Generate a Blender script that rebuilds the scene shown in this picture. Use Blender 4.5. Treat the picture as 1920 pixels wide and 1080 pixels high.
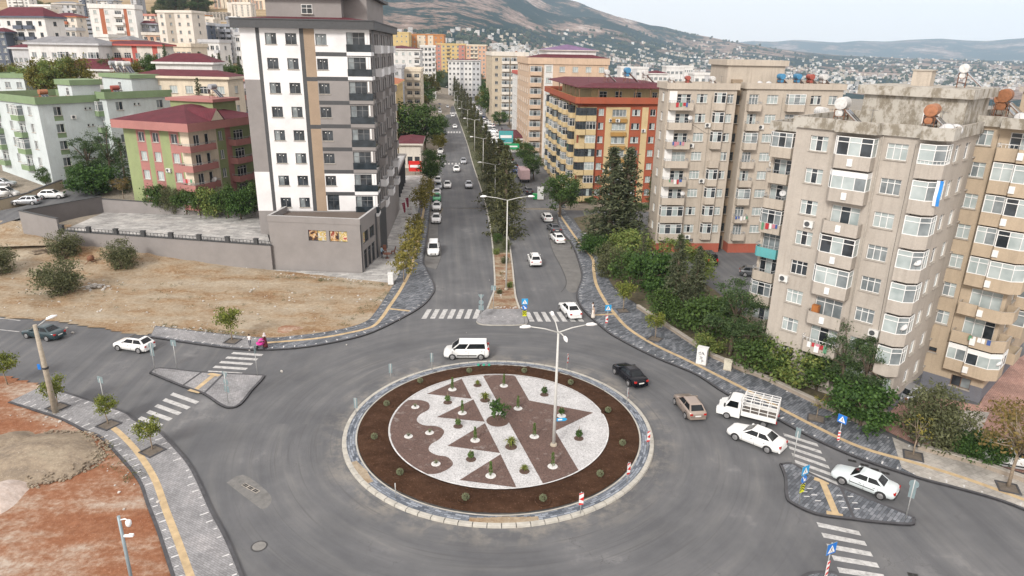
import bpy, math, random
from mathutils import Vector, Matrix, noise
random.seed(7)
for o in list(bpy.data.objects): bpy.data.objects.remove(o)
S = bpy.context.scene
COL = S.collection
R = math.radians
# ------------------------------------------------ camera
FPX, CH = 1280.0, 30.0
PITCH, ROLL = R(19.2), R(1.0)
def _axes():
    cp, sp, cr, sr = math.cos(PITCH), math.sin(PITCH), math.cos(ROLL), math.sin(ROLL)
    f = Vector((0, cp, -sp)); u = Vector((0, sp, cp)); r = Vector((1, 0, 0))
    return cr*r+sr*u, -sr*r+cr*u, f
AX, AY, AF = _axes()
cam = bpy.data.cameras.new('camera'); cam.lens = 24; cam.sensor_width = 36
cam.clip_start = .5; cam.clip_end = 60000
co = bpy.data.objects.new('camera', cam); COL.objects.link(co)
m3 = Matrix((AX, AY, -AF)).transposed()
co.matrix_world = Matrix.Translation((0, 0, CH)) @ m3.to_4x4()
S.camera = co
# ------------------------------------------------ sky, sun, exposure
SUN_EL, SUN_AZ = R(34), R(208)          # azimuth clockwise from +Y: the sun stands behind the camera, to the left
w = bpy.data.worlds.new('World'); S.world = w; w.use_nodes = True
nt = w.node_tree; bg = nt.nodes['Background']
sky = nt.nodes.new('ShaderNodeTexSky'); sky.sky_type = 'NISHITA'; sky.sun_disc = False
sky.sun_elevation = SUN_EL; sky.sun_rotation = SUN_AZ; sky.air_density = 1.0; sky.dust_density = 3.0
mx = nt.nodes.new('ShaderNodeMixRGB'); mx.inputs[0].default_value = .8
mx.inputs[2].default_value = (10.1, 9.15, 8.5, 1)     # thin bright overcast
nt.links.new(sky.outputs[0], mx.inputs[1]); nt.links.new(mx.outputs[0], bg.inputs[0])
bg.inputs[1].default_value = .12
sl = bpy.data.lights.new('sun', 'SUN'); sl.energy = 2.3; sl.angle = R(12); sl.color = (1, .96, .9)
so = bpy.data.objects.new('sun', sl); COL.objects.link(so)
sd = Vector((math.sin(SUN_AZ)*math.cos(SUN_EL), math.cos(SUN_AZ)*math.cos(SUN_EL), math.sin(SUN_EL)))
so.rotation_euler = sd.to_track_quat('Z', 'Y').to_euler(); so.location = (-40, -60, 120)
S.view_settings.view_transform = 'Standard'; S.view_settings.look = 'None'
S.view_settings.exposure = 0.4; S.view_settings.gamma = 1
S.render.engine = 'CYCLES'
S.cycles.max_bounces = 5; S.cycles.diffuse_bounces = 2; S.cycles.glossy_bounces = 2
S.cycles.transmission_bounces = 2; S.cycles.volume_bounces = 2; S.cycles.transparent_max_bounces = 4
# ------------------------------------------------ survey helpers: where a sight line meets the ground
def ray(u, v):
    return AX*((u-960)/FPX)+AY*((540-v)/FPX)+AF
def at(u, v, z=0.0):
    d = ray(u, v); t = (z-CH)/d.z
    return (d.x*t, d.y*t)
def atY(u, v, Y):
    d = ray(u, v); t = Y/d.y
    return (d.x*t, CH+d.z*t)
def sm(a, b, x):
    t = min(1, max(0, (x-a)/(b-a))); return t*t*(3-2*t)
# ------------------------------------------------ mesh helpers
class MB:
    def __init__(s): s.v = []; s.f = []; s.m = []; s.s = []
    def face(s, pts, m=0, smooth=False):
        n = len(s.v); s.v += [tuple(p) for p in pts]
        s.f.append(tuple(range(n, n+len(pts)))); s.m.append(m); s.s.append(smooth)
    def box(s, x0, x1, y0, y1, z0, z1, m=0, M=None):
        p = [(x0,y0,z0),(x1,y0,z0),(x1,y1,z0),(x0,y1,z0),(x0,y0,z1),(x1,y0,z1),(x1,y1,z1),(x0,y1,z1)]
        if M is not None: p = [tuple(M @ Vector(q)) for q in p]
        n = len(s.v); s.v += p
        for f in ((0,3,2,1),(4,5,6,7),(0,1,5,4),(1,2,6,5),(2,3,7,6),(3,0,4,7)):
            s.f.append(tuple(n+i for i in f)); s.m.append(m); s.s.append(False)
    def prism(s, poly, z0, z1, m=0, mt=None, bottom=False):
        a = sum(poly[i][0]*poly[(i+1)%len(poly)][1]-poly[(i+1)%len(poly)][0]*poly[i][1] for i in range(len(poly)))
        if a < 0: poly = poly[::-1]
        k = len(poly); n = len(s.v)
        s.v += [(p[0],p[1],z0) for p in poly]+[(p[0],p[1],z1) for p in poly]
        for i in range(k):
            j = (i+1)%k; s.f.append((n+i,n+j,n+k+j,n+k+i)); s.m.append(m); s.s.append(False)
        s.f.append(tuple(range(n+k,n+2*k))); s.m.append(m if mt is None else mt); s.s.append(False)
        if bottom: s.f.append(tuple(range(n+k-1,n-1,-1))); s.m.append(m); s.s.append(False)
    def tube(s, pts, r, k=8, m=0, caps=True, smooth=True):
        """tube along points; r a radius or one radius per point"""
        pts = [Vector(p) for p in pts]; rs = r if isinstance(r, (list, tuple)) else [r]*len(pts)
        n = len(s.v)
        for i, p in enumerate(pts):
            d = (pts[min(i+1,len(pts)-1)]-pts[max(i-1,0)]).normalized()
            a = Vector((0,0,1)) if abs(d.z) < .9 else Vector((1,0,0))
            x = d.cross(a).normalized(); y = x.cross(d)
            for j in range(k):
                t = 2*math.pi*j/k
                s.v.append(tuple(p+x*(rs[i]*math.cos(t))-y*(rs[i]*math.sin(t))))
        for i in range(len(pts)-1):
            for j in range(k):
                q = (j+1)%k
                s.f.append((n+i*k+j,n+i*k+q,n+(i+1)*k+q,n+(i+1)*k+j)); s.m.append(m); s.s.append(smooth)
        if caps:
            s.f.append(tuple(n+j for j in range(k-1,-1,-1))); s.m.append(m); s.s.append(False)
            s.f.append(tuple(n+(len(pts)-1)*k+j for j in range(k))); s.m.append(m); s.s.append(False)
    def lathe(s, prof, k=16, m=0, M=None, smooth=True):
        """(r, z) profile turned about z"""
        n = len(s.v)
        for r_, z in prof:
            for j in range(k):
                t = 2*math.pi*j/k; p = Vector((r_*math.cos(t), r_*math.sin(t), z))
                s.v.append(tuple(M @ p) if M is not None else tuple(p))
        for i in range(len(prof)-1):
            for j in range(k):
                q = (j+1)%k; s.f.append((n+i*k+j,n+i*k+q,n+(i+1)*k+q,n+(i+1)*k+j)); s.m.append(m); s.s.append(smooth)
        if prof[0][0] > 1e-4: s.f.append(tuple(n+j for j in range(k-1,-1,-1))); s.m.append(m); s.s.append(False)
        if prof[-1][0] > 1e-4:
            b = n+(len(prof)-1)*k; s.f.append(tuple(b+j for j in range(k))); s.m.append(m); s.s.append(False)
    def mesh(s, name, mats):
        me = bpy.data.meshes.new(name); me.from_pydata(s.v, [], s.f)
        for q in (mats if isinstance(mats, (list, tuple)) else [mats]): me.materials.append(q)
        me.polygons.foreach_set('material_index', s.m); me.polygons.foreach_set('use_smooth', s.s)
        me.update(); return me
    def build(s, name, mats, parent=None, *a, **k):
        return put(name, s.mesh(name, mats), parent, *a, **k)
KIDS = {}          # parent name -> its children
def put(name, me, parent=None, loc=(0,0,0), rz=0.0, sc=None):
    o = bpy.data.objects.new(name, me); COL.objects.link(o)
    if parent is not None: o.parent = parent; KIDS.setdefault(parent.name, []).append(o)
    o.location = loc
    if rz: o.rotation_euler = (0,0,rz)
    if sc is not None: o.scale = sc if isinstance(sc, (tuple, list)) else (sc,sc,sc)
    return o
def tag(o, label=None, cat=None, group=None, kind=None):
    if label: o['label'] = label
    if cat: o['category'] = cat
    if group: o['group'] = group
    if kind: o['kind'] = kind
    return o
def thing(name, label, cat, loc=(0,0,0), rz=0.0, group=None):
    return tag(put(name, None, None, loc, rz), label, cat, group)
def dup(o, parent=None):
    c = o.copy(); COL.objects.link(c)
    if parent is not None: c.parent = parent; KIDS.setdefault(parent.name, []).append(c)
    for ch in list(KIDS.get(o.name, [])): dup(ch, c)
    return c
def copy_thing(o, loc, rz=0.0, label=None, sc=None, group=None):
    c = dup(o); c.location = loc; c.rotation_euler = (0,0,rz)
    if label: c['label'] = label
    if group: c['group'] = group
    if sc is not None: c.scale = (sc,sc,sc) if not isinstance(sc, tuple) else sc
    return c
def struct(name, mb, mats):
    return tag(mb.build(name, mats), kind='structure')
ORD = ['first','second','third','fourth','fifth','sixth','seventh','eighth','ninth','tenth','eleventh','twelfth','thirteenth','fourteenth','fifteenth','sixteenth','seventeenth','eighteenth','nineteenth','twentieth','twenty-first','twenty-second','twenty-third','twenty-fourth','twenty-fifth','twenty-sixth','twenty-seventh','twenty-eighth','twenty-ninth','thirtieth','thirty-first','thirty-second','thirty-third','thirty-fourth','thirty-fifth','thirty-sixth','thirty-seventh','thirty-eighth']
# ------------------------------------------------ materials
def nodes(name):
    m = bpy.data.materials.new(name); m.use_nodes = True
    n = m.node_tree; return m, n, n.nodes['Principled BSDF']
def N(n, t, **k):
    q = n.nodes.new(t)
    for a, b in k.items(): setattr(q, a, b)
    return q
def noise_node(n, scale, detail=4, rough=.6, vec=None, mapping=None):
    q = N(n, 'ShaderNodeTexNoise'); q.inputs['Scale'].default_value = scale
    q.inputs['Detail'].default_value = detail; q.inputs['Roughness'].default_value = rough
    if vec is not None:
        if mapping:
            mp = N(n, 'ShaderNodeMapping'); mp.inputs['Scale'].default_value = mapping
            n.links.new(vec, mp.inputs['Vector']); vec = mp.outputs[0]
        n.links.new(vec, q.inputs['Vector'])
    return q
def ramp(n, fac, stops):
    q = N(n, 'ShaderNodeValToRGB'); e = q.color_ramp.elements
    while len(e) < len(stops): e.new(.5)
    for i, (p, c) in enumerate(stops):
        e[i].position = p; e[i].color = (*c, 1) if len(c) == 3 else c
    n.links.new(fac, q.inputs[0]); return q
def mixc(n, fac, a, b, mode='MIX'):
    q = N(n, 'ShaderNodeMixRGB', blend_type=mode)
    for i, x in ((0, fac), (1, a), (2, b)):
        if hasattr(x, 'is_linked'): n.links.new(x, q.inputs[i])
        elif isinstance(x, (int, float)): q.inputs[i].default_value = x if i == 0 else (x,x,x,1)
        else: q.inputs[i].default_value = (*x, 1)
    return q.outputs[0]
def vmath(n, op, a, b=None, c=None):
    q = N(n, 'ShaderNodeMath', operation=op)
    for i, x in enumerate((a, b, c)):
        if x is None: continue
        if hasattr(x, 'is_linked'): n.links.new(x, q.inputs[i])
        else: q.inputs[i].default_value = x
    return q.outputs[0]
def bump(n, b, h, strength=.3, dist=.05):
    q = N(n, 'ShaderNodeBump'); q.inputs['Strength'].default_value = strength; q.inputs['Distance'].default_value = dist
    n.links.new(h, q.inputs['Height']); n.links.new(q.outputs[0], b.inputs['Normal'])
def pos(n): return N(n, 'ShaderNodeNewGeometry').outputs['Position']
def sh(c, k): return tuple(min(1, x*k) for x in c)
_plain = {}
def plain(name, c, rough=.6, metal=0, var=.12, scale=3.0, spec=.5, coat=0):
    """one colour with light irregular wear"""
    if name in _plain: return _plain[name]
    m, n, b = nodes(name)
    q = noise_node(n, scale, 5, .65, pos(n))
    r = ramp(n, q.outputs[0], [(.3, sh(c, 1-var)), (.7, sh(c, 1+var))])
    n.links.new(r.outputs[0], b.inputs['Base Color'])
    b.inputs['Roughness'].default_value = rough; b.inputs['Metallic'].default_value = metal
    b.inputs['Specular IOR Level'].default_value = spec; b.inputs['Coat Weight'].default_value = coat; b.inputs['Coat Roughness'].default_value = .05
    _plain[name] = m; return m
def wall_mat(name, c, dirt=.5, grain=.25, stain=(.2,.17,.14)):
    """painted render: mottled, rain streaks, fine grain"""
    if name in _plain: return _plain[name]
    m, n, b = nodes(name); P = pos(n)
    big = noise_node(n, .35, 5, .65, P); fine = noise_node(n, 7, 3, .7, P)
    st = noise_node(n, 1, 6, .72, P, (2.2, 2.2, .16))
    c1 = ramp(n, big.outputs[0], [(.3, sh(c, .88)), (.7, sh(c, 1.08))])
    f = ramp(n, st.outputs[0], [(.48, (0,0,0)), (.72, (1,1,1))])
    fac = vmath(n, 'MULTIPLY', f.outputs[0], dirt*.5)
    c2 = mixc(n, fac, c1.outputs[0], stain)
    g = ramp(n, fine.outputs[0], [(.3, (1-grain*.5,)*3), (.7, (1.0,)*3)])
    n.links.new(mixc(n, 1.0, c2, g.outputs[0], 'MULTIPLY'), b.inputs['Base Color'])
    b.inputs['Roughness'].default_value = .85; b.inputs['Specular IOR Level'].default_value = .25
    bump(n, b, fine.outputs[0], .25, .03)
    _plain[name] = m; return m
# ================================================= GROUND
def tz(x, y):
    """height of the land"""
    z = 0.0
    if x < -30 and y > 84:
        z += 4.0*sm(86, 106, y)*sm(33, 60, -x)
        z += max(0, y-112)*.12*sm(.16, .34, -x/max(y,1))
    d = math.hypot(x, y)
    if y > 60:
        a = x/y
        k = sm(.0, .22, a+.1)
        if d > 230: z -= k*min(105, (d-230)*.05)
        if d > 2200 and a <= .1:
            pass
    return z
MC = (-.9, 50.4)
asph, n, b = nodes('worn asphalt'); P = pos(n)
sx = N(n, 'ShaderNodeSeparateXYZ'); n.links.new(P, sx.inputs[0])
dx = vmath(n, 'SUBTRACT', sx.outputs[0], MC[0]); dy = vmath(n, 'SUBTRACT', sx.outputs[1], MC[1])
rr = vmath(n, 'SQRT', vmath(n, 'ADD', vmath(n, 'MULTIPLY', dx, dx), vmath(n, 'MULTIPLY', dy, dy)))
aa = vmath(n, 'ARCTAN2', dy, dx)
cx = N(n, 'ShaderNodeCombineXYZ'); n.links.new(vmath(n, 'MULTIPLY', rr, .55), cx.inputs[0]); n.links.new(vmath(n, 'MULTIPLY', aa, 1.1), cx.inputs[1])
ringn = noise_node(n, 1.6, 6, .62, cx.outputs[0])
cy = N(n, 'ShaderNodeCombineXYZ'); n.links.new(vmath(n, 'ADD', sx.outputs[0], vmath(n, 'MULTIPLY', sx.outputs[1], .1)), cy.inputs[0]); n.links.new(vmath(n, 'MULTIPLY', sx.outputs[1], .035), cy.inputs[1])
lanen = noise_node(n, .9, 6, .6, cy.outputs[0])
mask = N(n, 'ShaderNodeMapRange'); mask.inputs['From Min'].default_value = 19; mask.inputs['From Max'].default_value = 30
n.links.new(rr, mask.inputs['Value'])
tyre = mixc(n, mask.outputs[0], ringn.outputs[0], lanen.outputs[0])
blot = noise_node(n, .16, 6, .62, P); fine = noise_node(n, 30, 2, .7, P)
c1 = ramp(n, tyre, [(.3, (.1,.103,.11)), (.47, (.116,.119,.126)), (.6, (.134,.136,.14)), (.74, (.168,.168,.167))])
c2 = ramp(n, blot.outputs[0], [(.3, (.78,.78,.79)), (.5, (.98,.98,.98)), (.62, (1.12,1.11,1.1)), (.7, (1.6,1.57,1.52))])
c3 = mixc(n, 1, c1.outputs[0], c2.outputs[0], 'MULTIPLY')
# pale dust swept to the edge of the roundabout kerb
dm = N(n, 'ShaderNodeMapRange'); dm.inputs['From Min'].default_value = 15.2; dm.inputs['From Max'].default_value = 12.9
n.links.new(rr, dm.inputs['Value'])
dn = noise_node(n, .45, 5, .7, P)
dfac = vmath(n, 'MULTIPLY', dm.outputs[0], ramp(n, dn.outputs[0], [(.45, (0,0,0)), (.65, (1,1,1))]).outputs[0])
c4 = mixc(n, vmath(n, 'MULTIPLY', dfac, .7), c3, (.3,.275,.235))
c5 = mixc(n, 1, c4, ramp(n, fine.outputs[0], [(.3, (.88,)*3), (.7, (1.06,)*3)]).outputs[0], 'MULTIPLY')
# thin dark tyre arcs and hairline cracks
cz_ = N(n, 'ShaderNodeCombineXYZ'); n.links.new(vmath(n, 'MULTIPLY', rr, 2.6), cz_.inputs[0]); n.links.new(vmath(n, 'MULTIPLY', aa, .9), cz_.inputs[1])
arcs = noise_node(n, 1.7, 3, .55, cz_.outputs[0])
c5 = mixc(n, vmath(n, 'MULTIPLY', ramp(n, arcs.outputs[0], [(.57, (0,0,0)), (.68, (.5,)*3)]).outputs[0], vmath(n, 'SUBTRACT', 1.0, mask.outputs[0])), c5, (.085,.086,.09))
vor = N(n, 'ShaderNodeTexVoronoi', feature='DISTANCE_TO_EDGE'); vor.inputs['Scale'].default_value = .16
wq = noise_node(n, .7, 4, .6, P); wv_ = N(n, 'ShaderNodeVectorMath', operation='MULTIPLY_ADD'); n.links.new(wq.outputs['Color'], wv_.inputs[0]); wv_.inputs[1].default_value = (4,4,0); n.links.new(P, wv_.inputs[2]); n.links.new(wv_.outputs[0], vor.inputs['Vector'])
crk = vmath(n, 'MULTIPLY', ramp(n, vor.outputs['Distance'], [(.0, (1,)*3), (.006, (0,0,0))]).outputs[0], ramp(n, blot.outputs[0], [(.5, (0,0,0)), (.6, (.55,)*3)]).outputs[0])
c5 = mixc(n, crk, c5, (.06,.06,.062))
n.links.new(c5, b.inputs['Base Color']); b.inputs['Roughness'].default_value = .85; b.inputs['Specular IOR Level'].default_value = .3
bump(n, b, fine.outputs[0], .2, .01)

def dirt_mat(name, stops, spec=.1, sc=.12, dot=(.5,.45,.38)):
    m, n, b = nodes(name); P = pos(n)
    a = noise_node(n, sc, 7, .66, P, (1, 2.2, 1)); f = noise_node(n, 2.4, 5, .75, P); g = noise_node(n, 9, 2, .6, P)
    v = vmath(n, 'ADD', vmath(n, 'MULTIPLY', a.outputs[0], .75), vmath(n, 'MULTIPLY', f.outputs[0], .25))
    c = ramp(n, v, stops)
    c = mixc(n, ramp(n, g.outputs[0], [(.62, (0,0,0)), (.72, (.6,.6,.6))]).outputs[0], c.outputs[0], dot)
    c = mixc(n, 1, c, ramp(n, f.outputs[0], [(.3, (.8,)*3), (.7, (1.12,)*3)]).outputs[0], 'MULTIPLY')
    n.links.new(c, b.inputs['Base Color']); b.inputs['Roughness'].default_value = .95; b.inputs['Specular IOR Level'].default_value = spec
    bump(n, b, f.outputs[0], .6, .12); return m
dirt = dirt_mat('dry earth', [(.36, (.2,.115,.06)), (.43, (.27,.185,.11)), (.5, (.31,.245,.17)), (.6, (.35,.3,.23))])
redsoil = dirt_mat('red soil', [(.38, (.23,.095,.05)), (.48, (.26,.125,.072)), (.54, (.32,.215,.155)), (.6, (.39,.325,.27))], sc=.1, dot=(.46,.3,.22))
urban = dirt_mat('town ground', [(.35, (.16,.14,.11)), (.5, (.25,.22,.18)), (.65, (.32,.28,.23))])
soil = dirt_mat('dug brown soil', [(.35, (.034,.017,.009)), (.5, (.052,.027,.016)), (.65, (.072,.039,.024))], dot=(.2,.12,.08), sc=.4)
def gravel_mat(name, c, k=.35):
    m, n, b = nodes(name); P = pos(n)
    v = N(n, 'ShaderNodeTexVoronoi'); v.inputs['Scale'].default_value = 15; n.links.new(P, v.inputs['Vector'])
    f = noise_node(n, .5, 5, .6, P)
    s = N(n, 'ShaderNodeSeparateColor'); n.links.new(v.outputs['Color'], s.inputs[0])
    cc = ramp(n, s.outputs[0], [(0, sh(c, 1-k)), (.5, c), (1, sh(c, 1+k*.6))])
    n.links.new(mixc(n, 1, cc.outputs[0], ramp(n, f.outputs[0], [(.3, (.85,)*3), (.7, (1.08,)*3)]).outputs[0], 'MULTIPLY'), b.inputs['Base Color'])
    b.inputs['Roughness'].default_value = .9; bump(n, b, v.outputs['Distance'], .5, .03); return m
white_gravel_m = gravel_mat('white gravel', (.47,.47,.475))
brown_gravel_m = gravel_mat('brown gravel', (.115,.072,.06), .4)
_n = brown_gravel_m.node_tree; _b = _n.nodes['Principled BSDF']; _q = noise_node(_n, 1.1, 7, .75, pos(_n))      # white dust blown over the brown chips
_l = _b.inputs['Base Color'].links[0].from_socket; _n.links.new(mixc(_n, ramp(_n, _q.outputs[0], [(.56, (0,0,0)), (.75, (.55,)*3)]).outputs[0], _l, (.42,.4,.38)), _b.inputs['Base Color'])
def paver_mat(name, c1, c2, cm, rot=0, w=.4, h=.2, patch=(1.25,1.22,1.2)):
    m, n, b = nodes(name); P = pos(n)
    mp = N(n, 'ShaderNodeMapping'); mp.inputs['Rotation'].default_value = (0,0,rot); n.links.new(P, mp.inputs['Vector'])
    t = N(n, 'ShaderNodeTexBrick'); n.links.new(mp.outputs[0], t.inputs['Vector'])
    t.inputs['Scale'].default_value = 1; t.inputs['Brick Width'].default_value = w; t.inputs['Row Height'].default_value = h
    t.inputs['Mortar Size'].default_value = .012; t.inputs['Bias'].default_value = -.1
    t.inputs['Color1'].default_value = (*c1,1); t.inputs['Color2'].default_value = (*c2,1); t.inputs['Mortar'].default_value = (*cm,1)
    q = noise_node(n, .35, 6, .65, P); q2 = noise_node(n, 3, 4, .6, P)
    c = mixc(n, 1, t.outputs[0], ramp(n, q.outputs[0], [(.33, (.72,)*3), (.52, (1,)*3), (.68, patch)]).outputs[0], 'MULTIPLY')
    c = mixc(n, 1, c, ramp(n, q2.outputs[0], [(.3, (.85,)*3), (.7, (1.1,)*3)]).outputs[0], 'MULTIPLY')
    n.links.new(c, b.inputs['Base Color']); b.inputs['Roughness'].default_value = .8; b.inputs['Specular IOR Level'].default_value = .3
    bump(n, b, t.outputs['Fac'], -.3, .01); return m
dark_paver = paver_mat('dark block paving', (.085,.095,.11), (.22,.235,.26), (.035,.035,.038), R(-45), .62, .22)
ring_paver = paver_mat('ring block paving', (.09,.11,.14), (.33,.36,.4), (.06,.06,.06), 0, .9, .42)
pale_paver = paver_mat('pale dusty block paving', (.24,.24,.25), (.31,.31,.32), (.15,.15,.15), R(30), .3, .15)
conc_paver = paver_mat('worn concrete paving', (.36,.34,.31), (.42,.4,.37), (.25,.24,.22), R(-25), .5, .5)
grey_paver = paver_mat('grey slab paving with dark courses', (.46,.455,.44), (.28,.275,.27), (.22,.21,.2), R(2), 1.2, .55)
red_paver = paver_mat('red courtyard paving', (.34,.2,.165), (.4,.25,.21), (.2,.14,.12), R(-45), .3, .15)
kerb_dark = plain('dark kerb stone', (.06,.06,.066), .8, var=.3, scale=2)
kerb_pale = plain('dusty pale kerb stone', (.4,.385,.345), .85, var=.18, scale=2)
paint, n, b = nodes('worn white road paint'); P = pos(n)
q = noise_node(n, 2.5, 6, .75, P)
n.links.new(ramp(n, q.outputs[0], [(.32, (.2,.2,.2)), (.46, (.4,.4,.395)), (.65, (.55,.55,.54))]).outputs[0], b.inputs['Base Color']); b.inputs['Roughness'].default_value = .7
tact = plain('yellow tactile paving', (.45,.34,.2), .85, var=.22, scale=1.5)
white_block = plain('white paving block', (.55,.55,.55), .8, var=.3)
grass_m = plain('dry verge grass', (.07,.075,.035), .95, var=.6, scale=1.2)

def spline(pts, n=5):
    """Catmull-Rom through ground points"""
    out = []
    for i in range(len(pts)-1):
        p0, p1, p2, p3 = pts[max(i-1,0)], pts[i], pts[i+1], pts[min(i+2,len(pts)-1)]
        for k in range(n):
            t = k/n
            out.append(tuple(.5*(2*p1[j]+(p2[j]-p0[j])*t+(2*p0[j]-5*p1[j]+4*p2[j]-p3[j])*t*t+(3*p1[j]-p0[j]-3*p2[j]+p3[j])*t**3) for j in (0,1)))
    out.append(tuple(pts[-1])); return out
def G(pxs, z=0): return [at(u, v, z) for u, v in pxs]
def offs(line, w):
    out = []
    for i in range(len(line)):
        a = line[max(i-1,0)]; c = line[min(i+1,len(line)-1)]
        dx, dy = c[0]-a[0], c[1]-a[1]; l = math.hypot(dx, dy) or 1
        out.append((line[i][0]-dy/l*w, line[i][1]+dx/l*w))
    return out
def ribbon(mb, line, w0, w1, z, m=0, z0=None):
    """strip between two offsets of a line (left of its direction is +)"""
    a, c = offs(line, w0), offs(line, w1)
    for i in range(len(line)-1):
        q = [(*a[i], z), (*a[i+1], z), (*c[i+1], z), (*c[i], z)]
        if w1 < w0: q = q[::-1]
        mb.face(q if w1 < w0 else [q[0],q[1],q[2],q[3]], m)
        if z0 is not None:
            for e, sgn in ((a, 1), (c, -1)):
                f = [(*e[i], z0), (*e[i+1], z0), (*e[i+1], z), (*e[i], z)]
                mb.face(f, m)
def along(line, step, start=0):
    """points and directions every step metres"""
    out = []; need = start
    for i in range(len(line)-1):
        dx, dy = line[i+1][0]-line[i][0], line[i+1][1]-line[i][1]; l = math.hypot(dx, dy)
        if l < 1e-6: continue
        while need <= l:
            out.append((line[i][0]+dx/l*need, line[i][1]+dy/l*need, dx/l, dy/l)); need += step
        need -= l
    return out
def inside(p, poly):
    c = False; j = len(poly)-1
    for i in range(len(poly)):
        a, d = poly[i], poly[j]
        if (a[1] > p[1]) != (d[1] > p[1]) and p[0] < (d[0]-a[0])*(p[1]-a[1])/(d[1]-a[1])+a[0]: c = not c
        j = i
    return c
def gpx(u, v, it=6):
    """where a sight line meets the land"""
    z = 0
    for _ in range(it):
        x, y = at(u, v, z); z = .5*z+.5*tz(x, y)
    return (x, y)

# ---- the land: a polar sheet out to the hills
SKYLINE = [(-40,60),(300,-20),(600,-75),(800,-70),(930,-40),(1020,0),(1090,15),(1165,37),(1200,50),(1230,57),(1290,72),(1350,79),(1410,85),(1480,95),(1560,103),(1700,109),(2000,117)]
FARLINE = [(-40,60),(900,60),(1200,70),(1300,78),(1370,80),(1400,77),(1440,78),(1480,74),(1520,77),(1560,80),(1600,77),(1650,79),(1690,75),(1750,72),(1800,76),(1840,77),(1880,73),(1920,70),(2000,66)]
def lin(t, u):
    for i in range(len(t)-1):
        if u <= t[i+1][0]:
            k = (u-t[i][0])/(t[i+1][0]-t[i][0]); return t[i][1]+(t[i+1][1]-t[i][1])*k
    return t[-1][1]
def ridge_h(t, u, dist):
    v = lin(t, u); d = ray(u, v); return CH+d.z/math.hypot(d.x, d.y)*dist
def land(az, d):
    x, y = d*math.sin(az), d*math.cos(az)
    z = tz(x, y)
    if d > 700:
        u = 960+FPX*(math.tan(az)/.944)   # picture column near the horizon
        u = max(-40, min(2000, u))
        hA, hB = ridge_h(SKYLINE, u, 6500), ridge_h(FARLINE, u, 14000)
        nz = noise.fractal(Vector((x/900, y/900, 3.1)), 1, 2, 6)
        nz2 = noise.ridged_multi_fractal(Vector((x/1600, y/1600, 7.7)), 1, 2, 5, 1, 2)-1.2
        base = z
        a = sm(1500, 6500, d); a = a*.55+.45*max(0, min(1, (d-1500)/5000))
        z = base+(hA-base)*a if hA > base+5 else base
        amp = 55*sm(1800, 4200, d)*(1-sm(5600, 6500, d)*.75)*sm(0, 260, hA+30)
        z += amp*(nz*1.1+nz2*.6)
        if d > 6500: z = max(hA-(d-6500)*.2, base) if hA > base else base
        if d > 9500:
            bb = sm(9500, 14000, d); z2 = base+(hB-base)*bb+nz*25*sm(9500, 11500, d)*(1-sm(13200, 14000, d)*.8)
            z = max(z, z2)
            if d > 14000: z = hB-(d-14000)*.3
    return (x, y, z)
DS = [0, 20, 40, 60, 75]+[80+2.5*i for i in range(24)]+[140, 160, 185, 210, 240, 280, 330, 390, 460, 550, 650, 760, 900, 1050, 1250, 1450, 1650, 1900]
DS += [1900+140*i for i in range(1, 34)]+[6650+350*i for i in range(1, 22)]+[14000, 14400, 15500]
DS = sorted(set(DS))
AZ = [R(-58+116*i/290) for i in range(291)]
lb = MB()
for d in DS:
    for a in AZ:
        x, y, z = land(a, d); lb.v.append((x, y, z-.06 if d < 2000 else z))
na = len(AZ)
for i in range(len(DS)-1):
    for j in range(na-1):
        q = (i*na+j, (i)*na+j+1, (i+1)*na+j+1, (i+1)*na+j)
        lb.f.append(q[::-1] if i else (i*na+j, (i+1)*na+j, (i+1)*na+j+1)[::-1]); lb.m.append(2 if AZ[j] < R(-9) and 230 < DS[i] < 1500 else (0 if DS[i] < (600 if AZ[j] < R(2) else 2300) else 1)); lb.s.append(True)
mount, n, b = nodes('hillside scrub and forest'); P = pos(n)
f1 = noise_node(n, .0019, 8, .66, P, (1, .7, 1.6)); f2 = noise_node(n, .009, 5, .7, P); f3 = noise_node(n, .05, 3, .7, P)
v = vmath(n, 'ADD', vmath(n, 'MULTIPLY', f1.outputs[0], .62), vmath(n, 'MULTIPLY', f2.outputs[0], .38))
c = ramp(n, v, [(.43, (.01,.025,.028)), (.505, (.018,.036,.034)), (.52, (.17,.12,.095)), (.57, (.27,.2,.165)), (.62, (.46,.39,.35))])
c = mixc(n, ramp(n, f3.outputs[0], [(.52, (0,0,0)), (.6, (.6,)*3)]).outputs[0], c.outputs[0], (.035,.045,.035))
n.links.new(c, b.inputs['Base Color']); b.inputs['Roughness'].default_value = 1; b.inputs['Specular IOR Level'].default_value = 0
dryhill = dirt_mat('dry grass hillside', [(.36, (.2,.15,.09)), (.5, (.33,.25,.15)), (.64, (.4,.31,.21))], sc=.02, dot=(.16,.14,.08))
struct('terrain', lb, [urban, mount, dryhill])

# ---- asphalt
ab = MB()
def flat(mb, poly, z, m=0):
    a = sum(poly[i][0]*poly[(i+1)%len(poly)][1]-poly[(i+1)%len(poly)][0]*poly[i][1] for i in range(len(poly)))
    mb.face([(p[0], p[1], z) for p in (poly if a > 0 else poly[::-1])], m)
flat(ab, [(-95,8),(95,8),(95,88),(-95,88)], 0)
flat(ab, [(-14,88),(95,88),(95,134),(-14,134)], 0)
BL = spline(G([(812,390),(826,300),(833,260),(830,200),(822,172),(812,152),(812,143)]), 4)
BR = spline(G([(1062,390),(1010,300),(960,245),(905,190),(880,165),(862,150),(856,143)]), 4)
for i in range(len(BL)-1):
    ab.face([(*BL[i],.004),(*BR[i],.004),(*BR[i+1],.004),(*BL[i+1],.004)], 0)
struct('road', ab, [asph])
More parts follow.
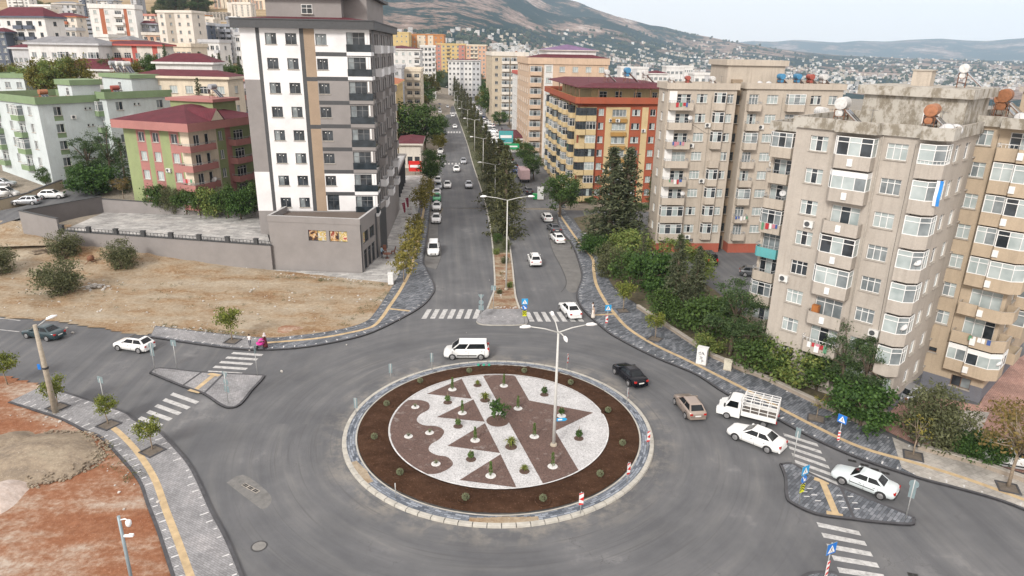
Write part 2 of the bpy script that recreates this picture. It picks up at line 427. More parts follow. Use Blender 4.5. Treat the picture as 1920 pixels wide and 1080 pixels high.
# street climbing on the left, up behind the yard
sb = MB(); SL = [gpx(u, v) for u, v in ((-60,428),(60,398),(130,375),(190,352),(240,338))]
SL = spline(SL, 4)
for i in range(len(SL)-1):
    a, c = offs(SL, -3.2), offs(SL, 4.0)
    sb.face([(*a[i], tz(*a[i])+.25), (*a[i+1], tz(*a[i+1])+.25), (*c[i+1], tz(*c[i+1])+.25), (*c[i], tz(*c[i])+.25)][::1])
struct('street', sb, [asph])

# ---- pavements (0.14 m kerb)
KH = .14
def pavement(name, poly, kerb_lines, top, kerb=kerb_dark, dashes=(), extra=None):
    mb = MB(); mb.prism(poly, -.02, KH, 1, 0)
    for line, side in kerb_lines:
        ribbon(mb, line, 0, .22*side, KH+.012, 1, 0)
    for line, side, d0, d1, st in dashes:
        for i, (x, y, tx, ty) in enumerate(along(line, st, .5)):
            nx, ny = -ty*side, tx*side; k = (.4, .8, .6, .3)[i % 4]*d1
            if (i*7) % 11 == 0: continue
            q = [(x+nx*d0, y+ny*d0), (x+nx*(d0+k), y+ny*(d0+k)), (x+nx*(d0+k)+tx*.11, y+ny*(d0+k)+ty*.11), (x+nx*d0+tx*.11, y+ny*d0+ty*.11)]
            flat(mb, q, KH+.006, 2)
    return struct(name, mb, [top, kerb, white_block])
_sz = [0]
def strip(name, line, w, z=KH+.005, m=tact):
    _sz[0] = (_sz[0]+1) % 4; z += .002*_sz[0]
    mb = MB(); ribbon(mb, line, -w/2, w/2, z); return struct(name, mb, [m])
# right-hand pavement
RK = spline(G([(1042,405),(1052,435),(1065,450),(1075,467),(1085,495),(1090,520),(1082,545),(1081,560),(1090,578),(1108,598),(1140,625),(1165,640),(1197,657),(1235,675),(1272,690),(1310,707),(1362,741),(1460,790),(1525,825),(1615,864),(1722,899),(1790,917),(1877,942),(1960,975)]), 4)
RO = spline(G([(1056,392),(1075,418),(1100,447),(1125,490),(1150,540),(1197,575),(1240,605),(1300,645),(1335,670),(1385,698),(1440,714),(1472,732),(1540,762),(1615,800),(1710,837),(1815,867),(1960,918)]), 4)
pavement('pavement', RK+RO[::-1], [(RK, 1)], dark_paver, dashes=[(RK, 1, .35, .55, 1.1), (RO, -1, .15, .5, 1.6)])
strip('tactile_strip', spline(G([(1047,400),(1085,455),(1110,485),(1113,508),(1118,535),(1135,567),(1152,590),(1177,617),(1222,646),(1285,676),(1345,706),(1400,734),(1470,772),(1540,808),(1615,842),(1715,871),(1815,902),(1960,955)]), 5), .42)
strip('tactile_strip', G([(1150,591),(1112,593)]), .42, KH+.008)
mb = MB(); flat(mb, spline(G([(1560,842),(1600,838),(1680,852),(1722,897),(1790,915),(1960,973),(1960,920),(1815,869),(1712,839),(1640,815)]), 1), KH+.003)
# pale newer stretch of paving
cp = MB(); L0 = G([(1690,880),(1722,897),(1790,915),(1877,940),(1960,972)]); L1 = G([(1672,822),(1712,840),(1815,870),(1960,920)])
flat(cp, L0+L1[::-1], KH+.003); struct('pale_pavement', cp, [conc_paver])
# upper-left pavement
LK = spline(G([(282,634),(440,656),(540,656),(620,645),(690,628),(745,603),(790,577),(812,553),(815,535),(800,503),(795,487),(802,442),(807,395),(811,345)]), 5)
LO = spline(G([(292,613),(480,634),(555,631),(635,620),(685,605),(705,585),(722,560),(735,540),(745,522),(765,470),(783,400),(800,338)]), 5)
pavement('pavement', LK+LO[::-1], [(LK, 1)], dark_paver, dashes=[(LK, 1, .35, .6, 1.15), (LO, -1, .2, .6, 1.2)])
strip('tactile_strip', spline(G([(500,645),(592,637),(655,626),(697,615),(715,599),(730,577),(754,540),(772,500),(790,420),(803,345)]), 5), .42)
strip('tactile_strip', G([(731,581),(768,585)]), .42, KH+.008)
cp = MB(); flat(cp, G([(292,615),(480,636),(500,638),(480,655),(440,653),(284,631)]), KH+.003); struct('pale_pavement', cp, [pale_paver])
# lower-left pavement
QK = spline(G([(82,725),(140,742),(200,762),(240,776),(257,790),(300,810),(332,842),(357,872),(375,905),(400,960),(430,1017),(462,1095)]), 5)
QO = spline(G([(15,757),(75,776),(120,792),(155,810),(185,822),(215,852),(257,902),(275,950),(295,1002),(325,1095)]), 5)
pavement('pavement', QK+QO[::-1], [(QK, -1), (QO, 1)], pale_paver, dashes=[(QK, -1, .3, .7, 1.0), (QO, 1, .3, .8, 1.0)])
strip('tactile_strip', spline(G([(205,800),(225,815),(258,850),(290,900),(312,960),(335,1020),(360,1090)]), 5), .45)
# splitter islands
def island(pts, top, bars=(), cut=()):
    poly = spline(G(pts+[pts[0]]), 3)[:-1]
    pavement('traffic_island', poly, [(poly+[poly[0]], 1 if sum(poly[i][0]*poly[(i+1)%len(poly)][1]-poly[(i+1)%len(poly)][0]*poly[i][1] for i in range(len(poly))) > 0 else -1)], top)
    for a in bars: strip('tactile_strip', G(a), .45)
    for a in cut: strip('kerb_strip', G(a), .2, KH+.012, kerb_dark)
island([(280,701),(300,691),(380,699),(480,704),(496,708),(475,732),(452,760),(430,767),(410,760),(380,740),(340,726)], pale_paver, [[(402,705),(365,735)],[(392,703),(412,707)],[(355,733),(376,738)]], [[(380,699),(342,726)],[(420,703),(382,741)]])
island([(1461,872),(1485,870),(1515,887),(1580,917),(1702,966),(1715,978),(1707,987),(1640,982),(1600,977),(1530,967),(1482,945),(1472,930),(1470,897)], dark_paver, [[(1540,902),(1568,970)],[(1526,900),(1554,909)],[(1549,964),(1580,971)]], [[(1576,917),(1601,976)]])
island([(1495,1090),(1507,1079),(1527,1074),(1565,1075),(1590,1090),(1700,1130),(1560,1140)], dark_paver)
# dashes on the right island
mb = MB()
for u, v in ((1518,919),(1526,931),(1533,942),(1508,925),(1512,934),(1573,932),(1577,943),(1583,955),(1594,934),(1602,946),(1606,957)):
    x, y = at(u, v); flat(mb, [(x-.2,y-.05),(x+.2,y-.05),(x+.2,y+.05),(x-.2,y+.05)], KH+.008)
struct('white_paving_blocks', mb, [white_block])
# median of the boulevard
ML = spline(G([(912,581),(920,560),(926,540),(925,500),(921,450),(914,405),(904,365),(884,302),(873,262),(851,200),(843,174),(836,155)]), 4)
MR = spline(G([(976,581),(969,560),(966,540),(962,500),(955,450),(944,405),(930,360),(905,302),(891,262),(862,200),(850,174),(841,155)]), 4)
mb = MB()
for i in range(len(ML)-1):
    mb.face([(*ML[i],.12),(*MR[i],.12),(*MR[i+1],.12),(*ML[i+1],.12)], 1 if i < 14 else 2)
ribbon(mb, ML, 0, .22*-1, .17, 0, 0); ribbon(mb, MR, 0, .22, .17, 0, 0)
struct('median', mb, [kerb_pale, dirt_mat('median soil', [(.36, (.17,.085,.05)), (.46, (.24,.15,.095)), (.54, (.29,.23,.16)), (.64, (.33,.29,.22))], sc=.35), grass_m])
pavement('median', spline(G([(912,581),(899,592),(893,604),(905,610),(940,611),(980,610),(990,605),(985,592),(976,581)]), 2), [], pale_paver, kerb_pale, dashes=[(G([(905,597),(982,596)]), 1, 0, .3, .9)])
# ---- roundabout
def disc(mb, r, z, m=0, k=96, c=MC, r0=None):
    for i in range(k):
        a, q = 2*math.pi*i/k, 2*math.pi*(i+1)/k
        if r0 is None: mb.face([(c[0],c[1],z),(c[0]+r*math.cos(a),c[1]+r*math.sin(a),z),(c[0]+r*math.cos(q),c[1]+r*math.sin(q),z)], m)
        else: mb.face([(c[0]+r0*math.cos(a),c[1]+r0*math.sin(a),z),(c[0]+r*math.cos(a),c[1]+r*math.sin(a),z),(c[0]+r*math.cos(q),c[1]+r*math.sin(q),z),(c[0]+r0*math.cos(q),c[1]+r0*math.sin(q),z)], m)
mb = MB(); K = 82
for i in range(K):           # kerb stones with open joints
    a, q = 2*math.pi*(i+.03)/K, 2*math.pi*(i+.97)/K
    pf = [(12.86, -.02), (12.82, .14), (12.77, .17), (12.5, .17), (12.5, .05)]
    P0 = [(MC[0]+r_*math.cos(a), MC[1]+r_*math.sin(a), z) for r_, z in pf]; P1 = [(MC[0]+r_*math.cos(q), MC[1]+r_*math.sin(q), z) for r_, z in pf]
    for j in range(4): mb.face([P0[j], P1[j], P1[j+1], P0[j+1]], 0)
    mb.face(P0[::-1], 0); mb.face(P1, 0)
struct('roundabout_kerb', mb, [kerb_pale])
mb = MB(); disc(mb, 12.5, .145, 0, 120, r0=11.78); 
for a0, a1 in ((R(207),R(222)),(R(262),R(284)),):        # bare mortar where blocks are missing
    for i in range(10):
        a, q = a0+(a1-a0)*i/10, a0+(a1-a0)*(i+1)/10; t0 = .25*abs(i-4.5)/4.5
        mb.face([(MC[0]+(11.8+t0)*math.cos(a),MC[1]+(11.8+t0)*math.sin(a),.15),(MC[0]+12.5*math.cos(a),MC[1]+12.5*math.sin(a),.15),(MC[0]+12.5*math.cos(q),MC[1]+12.5*math.sin(q),.15),(MC[0]+(11.8+t0)*math.cos(q),MC[1]+(11.8+t0)*math.sin(q),.15)], 1)
disc(mb, 11.78, .175, 2, 120, r0=11.66)
ringp, n, b = nodes('ring of paving blocks'); P = pos(n)      # blocks laid in rings about the centre
sx = N(n, 'ShaderNodeSeparateXYZ'); n.links.new(P, sx.inputs[0])
dx = vmath(n, 'SUBTRACT', sx.outputs[0], MC[0]); dy = vmath(n, 'SUBTRACT', sx.outputs[1], MC[1])
rr = vmath(n, 'SQRT', vmath(n, 'ADD', vmath(n, 'MULTIPLY', dx, dx), vmath(n, 'MULTIPLY', dy, dy)))
cx = N(n, 'ShaderNodeCombineXYZ'); n.links.new(vmath(n, 'MULTIPLY', vmath(n, 'ARCTAN2', dy, dx), 12.1), cx.inputs[0]); n.links.new(rr, cx.inputs[1])
t = N(n, 'ShaderNodeTexBrick'); n.links.new(cx.outputs[0], t.inputs['Vector']); t.inputs['Scale'].default_value = 1
t.inputs['Brick Width'].default_value = .5; t.inputs['Row Height'].default_value = .18; t.inputs['Mortar Size'].default_value = .014
t.inputs['Color1'].default_value = (.06,.075,.1,1); t.inputs['Color2'].default_value = (.27,.3,.345,1); t.inputs['Mortar'].default_value = (.05,.05,.05,1)
n.links.new(t.outputs[0], b.inputs['Base Color']); b.inputs['Roughness'].default_value = .75
struct('roundabout_paving', mb, [ringp, dirt, kerb_pale])
# soil ring, gently heaped
mb = MB(); k = 150; rs = [11.68, 11.2, 10.6, 10, 9.4, 9.0]
for r_ in rs:
    for i in range(k):
        a = 2*math.pi*i/k; x, y = MC[0]+r_*math.cos(a), MC[1]+.25+r_*math.sin(a)
        mb.v.append((x, y, .13+.16*math.sin(math.pi*(11.7-r_)/2.7)+.05*noise.noise(Vector((x*2.2,y*2.2,0)))))
for i in range(len(rs)-1):
    for j in range(k):
        q = (j+1)%k; mb.f.append((i*k+j, i*k+q, (i+1)*k+q, (i+1)*k+j)); mb.m.append(0); mb.s.append(True)
struct('soil_bed', mb, [soil])
GC = (-.9, 50.75); GR = 9.15
mb = MB(); disc(mb, GR, .2, 0, 96, GC); disc(mb, GR+.07, .24, 1, 96, GC, GR-.03)
struct('white_gravel', mb, [white_gravel_m, white_block])
def gp(u, v):   # garden point from the plan of the bed
    x, y = at(720+u*430/1919, 690+v*242/1080, .2); d = math.hypot(x-GC[0], y-GC[1])
    if d > GR-.08: x, y = GC[0]+(x-GC[0])*(GR-.08)/d, GC[1]+(y-GC[1])*(GR-.08)/d
    return (x, y)
mb = MB()
for tri in ([(358,217),(650,90),(735,258)], [(440,412),(748,262),(843,450)], [(530,652),(845,462),(972,712)], [(632,938),(975,722),(1117,1026)]):
    flat(mb, [gp(*p) for p in tri], .208)
arc = lambda p, q, k=14: [gp(p[0]+(q[0]-p[0])*i/k, p[1]+(q[1]-p[1])*i/k) for i in range(1, k)]
def rim(p, q, k=16):
    a0 = math.atan2(gp(*p)[1]-GC[1], gp(*p)[0]-GC[0]); a1 = math.atan2(gp(*q)[1]-GC[1], gp(*q)[0]-GC[0])
    d = (a1-a0+math.pi)%(2*math.pi)-math.pi
    return [(GC[0]+(GR-.08)*math.cos(a0+d*i/k), GC[1]+(GR-.08)*math.sin(a0+d*i/k)) for i in range(1, k)]
flat(mb, [gp(830,70)]+rim((830,70),(1100,72))+[gp(1100,72),gp(1215,272),gp(1750,374),gp(1432,528),gp(1650,868)]+rim((1650,868),(1358,1005))+[gp(1358,1005)], .208)
wave = spline([gp(*p) for p in ((205,268),(300,268),(372,292),(375,345),(300,390),(275,440),(330,478),(450,490),(503,530),(470,590),(392,640),(376,690),(440,728),(530,745),(578,800),(530,850),(440,885),(355,895))], 5)
flat(mb, wave+rim((355,895),(60,560))+[gp(60,560)]+rim((60,560),(205,268)), .208)
struct('brown_gravel', mb, [brown_gravel_m])
# ---- crossings
mb = MB()
for i in range(7): u = 801+15.3*i; d = 11-.7*i; flat(mb, G([(u,580),(u+8.5,580),(u+9.5-d,597.5),(u-d,597.5)]), .006)
for i in range(7): u = 985+14.6*i; d = 8+.9*i; flat(mb, G([(u,585),(u+8,585),(u+9.5+d,603),(u+d,603)]), .006)
def bars(a0, a1, b0, b1, n, fill=.45):
    for i in range(n):
        t0, t1 = i/(n-1+fill), (i+fill)/(n-1+fill)
        L = lambda p, q, t: (p[0]+(q[0]-p[0])*t, p[1]+(q[1]-p[1])*t)
        A0, A1, B0, B1 = at(*a0), at(*a1), at(*b0), at(*b1)
        flat(mb, [L(A0,A1,t0), L(B0,B1,t0), L(B0,B1,t1), L(A0,A1,t1)], .006)
bars((438,660), (386,699), (494,664), (450,703), 5)
bars((325,736), (258,786), (374,753), (298,801), 5)
bars((1468,812), (1498,882), (1532,832), (1572,910), 6)
bars((1531,979), (1585,1098), (1610,996), (1675,1110), 6)
for k, (u0, u1, v) in enumerate(((835,868,307),(836,862,248),(836,858,212))):
    for i in range(6):
        u = u0+(u1-u0)*i/5; flat(mb, G([(u-1.6,v-1.5),(u+1.6,v-1.5),(u+1.6,v+1.5),(u-1.6,v+1.5)]), .01)
for p, q in (((-40,592),(38,601)),((-40,614),(36,622))):
    A, B = at(*p), at(*q); ribbon(mb, [A, B], -.07, .07, .007)
struct('road_marking', mb, [paint])
lay = plain('dusty pale asphalt', (.145,.142,.137), .9, var=.22, scale=.8)
mb = MB(); flat(mb, spline(G([(1046,410),(1053,435),(1066,450),(1076,467),(1086,495),(1091,520),(1083,545),(1070,548),(1061,540),(1060,520),(1050,497),(1036,470),(1028,440),(1030,415)]), 3), .0055); flat(mb, spline(G([(799,500),(796,487),(803,442),(808,395),(812,345),(826,345),(823,395),(822,440),(828,475),(818,505)]), 3), .0055); struct('parking_lane', mb, [lay])
mb = MB(); ribbon(mb, spline(G([(1028,440),(1036,470),(1050,497),(1060,520),(1061,535),(1052,548)]), 4), -.05, .06, .008); ribbon(mb, spline(G([(818,505),(828,475),(822,440),(823,395),(826,345)]), 3), -.04, .04, .008); struct('road_seam', mb, [plain('dark bitumen seam', (.045,.045,.048), .7, var=.3)])
# ---- dirt lots
def lot(name, pxs, mat, step, amp, lift=.05, ext=None, grow=.6):
    amp0 = amp
    poly = [gpx(u, v) for u, v in pxs]+(ext or [])
    x0, x1 = min(p[0] for p in poly), max(p[0] for p in poly); y0, y1 = min(p[1] for p in poly), max(p[1] for p in poly)
    nx, ny = int((x1-x0)/step)+2, int((y1-y0)/step)+2; mb = MB(); idx = {}
    def vid(i, j):
        if (i, j) not in idx:
            x, y = x0+i*step, y0+j*step
            h = noise.fractal(Vector((x*.35, y*.35, 2)), 1, 2, 5)
            hh = lift+max(-.02, amp*h+.03)
            if not all(inside((x+a, y+c), poly) for a, c in ((1.3,0),(-1.3,0),(0,1.3),(0,-1.3))): hh = min(hh, .1)
            idx[i, j] = len(mb.v); mb.v.append((x, y, tz(x, y)+hh+.1*sm(86, 92, y)*sm(33, 45, -x)))
        return idx[i, j]
    for i in range(nx):
        for j in range(ny):
            x, y = x0+(i+.5)*step, y0+(j+.5)*step
            wob = (noise.noise(Vector((x*.8, y*.8, 5)))*.25, noise.noise(Vector((x*.8, y*.8, 9)))*.25)
            if any(inside((x+wob[0]+a, y+wob[1]+c), poly) for a, c in ((0,0),(grow,0),(-grow,0),(0,grow),(0,-grow))):
                mb.f.append((vid(i,j), vid(i+1,j), vid(i+1,j+1), vid(i,j+1))); mb.m.append(0); mb.s.append(True)
    return struct(name, mb, [mat])
lot('dirt_lot', [(-60,588),(100,598),(200,614),(284,628),(292,612),(480,633),(560,630),(637,619),(687,604),(707,584),(724,559),(740,536),(735,532),(685,528),(520,510),(500,504),(300,462),(108,425),(-60,415)], dirt, .45, .26)
lot('red_dirt_lot', [(-60,700),(0,712),(67,726),(17,757),(75,777),(155,811),(186,824),(215,853),(257,904),(275,951),(295,1003),(325,1095)], redsoil, .4, .1, ext=[(-16,22),(-34,22)])
# ---- paved forecourt of the tall building, courtyards on the right
mb = MB(); mb.prism(G([(512,507),(678,514),(748,330),(792,330),(785,400),(767,470),(745,524),(733,532)]), -.02, .12)
struct('forecourt', mb, [grey_paver])
mb = MB(); flat(mb, G([(1640,760),(1700,735),(1835,762),(1870,700),(1960,640),(1960,900),(1815,860),(1715,835),(1640,800)]), .1)
struct('courtyard', mb, [red_paver])
mb = MB(); flat(mb, G([(1700,820),(1790,770),(1855,775),(1830,830),(1790,850)]), .106)
struct('concrete_path', mb, [conc_paver])
mb = MB()
bed = spline(G([(1075,410),(1125,488),(1150,538),(1197,573),(1240,603),(1300,643),(1335,668),(1385,696),(1440,712),(1540,760),(1615,798),(1650,806)]), 4)
bo = spline(G([(1120,400),(1190,450),(1210,490),(1260,500),(1340,545),(1420,620),(1450,660),(1560,720),(1660,775),(1690,800)]), 4)
flat(mb, bed+bo[::-1], .085)
struct('planting_bed', mb, [plain('leaf littered soil', (.1,.085,.05), .95, var=.45, scale=1.5)])
# ================================================= BUILDINGS
def glass_mat(name, c, rough, c2=None):
    m, n, b = nodes(name)
    q = noise_node(n, .9, 2, .5, pos(n))
    n.links.new(ramp(n, q.outputs[0], [(.35, c), (.65, c2 or sh(c, 1.5))]).outputs[0], b.inputs['Base Color'])
    b.inputs['Roughness'].default_value = rough; b.inputs['Specular IOR Level'].default_value = .42; b.inputs['IOR'].default_value = 1.5
    return m
GD = glass_mat('dark window glass', (.018,.022,.026), .06, (.05,.06,.07))
GC1 = glass_mat('window glass with pale curtain', (.3,.35,.35), .15, (.42,.47,.47))
GM = glass_mat('window glass with blind', (.13,.15,.16), .1, (.24,.27,.28))
GB = glass_mat('blue mirror glass', (.03,.16,.36), .08, (.05,.22,.45))
WHITE = plain('white window frame', (.72,.72,.71), .5, var=.06)
DARKF = plain('dark grey window frame', (.06,.065,.07), .5)
BROWNF = plain('brown window frame', (.16,.09,.05), .6)
RAIL = plain('grey railing', (.35,.36,.37), .5)
_wm = {}
def win_mesh(w, h, nv=3, tr=.72, fr=WHITE, gl=(GD,), kind='all', sill=True, th=.055, dots=False):
    key = (round(w,2), round(h,2), nv, tr, fr.name, tuple(g.name for g in gl), kind, sill, th, dots)
    if key in _wm: return _wm[key]
    mb = MB(); g = list(gl)
    if kind in ('all', 'frame'):
        mb.box(-w/2, -w/2+th, -.03, .06, 0, h); mb.box(w/2-th, w/2, -.03, .06, 0, h)
        mb.box(-w/2+th, w/2-th, -.03, .06, 0, th); mb.box(-w/2+th, w/2-th, -.03, .06, h-th, h)
        for i in range(1, nv):
            x = -w/2+w*i/nv; mb.box(x-th/2, x+th/2, -.02, .05, th, h-th)
        if tr: mb.box(-w/2+th, w/2-th, -.024, .054, h*tr-th/2, h*tr+th/2)
        if sill: mb.box(-w/2-.08, w/2+.08, -.27, -.031, -.07, .012, len(g)+1 if kind == 'all' else 1)
    if kind in ('all', 'pane'):
        o = 1 if kind == 'all' else 0
        for i in range(nv):
            x0, x1 = -w/2+w*i/nv, -w/2+w*(i+1)/nv
            mb.face([(x0,.03,.01),(x1,.03,.01),(x1,.03,h-.01),(x0,.03,h-.01)], o+i % len(g))
            if dots and kind == 'pane': xm, zm = x0+(x1-x0)*(.62,.3)[i % 2], h*(.74,.7)[i % 2]; mb.face([(xm-.06,.026,zm),(xm+.06,.026,zm),(xm+.06,.026,zm+.13),(xm-.06,.026,zm+.13)], len(g))
    mats = ([fr]+g+[SILL]) if kind == 'all' else ([fr, SILL] if kind == 'frame' else g+[WHITE])
    me = mb.mesh('window', mats); _wm[key] = me; return me
SILL = plain('concrete sill', (.36,.33,.29), .85, var=.2)
GSETS = [(GD,), (GC1,), (GC1, GM), (GM,), (GC1, GC1, GD), (GD, GC1)]
SIDES = ((0,0,0), (1,0,90), (1,1,180), (0,1,270))
_bm = {}
class Bld:
    def __init__(s, name, label, cat, loc, ang, W, D, H, mats, group=None, base=-3.0, near=False):
        s.root = thing(name, label, cat, loc, R(ang), group); s.W, s.D, s.H = W, D, H
        s.mats = mats; s.holes = [[], [], [], []]; s.base = base; s.near = near; s.nw = 0; s.rnd = random.Random(sum(map(ord, label)))
        s.colf = None; s.cs = {}; s.cz = []; s.rev = .16
    def frame(s, side):
        fx, fy, a = SIDES[side]; a = R(a)
        return Vector((fx*s.W, fy*s.D, 0)), Vector((math.cos(a), math.sin(a), 0)), Vector((math.sin(a), -math.cos(a), 0)), a
    def length(s, side): return s.W if side in (0, 2) else s.D
    def win(s, side, c, z, w, h, nv=3, tr=.72, fr=WHITE, gl=None, name='window', sill=True, th=.055, hole=True, out=0, dots=False):
        o, ux, n, a = s.frame(side)
        if gl is None: gl = s.rnd.choice(GSETS)
        if hole: s.holes[side].append((c-w/2, c+w/2, z, z+h))
        p = o+ux*c-n*(s.rev if hole else -.03-out)+Vector((0,0,z))
        if s.near:
            q = put(name, win_mesh(w, h, nv, tr, fr, gl, 'frame', sill, th), s.root, p, a)
            put('pane', win_mesh(w, h, nv, tr, fr, gl, 'pane', sill, th, dots), q)
        else: q = put(name, win_mesh(w, h, nv, tr, fr, gl, 'all', sill, th), s.root, p, a)
        return q
    def bal(s, side, pts, z, hp=.95, mat=None, glaze=0, hg=1.5, fr=WHITE, gl=None, rail=None, cap=None, name=None, slab=.16, panels=0, door=True, dgl=None):
        """balcony: pts = outline (s, out) from wall to wall; glaze = panes per metre if closed in"""
        o, ux, n, a = s.frame(side); s0, s1 = pts[0][0], pts[-1][0]; mat = mat or s.mats[0]; cap = cap or mat
        if gl is None: gl = s.rnd.choice(GSETS[1:5])
        rel = tuple((round(p[0]-s0, 2), round(p[1], 2)) for p in pts)
        key = ('b', rel, hp, mat.name, cap.name, rail.name if rail else 0, slab)
        if key not in _bm:
            mb = MB(); pl = [(x, -y) for x, y in rel]
            mb.prism(pl, -slab, .0, 0, bottom=True)
            inn = offs(pl, .12)
            inn[0] = (rel[0][0]+.12 if abs(rel[1][0]-rel[0][0]) < .2 else inn[0][0], pl[0][1]); inn[-1] = (rel[-1][0]-.12 if abs(rel[-2][0]-rel[-1][0]) < .2 else inn[-1][0], pl[-1][1])
            for i in range(len(pl)-1):
                A, B, Ai, Bi = pl[i], pl[i+1], inn[i], inn[i+1]
                if hp > .02:
                    mb.face([(*A,0),(*B,0),(*B,hp),(*A,hp)], 0); mb.face([(*Bi,0),(*Ai,0),(*Ai,hp),(*Bi,hp)], 0)
                    mb.face([(*A,hp),(*B,hp),(*Bi,hp),(*Ai,hp)], 1)
                if rail:
                    zt = hp+(.3 if hp > .3 else .95)
                    mb.tube([(*A,zt),(*B,zt)], .03, 5, 2); L = math.dist(A, B); k = max(1, int(L/.28))
                    for q in range(k+1): x, y = A[0]+(B[0]-A[0])*q/k, A[1]+(B[1]-A[1])*q/k; mb.box(x-.014, x+.014, y-.014, y+.014, hp, zt, 2)
            _bm[key] = mb.mesh('balcony', [mat, cap, rail or mat])
        p = o+ux*s0+Vector((0,0,z))
        b = put(name or ('enclosed_balcony' if glaze else 'balcony'), _bm[key], s.root, p, a)
        if glaze:
            key = ('g', rel, hp, hg, glaze, fr.name, tuple(q.name for q in gl), panels)
            if key not in _bm:
                mb = MB(); pl = [(x, -y) for x, y in rel]; z0, z1 = hp+.003, hp+hg; t = .06
                for i in range(len(pl)-1):
                    A, B = Vector(pl[i]), Vector(pl[i+1]); L = (B-A).length; d = (B-A)/L; nn = Vector((d.y, -d.x))
                    M = Matrix(((d.x, -nn.x, 0, A.x-nn.x*.04), (d.y, -nn.y, 0, A.y-nn.y*.04), (0,0,1,0), (0,0,0,1)))
                    k = max(1, round(L*glaze))
                    for q in range(k+1):
                        x = L*q/k; mb.box(max(0,x-t/2), min(L,x+t/2), -.035, .035, z0, z1, 0, M)
                    for zz in (z0, z1-t, z0+(z1-z0)*.7): mb.box(t/2, L-t/2, -.03, .03, zz, zz+t, 0, M)
                    for q in range(k):
                        x0, x1 = L*q/k, L*(q+1)/k
                        zp = z1-(z1-z0)*.3*(1 if panels == 1 else 0)
                        gi = 1+(q+i) % len(gl)
                        if panels == 2 and i == 1 and q < k/3: mb.face([tuple(M @ Vector(p)) for p in ((x0,.0,z0),(x1,.0,z0),(x1,.0,z1),(x0,.0,z1))], 0); continue
                        mb.face([tuple(M @ Vector(p)) for p in ((x0,.0,z0),(x1,.0,z0),(x1,.0,zp),(x0,.0,zp))], gi)
                        if panels == 1: mb.face([tuple(M @ Vector(p)) for p in ((x0,-.01,zp),(x1,-.01,zp),(x1,-.01,z1),(x0,-.01,z1))], 0)
                if panels == 3: pass
                _bm[key] = mb.mesh('glazing', [fr]+list(gl))
            put('glazing', _bm[key], b)
        if door:
            wd = min(abs(s1-s0)-.5, 2.4)
            s.win(side, (s0+s1)/2, z+.05, wd, 2.15, 3, .8, fr, dgl or s.rnd.choice([(GC1,GD),(GD,GC1),(GM,)]), 'balcony_door', False)
        return b
    def finish(s):
        mb = MB()
        for side in range(4):
            o, ux, n, a = s.frame(side); L = s.length(side); hs = s.holes[side]
            cs = sorted(set([0, L]+[round(q, 3) for h in hs for q in h[:2] if 0 < q < L]+[q for q in s.cs.get(side, []) if 0 < q < L]))
            cz = sorted(set([s.base, s.H]+[round(q, 3) for h in hs for q in h[2:]]+s.cz))
            for i in range(len(cs)-1):
                x = (cs[i]+cs[i+1])/2; run = None
                for j in range(len(cz)-1):
                    z = (cz[j]+cz[j+1])/2
                    hole = any(h[0] < x < h[1] and h[2] < z < h[3] for h in hs)
                    mi = s.colf(side, x, z) if s.colf else 0
                    if run and not hole and run[2] == mi: run[1] = cz[j+1]
                    else:
                        if run: s._q(mb, o, ux, cs[i], cs[i+1], *run)
                        run = None if hole else [cz[j], cz[j+1], mi]
                if run: s._q(mb, o, ux, cs[i], cs[i+1], *run)
            for h in hs:
                q = lambda x, d, z: tuple(o+ux*x-n*d+Vector((0,0,z)))
                mi = s.colf(side, (h[0]+h[1])/2, h[2]-.05) if s.colf else 0; r = s.rev+.06
                mb.face([q(h[0],0,h[2]), q(h[0],0,h[3]), q(h[0],r,h[3]), q(h[0],r,h[2])], mi); mb.face([q(h[1],0,h[3]), q(h[1],0,h[2]), q(h[1],r,h[2]), q(h[1],r,h[3])], mi)
                mb.face([q(h[0],0,h[3]), q(h[1],0,h[3]), q(h[1],r,h[3]), q(h[0],r,h[3])], mi); mb.face([q(h[1],0,h[2]), q(h[0],0,h[2]), q(h[0],r,h[2]), q(h[1],r,h[2])], mi)
        mb.build('wall', s.mats, s.root)
    def _q(s, mb, o, ux, x0, x1, z0, z1, mi):
        A, B = o+ux*x0, o+ux*x1; mb.face([(A.x,A.y,z0),(B.x,B.y,z0),(B.x,B.y,z1),(A.x,A.y,z1)], mi)
    def flat_roof(s, ph=.9, e=.35, mat=None, floor=None, outline=None, zt=None, th=.22, mats2=None):
        """roof slab and a parapet band that juts out by e"""
        H = s.H if zt is None else zt; mat = mat or s.mats[0]
        out = outline or [(-e,-e),(s.W+e,-e),(s.W+e,s.D+e),(-e,s.D+e)]
        mb = MB(); cen = Vector((s.W/2, s.D/2)); k = len(out)
        inn = []
        for i in range(k):
            a, p, c = Vector(out[i-1]), Vector(out[i]), Vector(out[(i+1)%k])
            d1, d2 = (p-a).normalized(), (c-p).normalized(); n1, n2 = Vector((-d1.y, d1.x)), Vector((-d2.y, d2.x))
            bis = (n1+n2); bis = bis/max(.3, bis.length_squared)*2
            inn.append(tuple(p+bis*th))
        for i in range(k):
            j = (i+1)%k; A, B, Ai, Bi = out[i], out[j], inn[i], inn[j]
            mb.face([(*A,H),(*B,H),(*B,H+ph),(*A,H+ph)]); mb.face([(*Bi,H),(*Ai,H),(*Ai,H+ph),(*Bi,H+ph)])
            mb.face([(*A,H+ph),(*B,H+ph),(*Bi,H+ph),(*Ai,H+ph)], 1)
        mb.face([(*p, H) for p in out[::-1]])
        mb.build('parapet', [mat, mats2 or mat], s.root)
        r = MB(); r.face([(*p, H+.02) for p in inn]); r.build('roof', [floor or ROOFGREY], s.root)
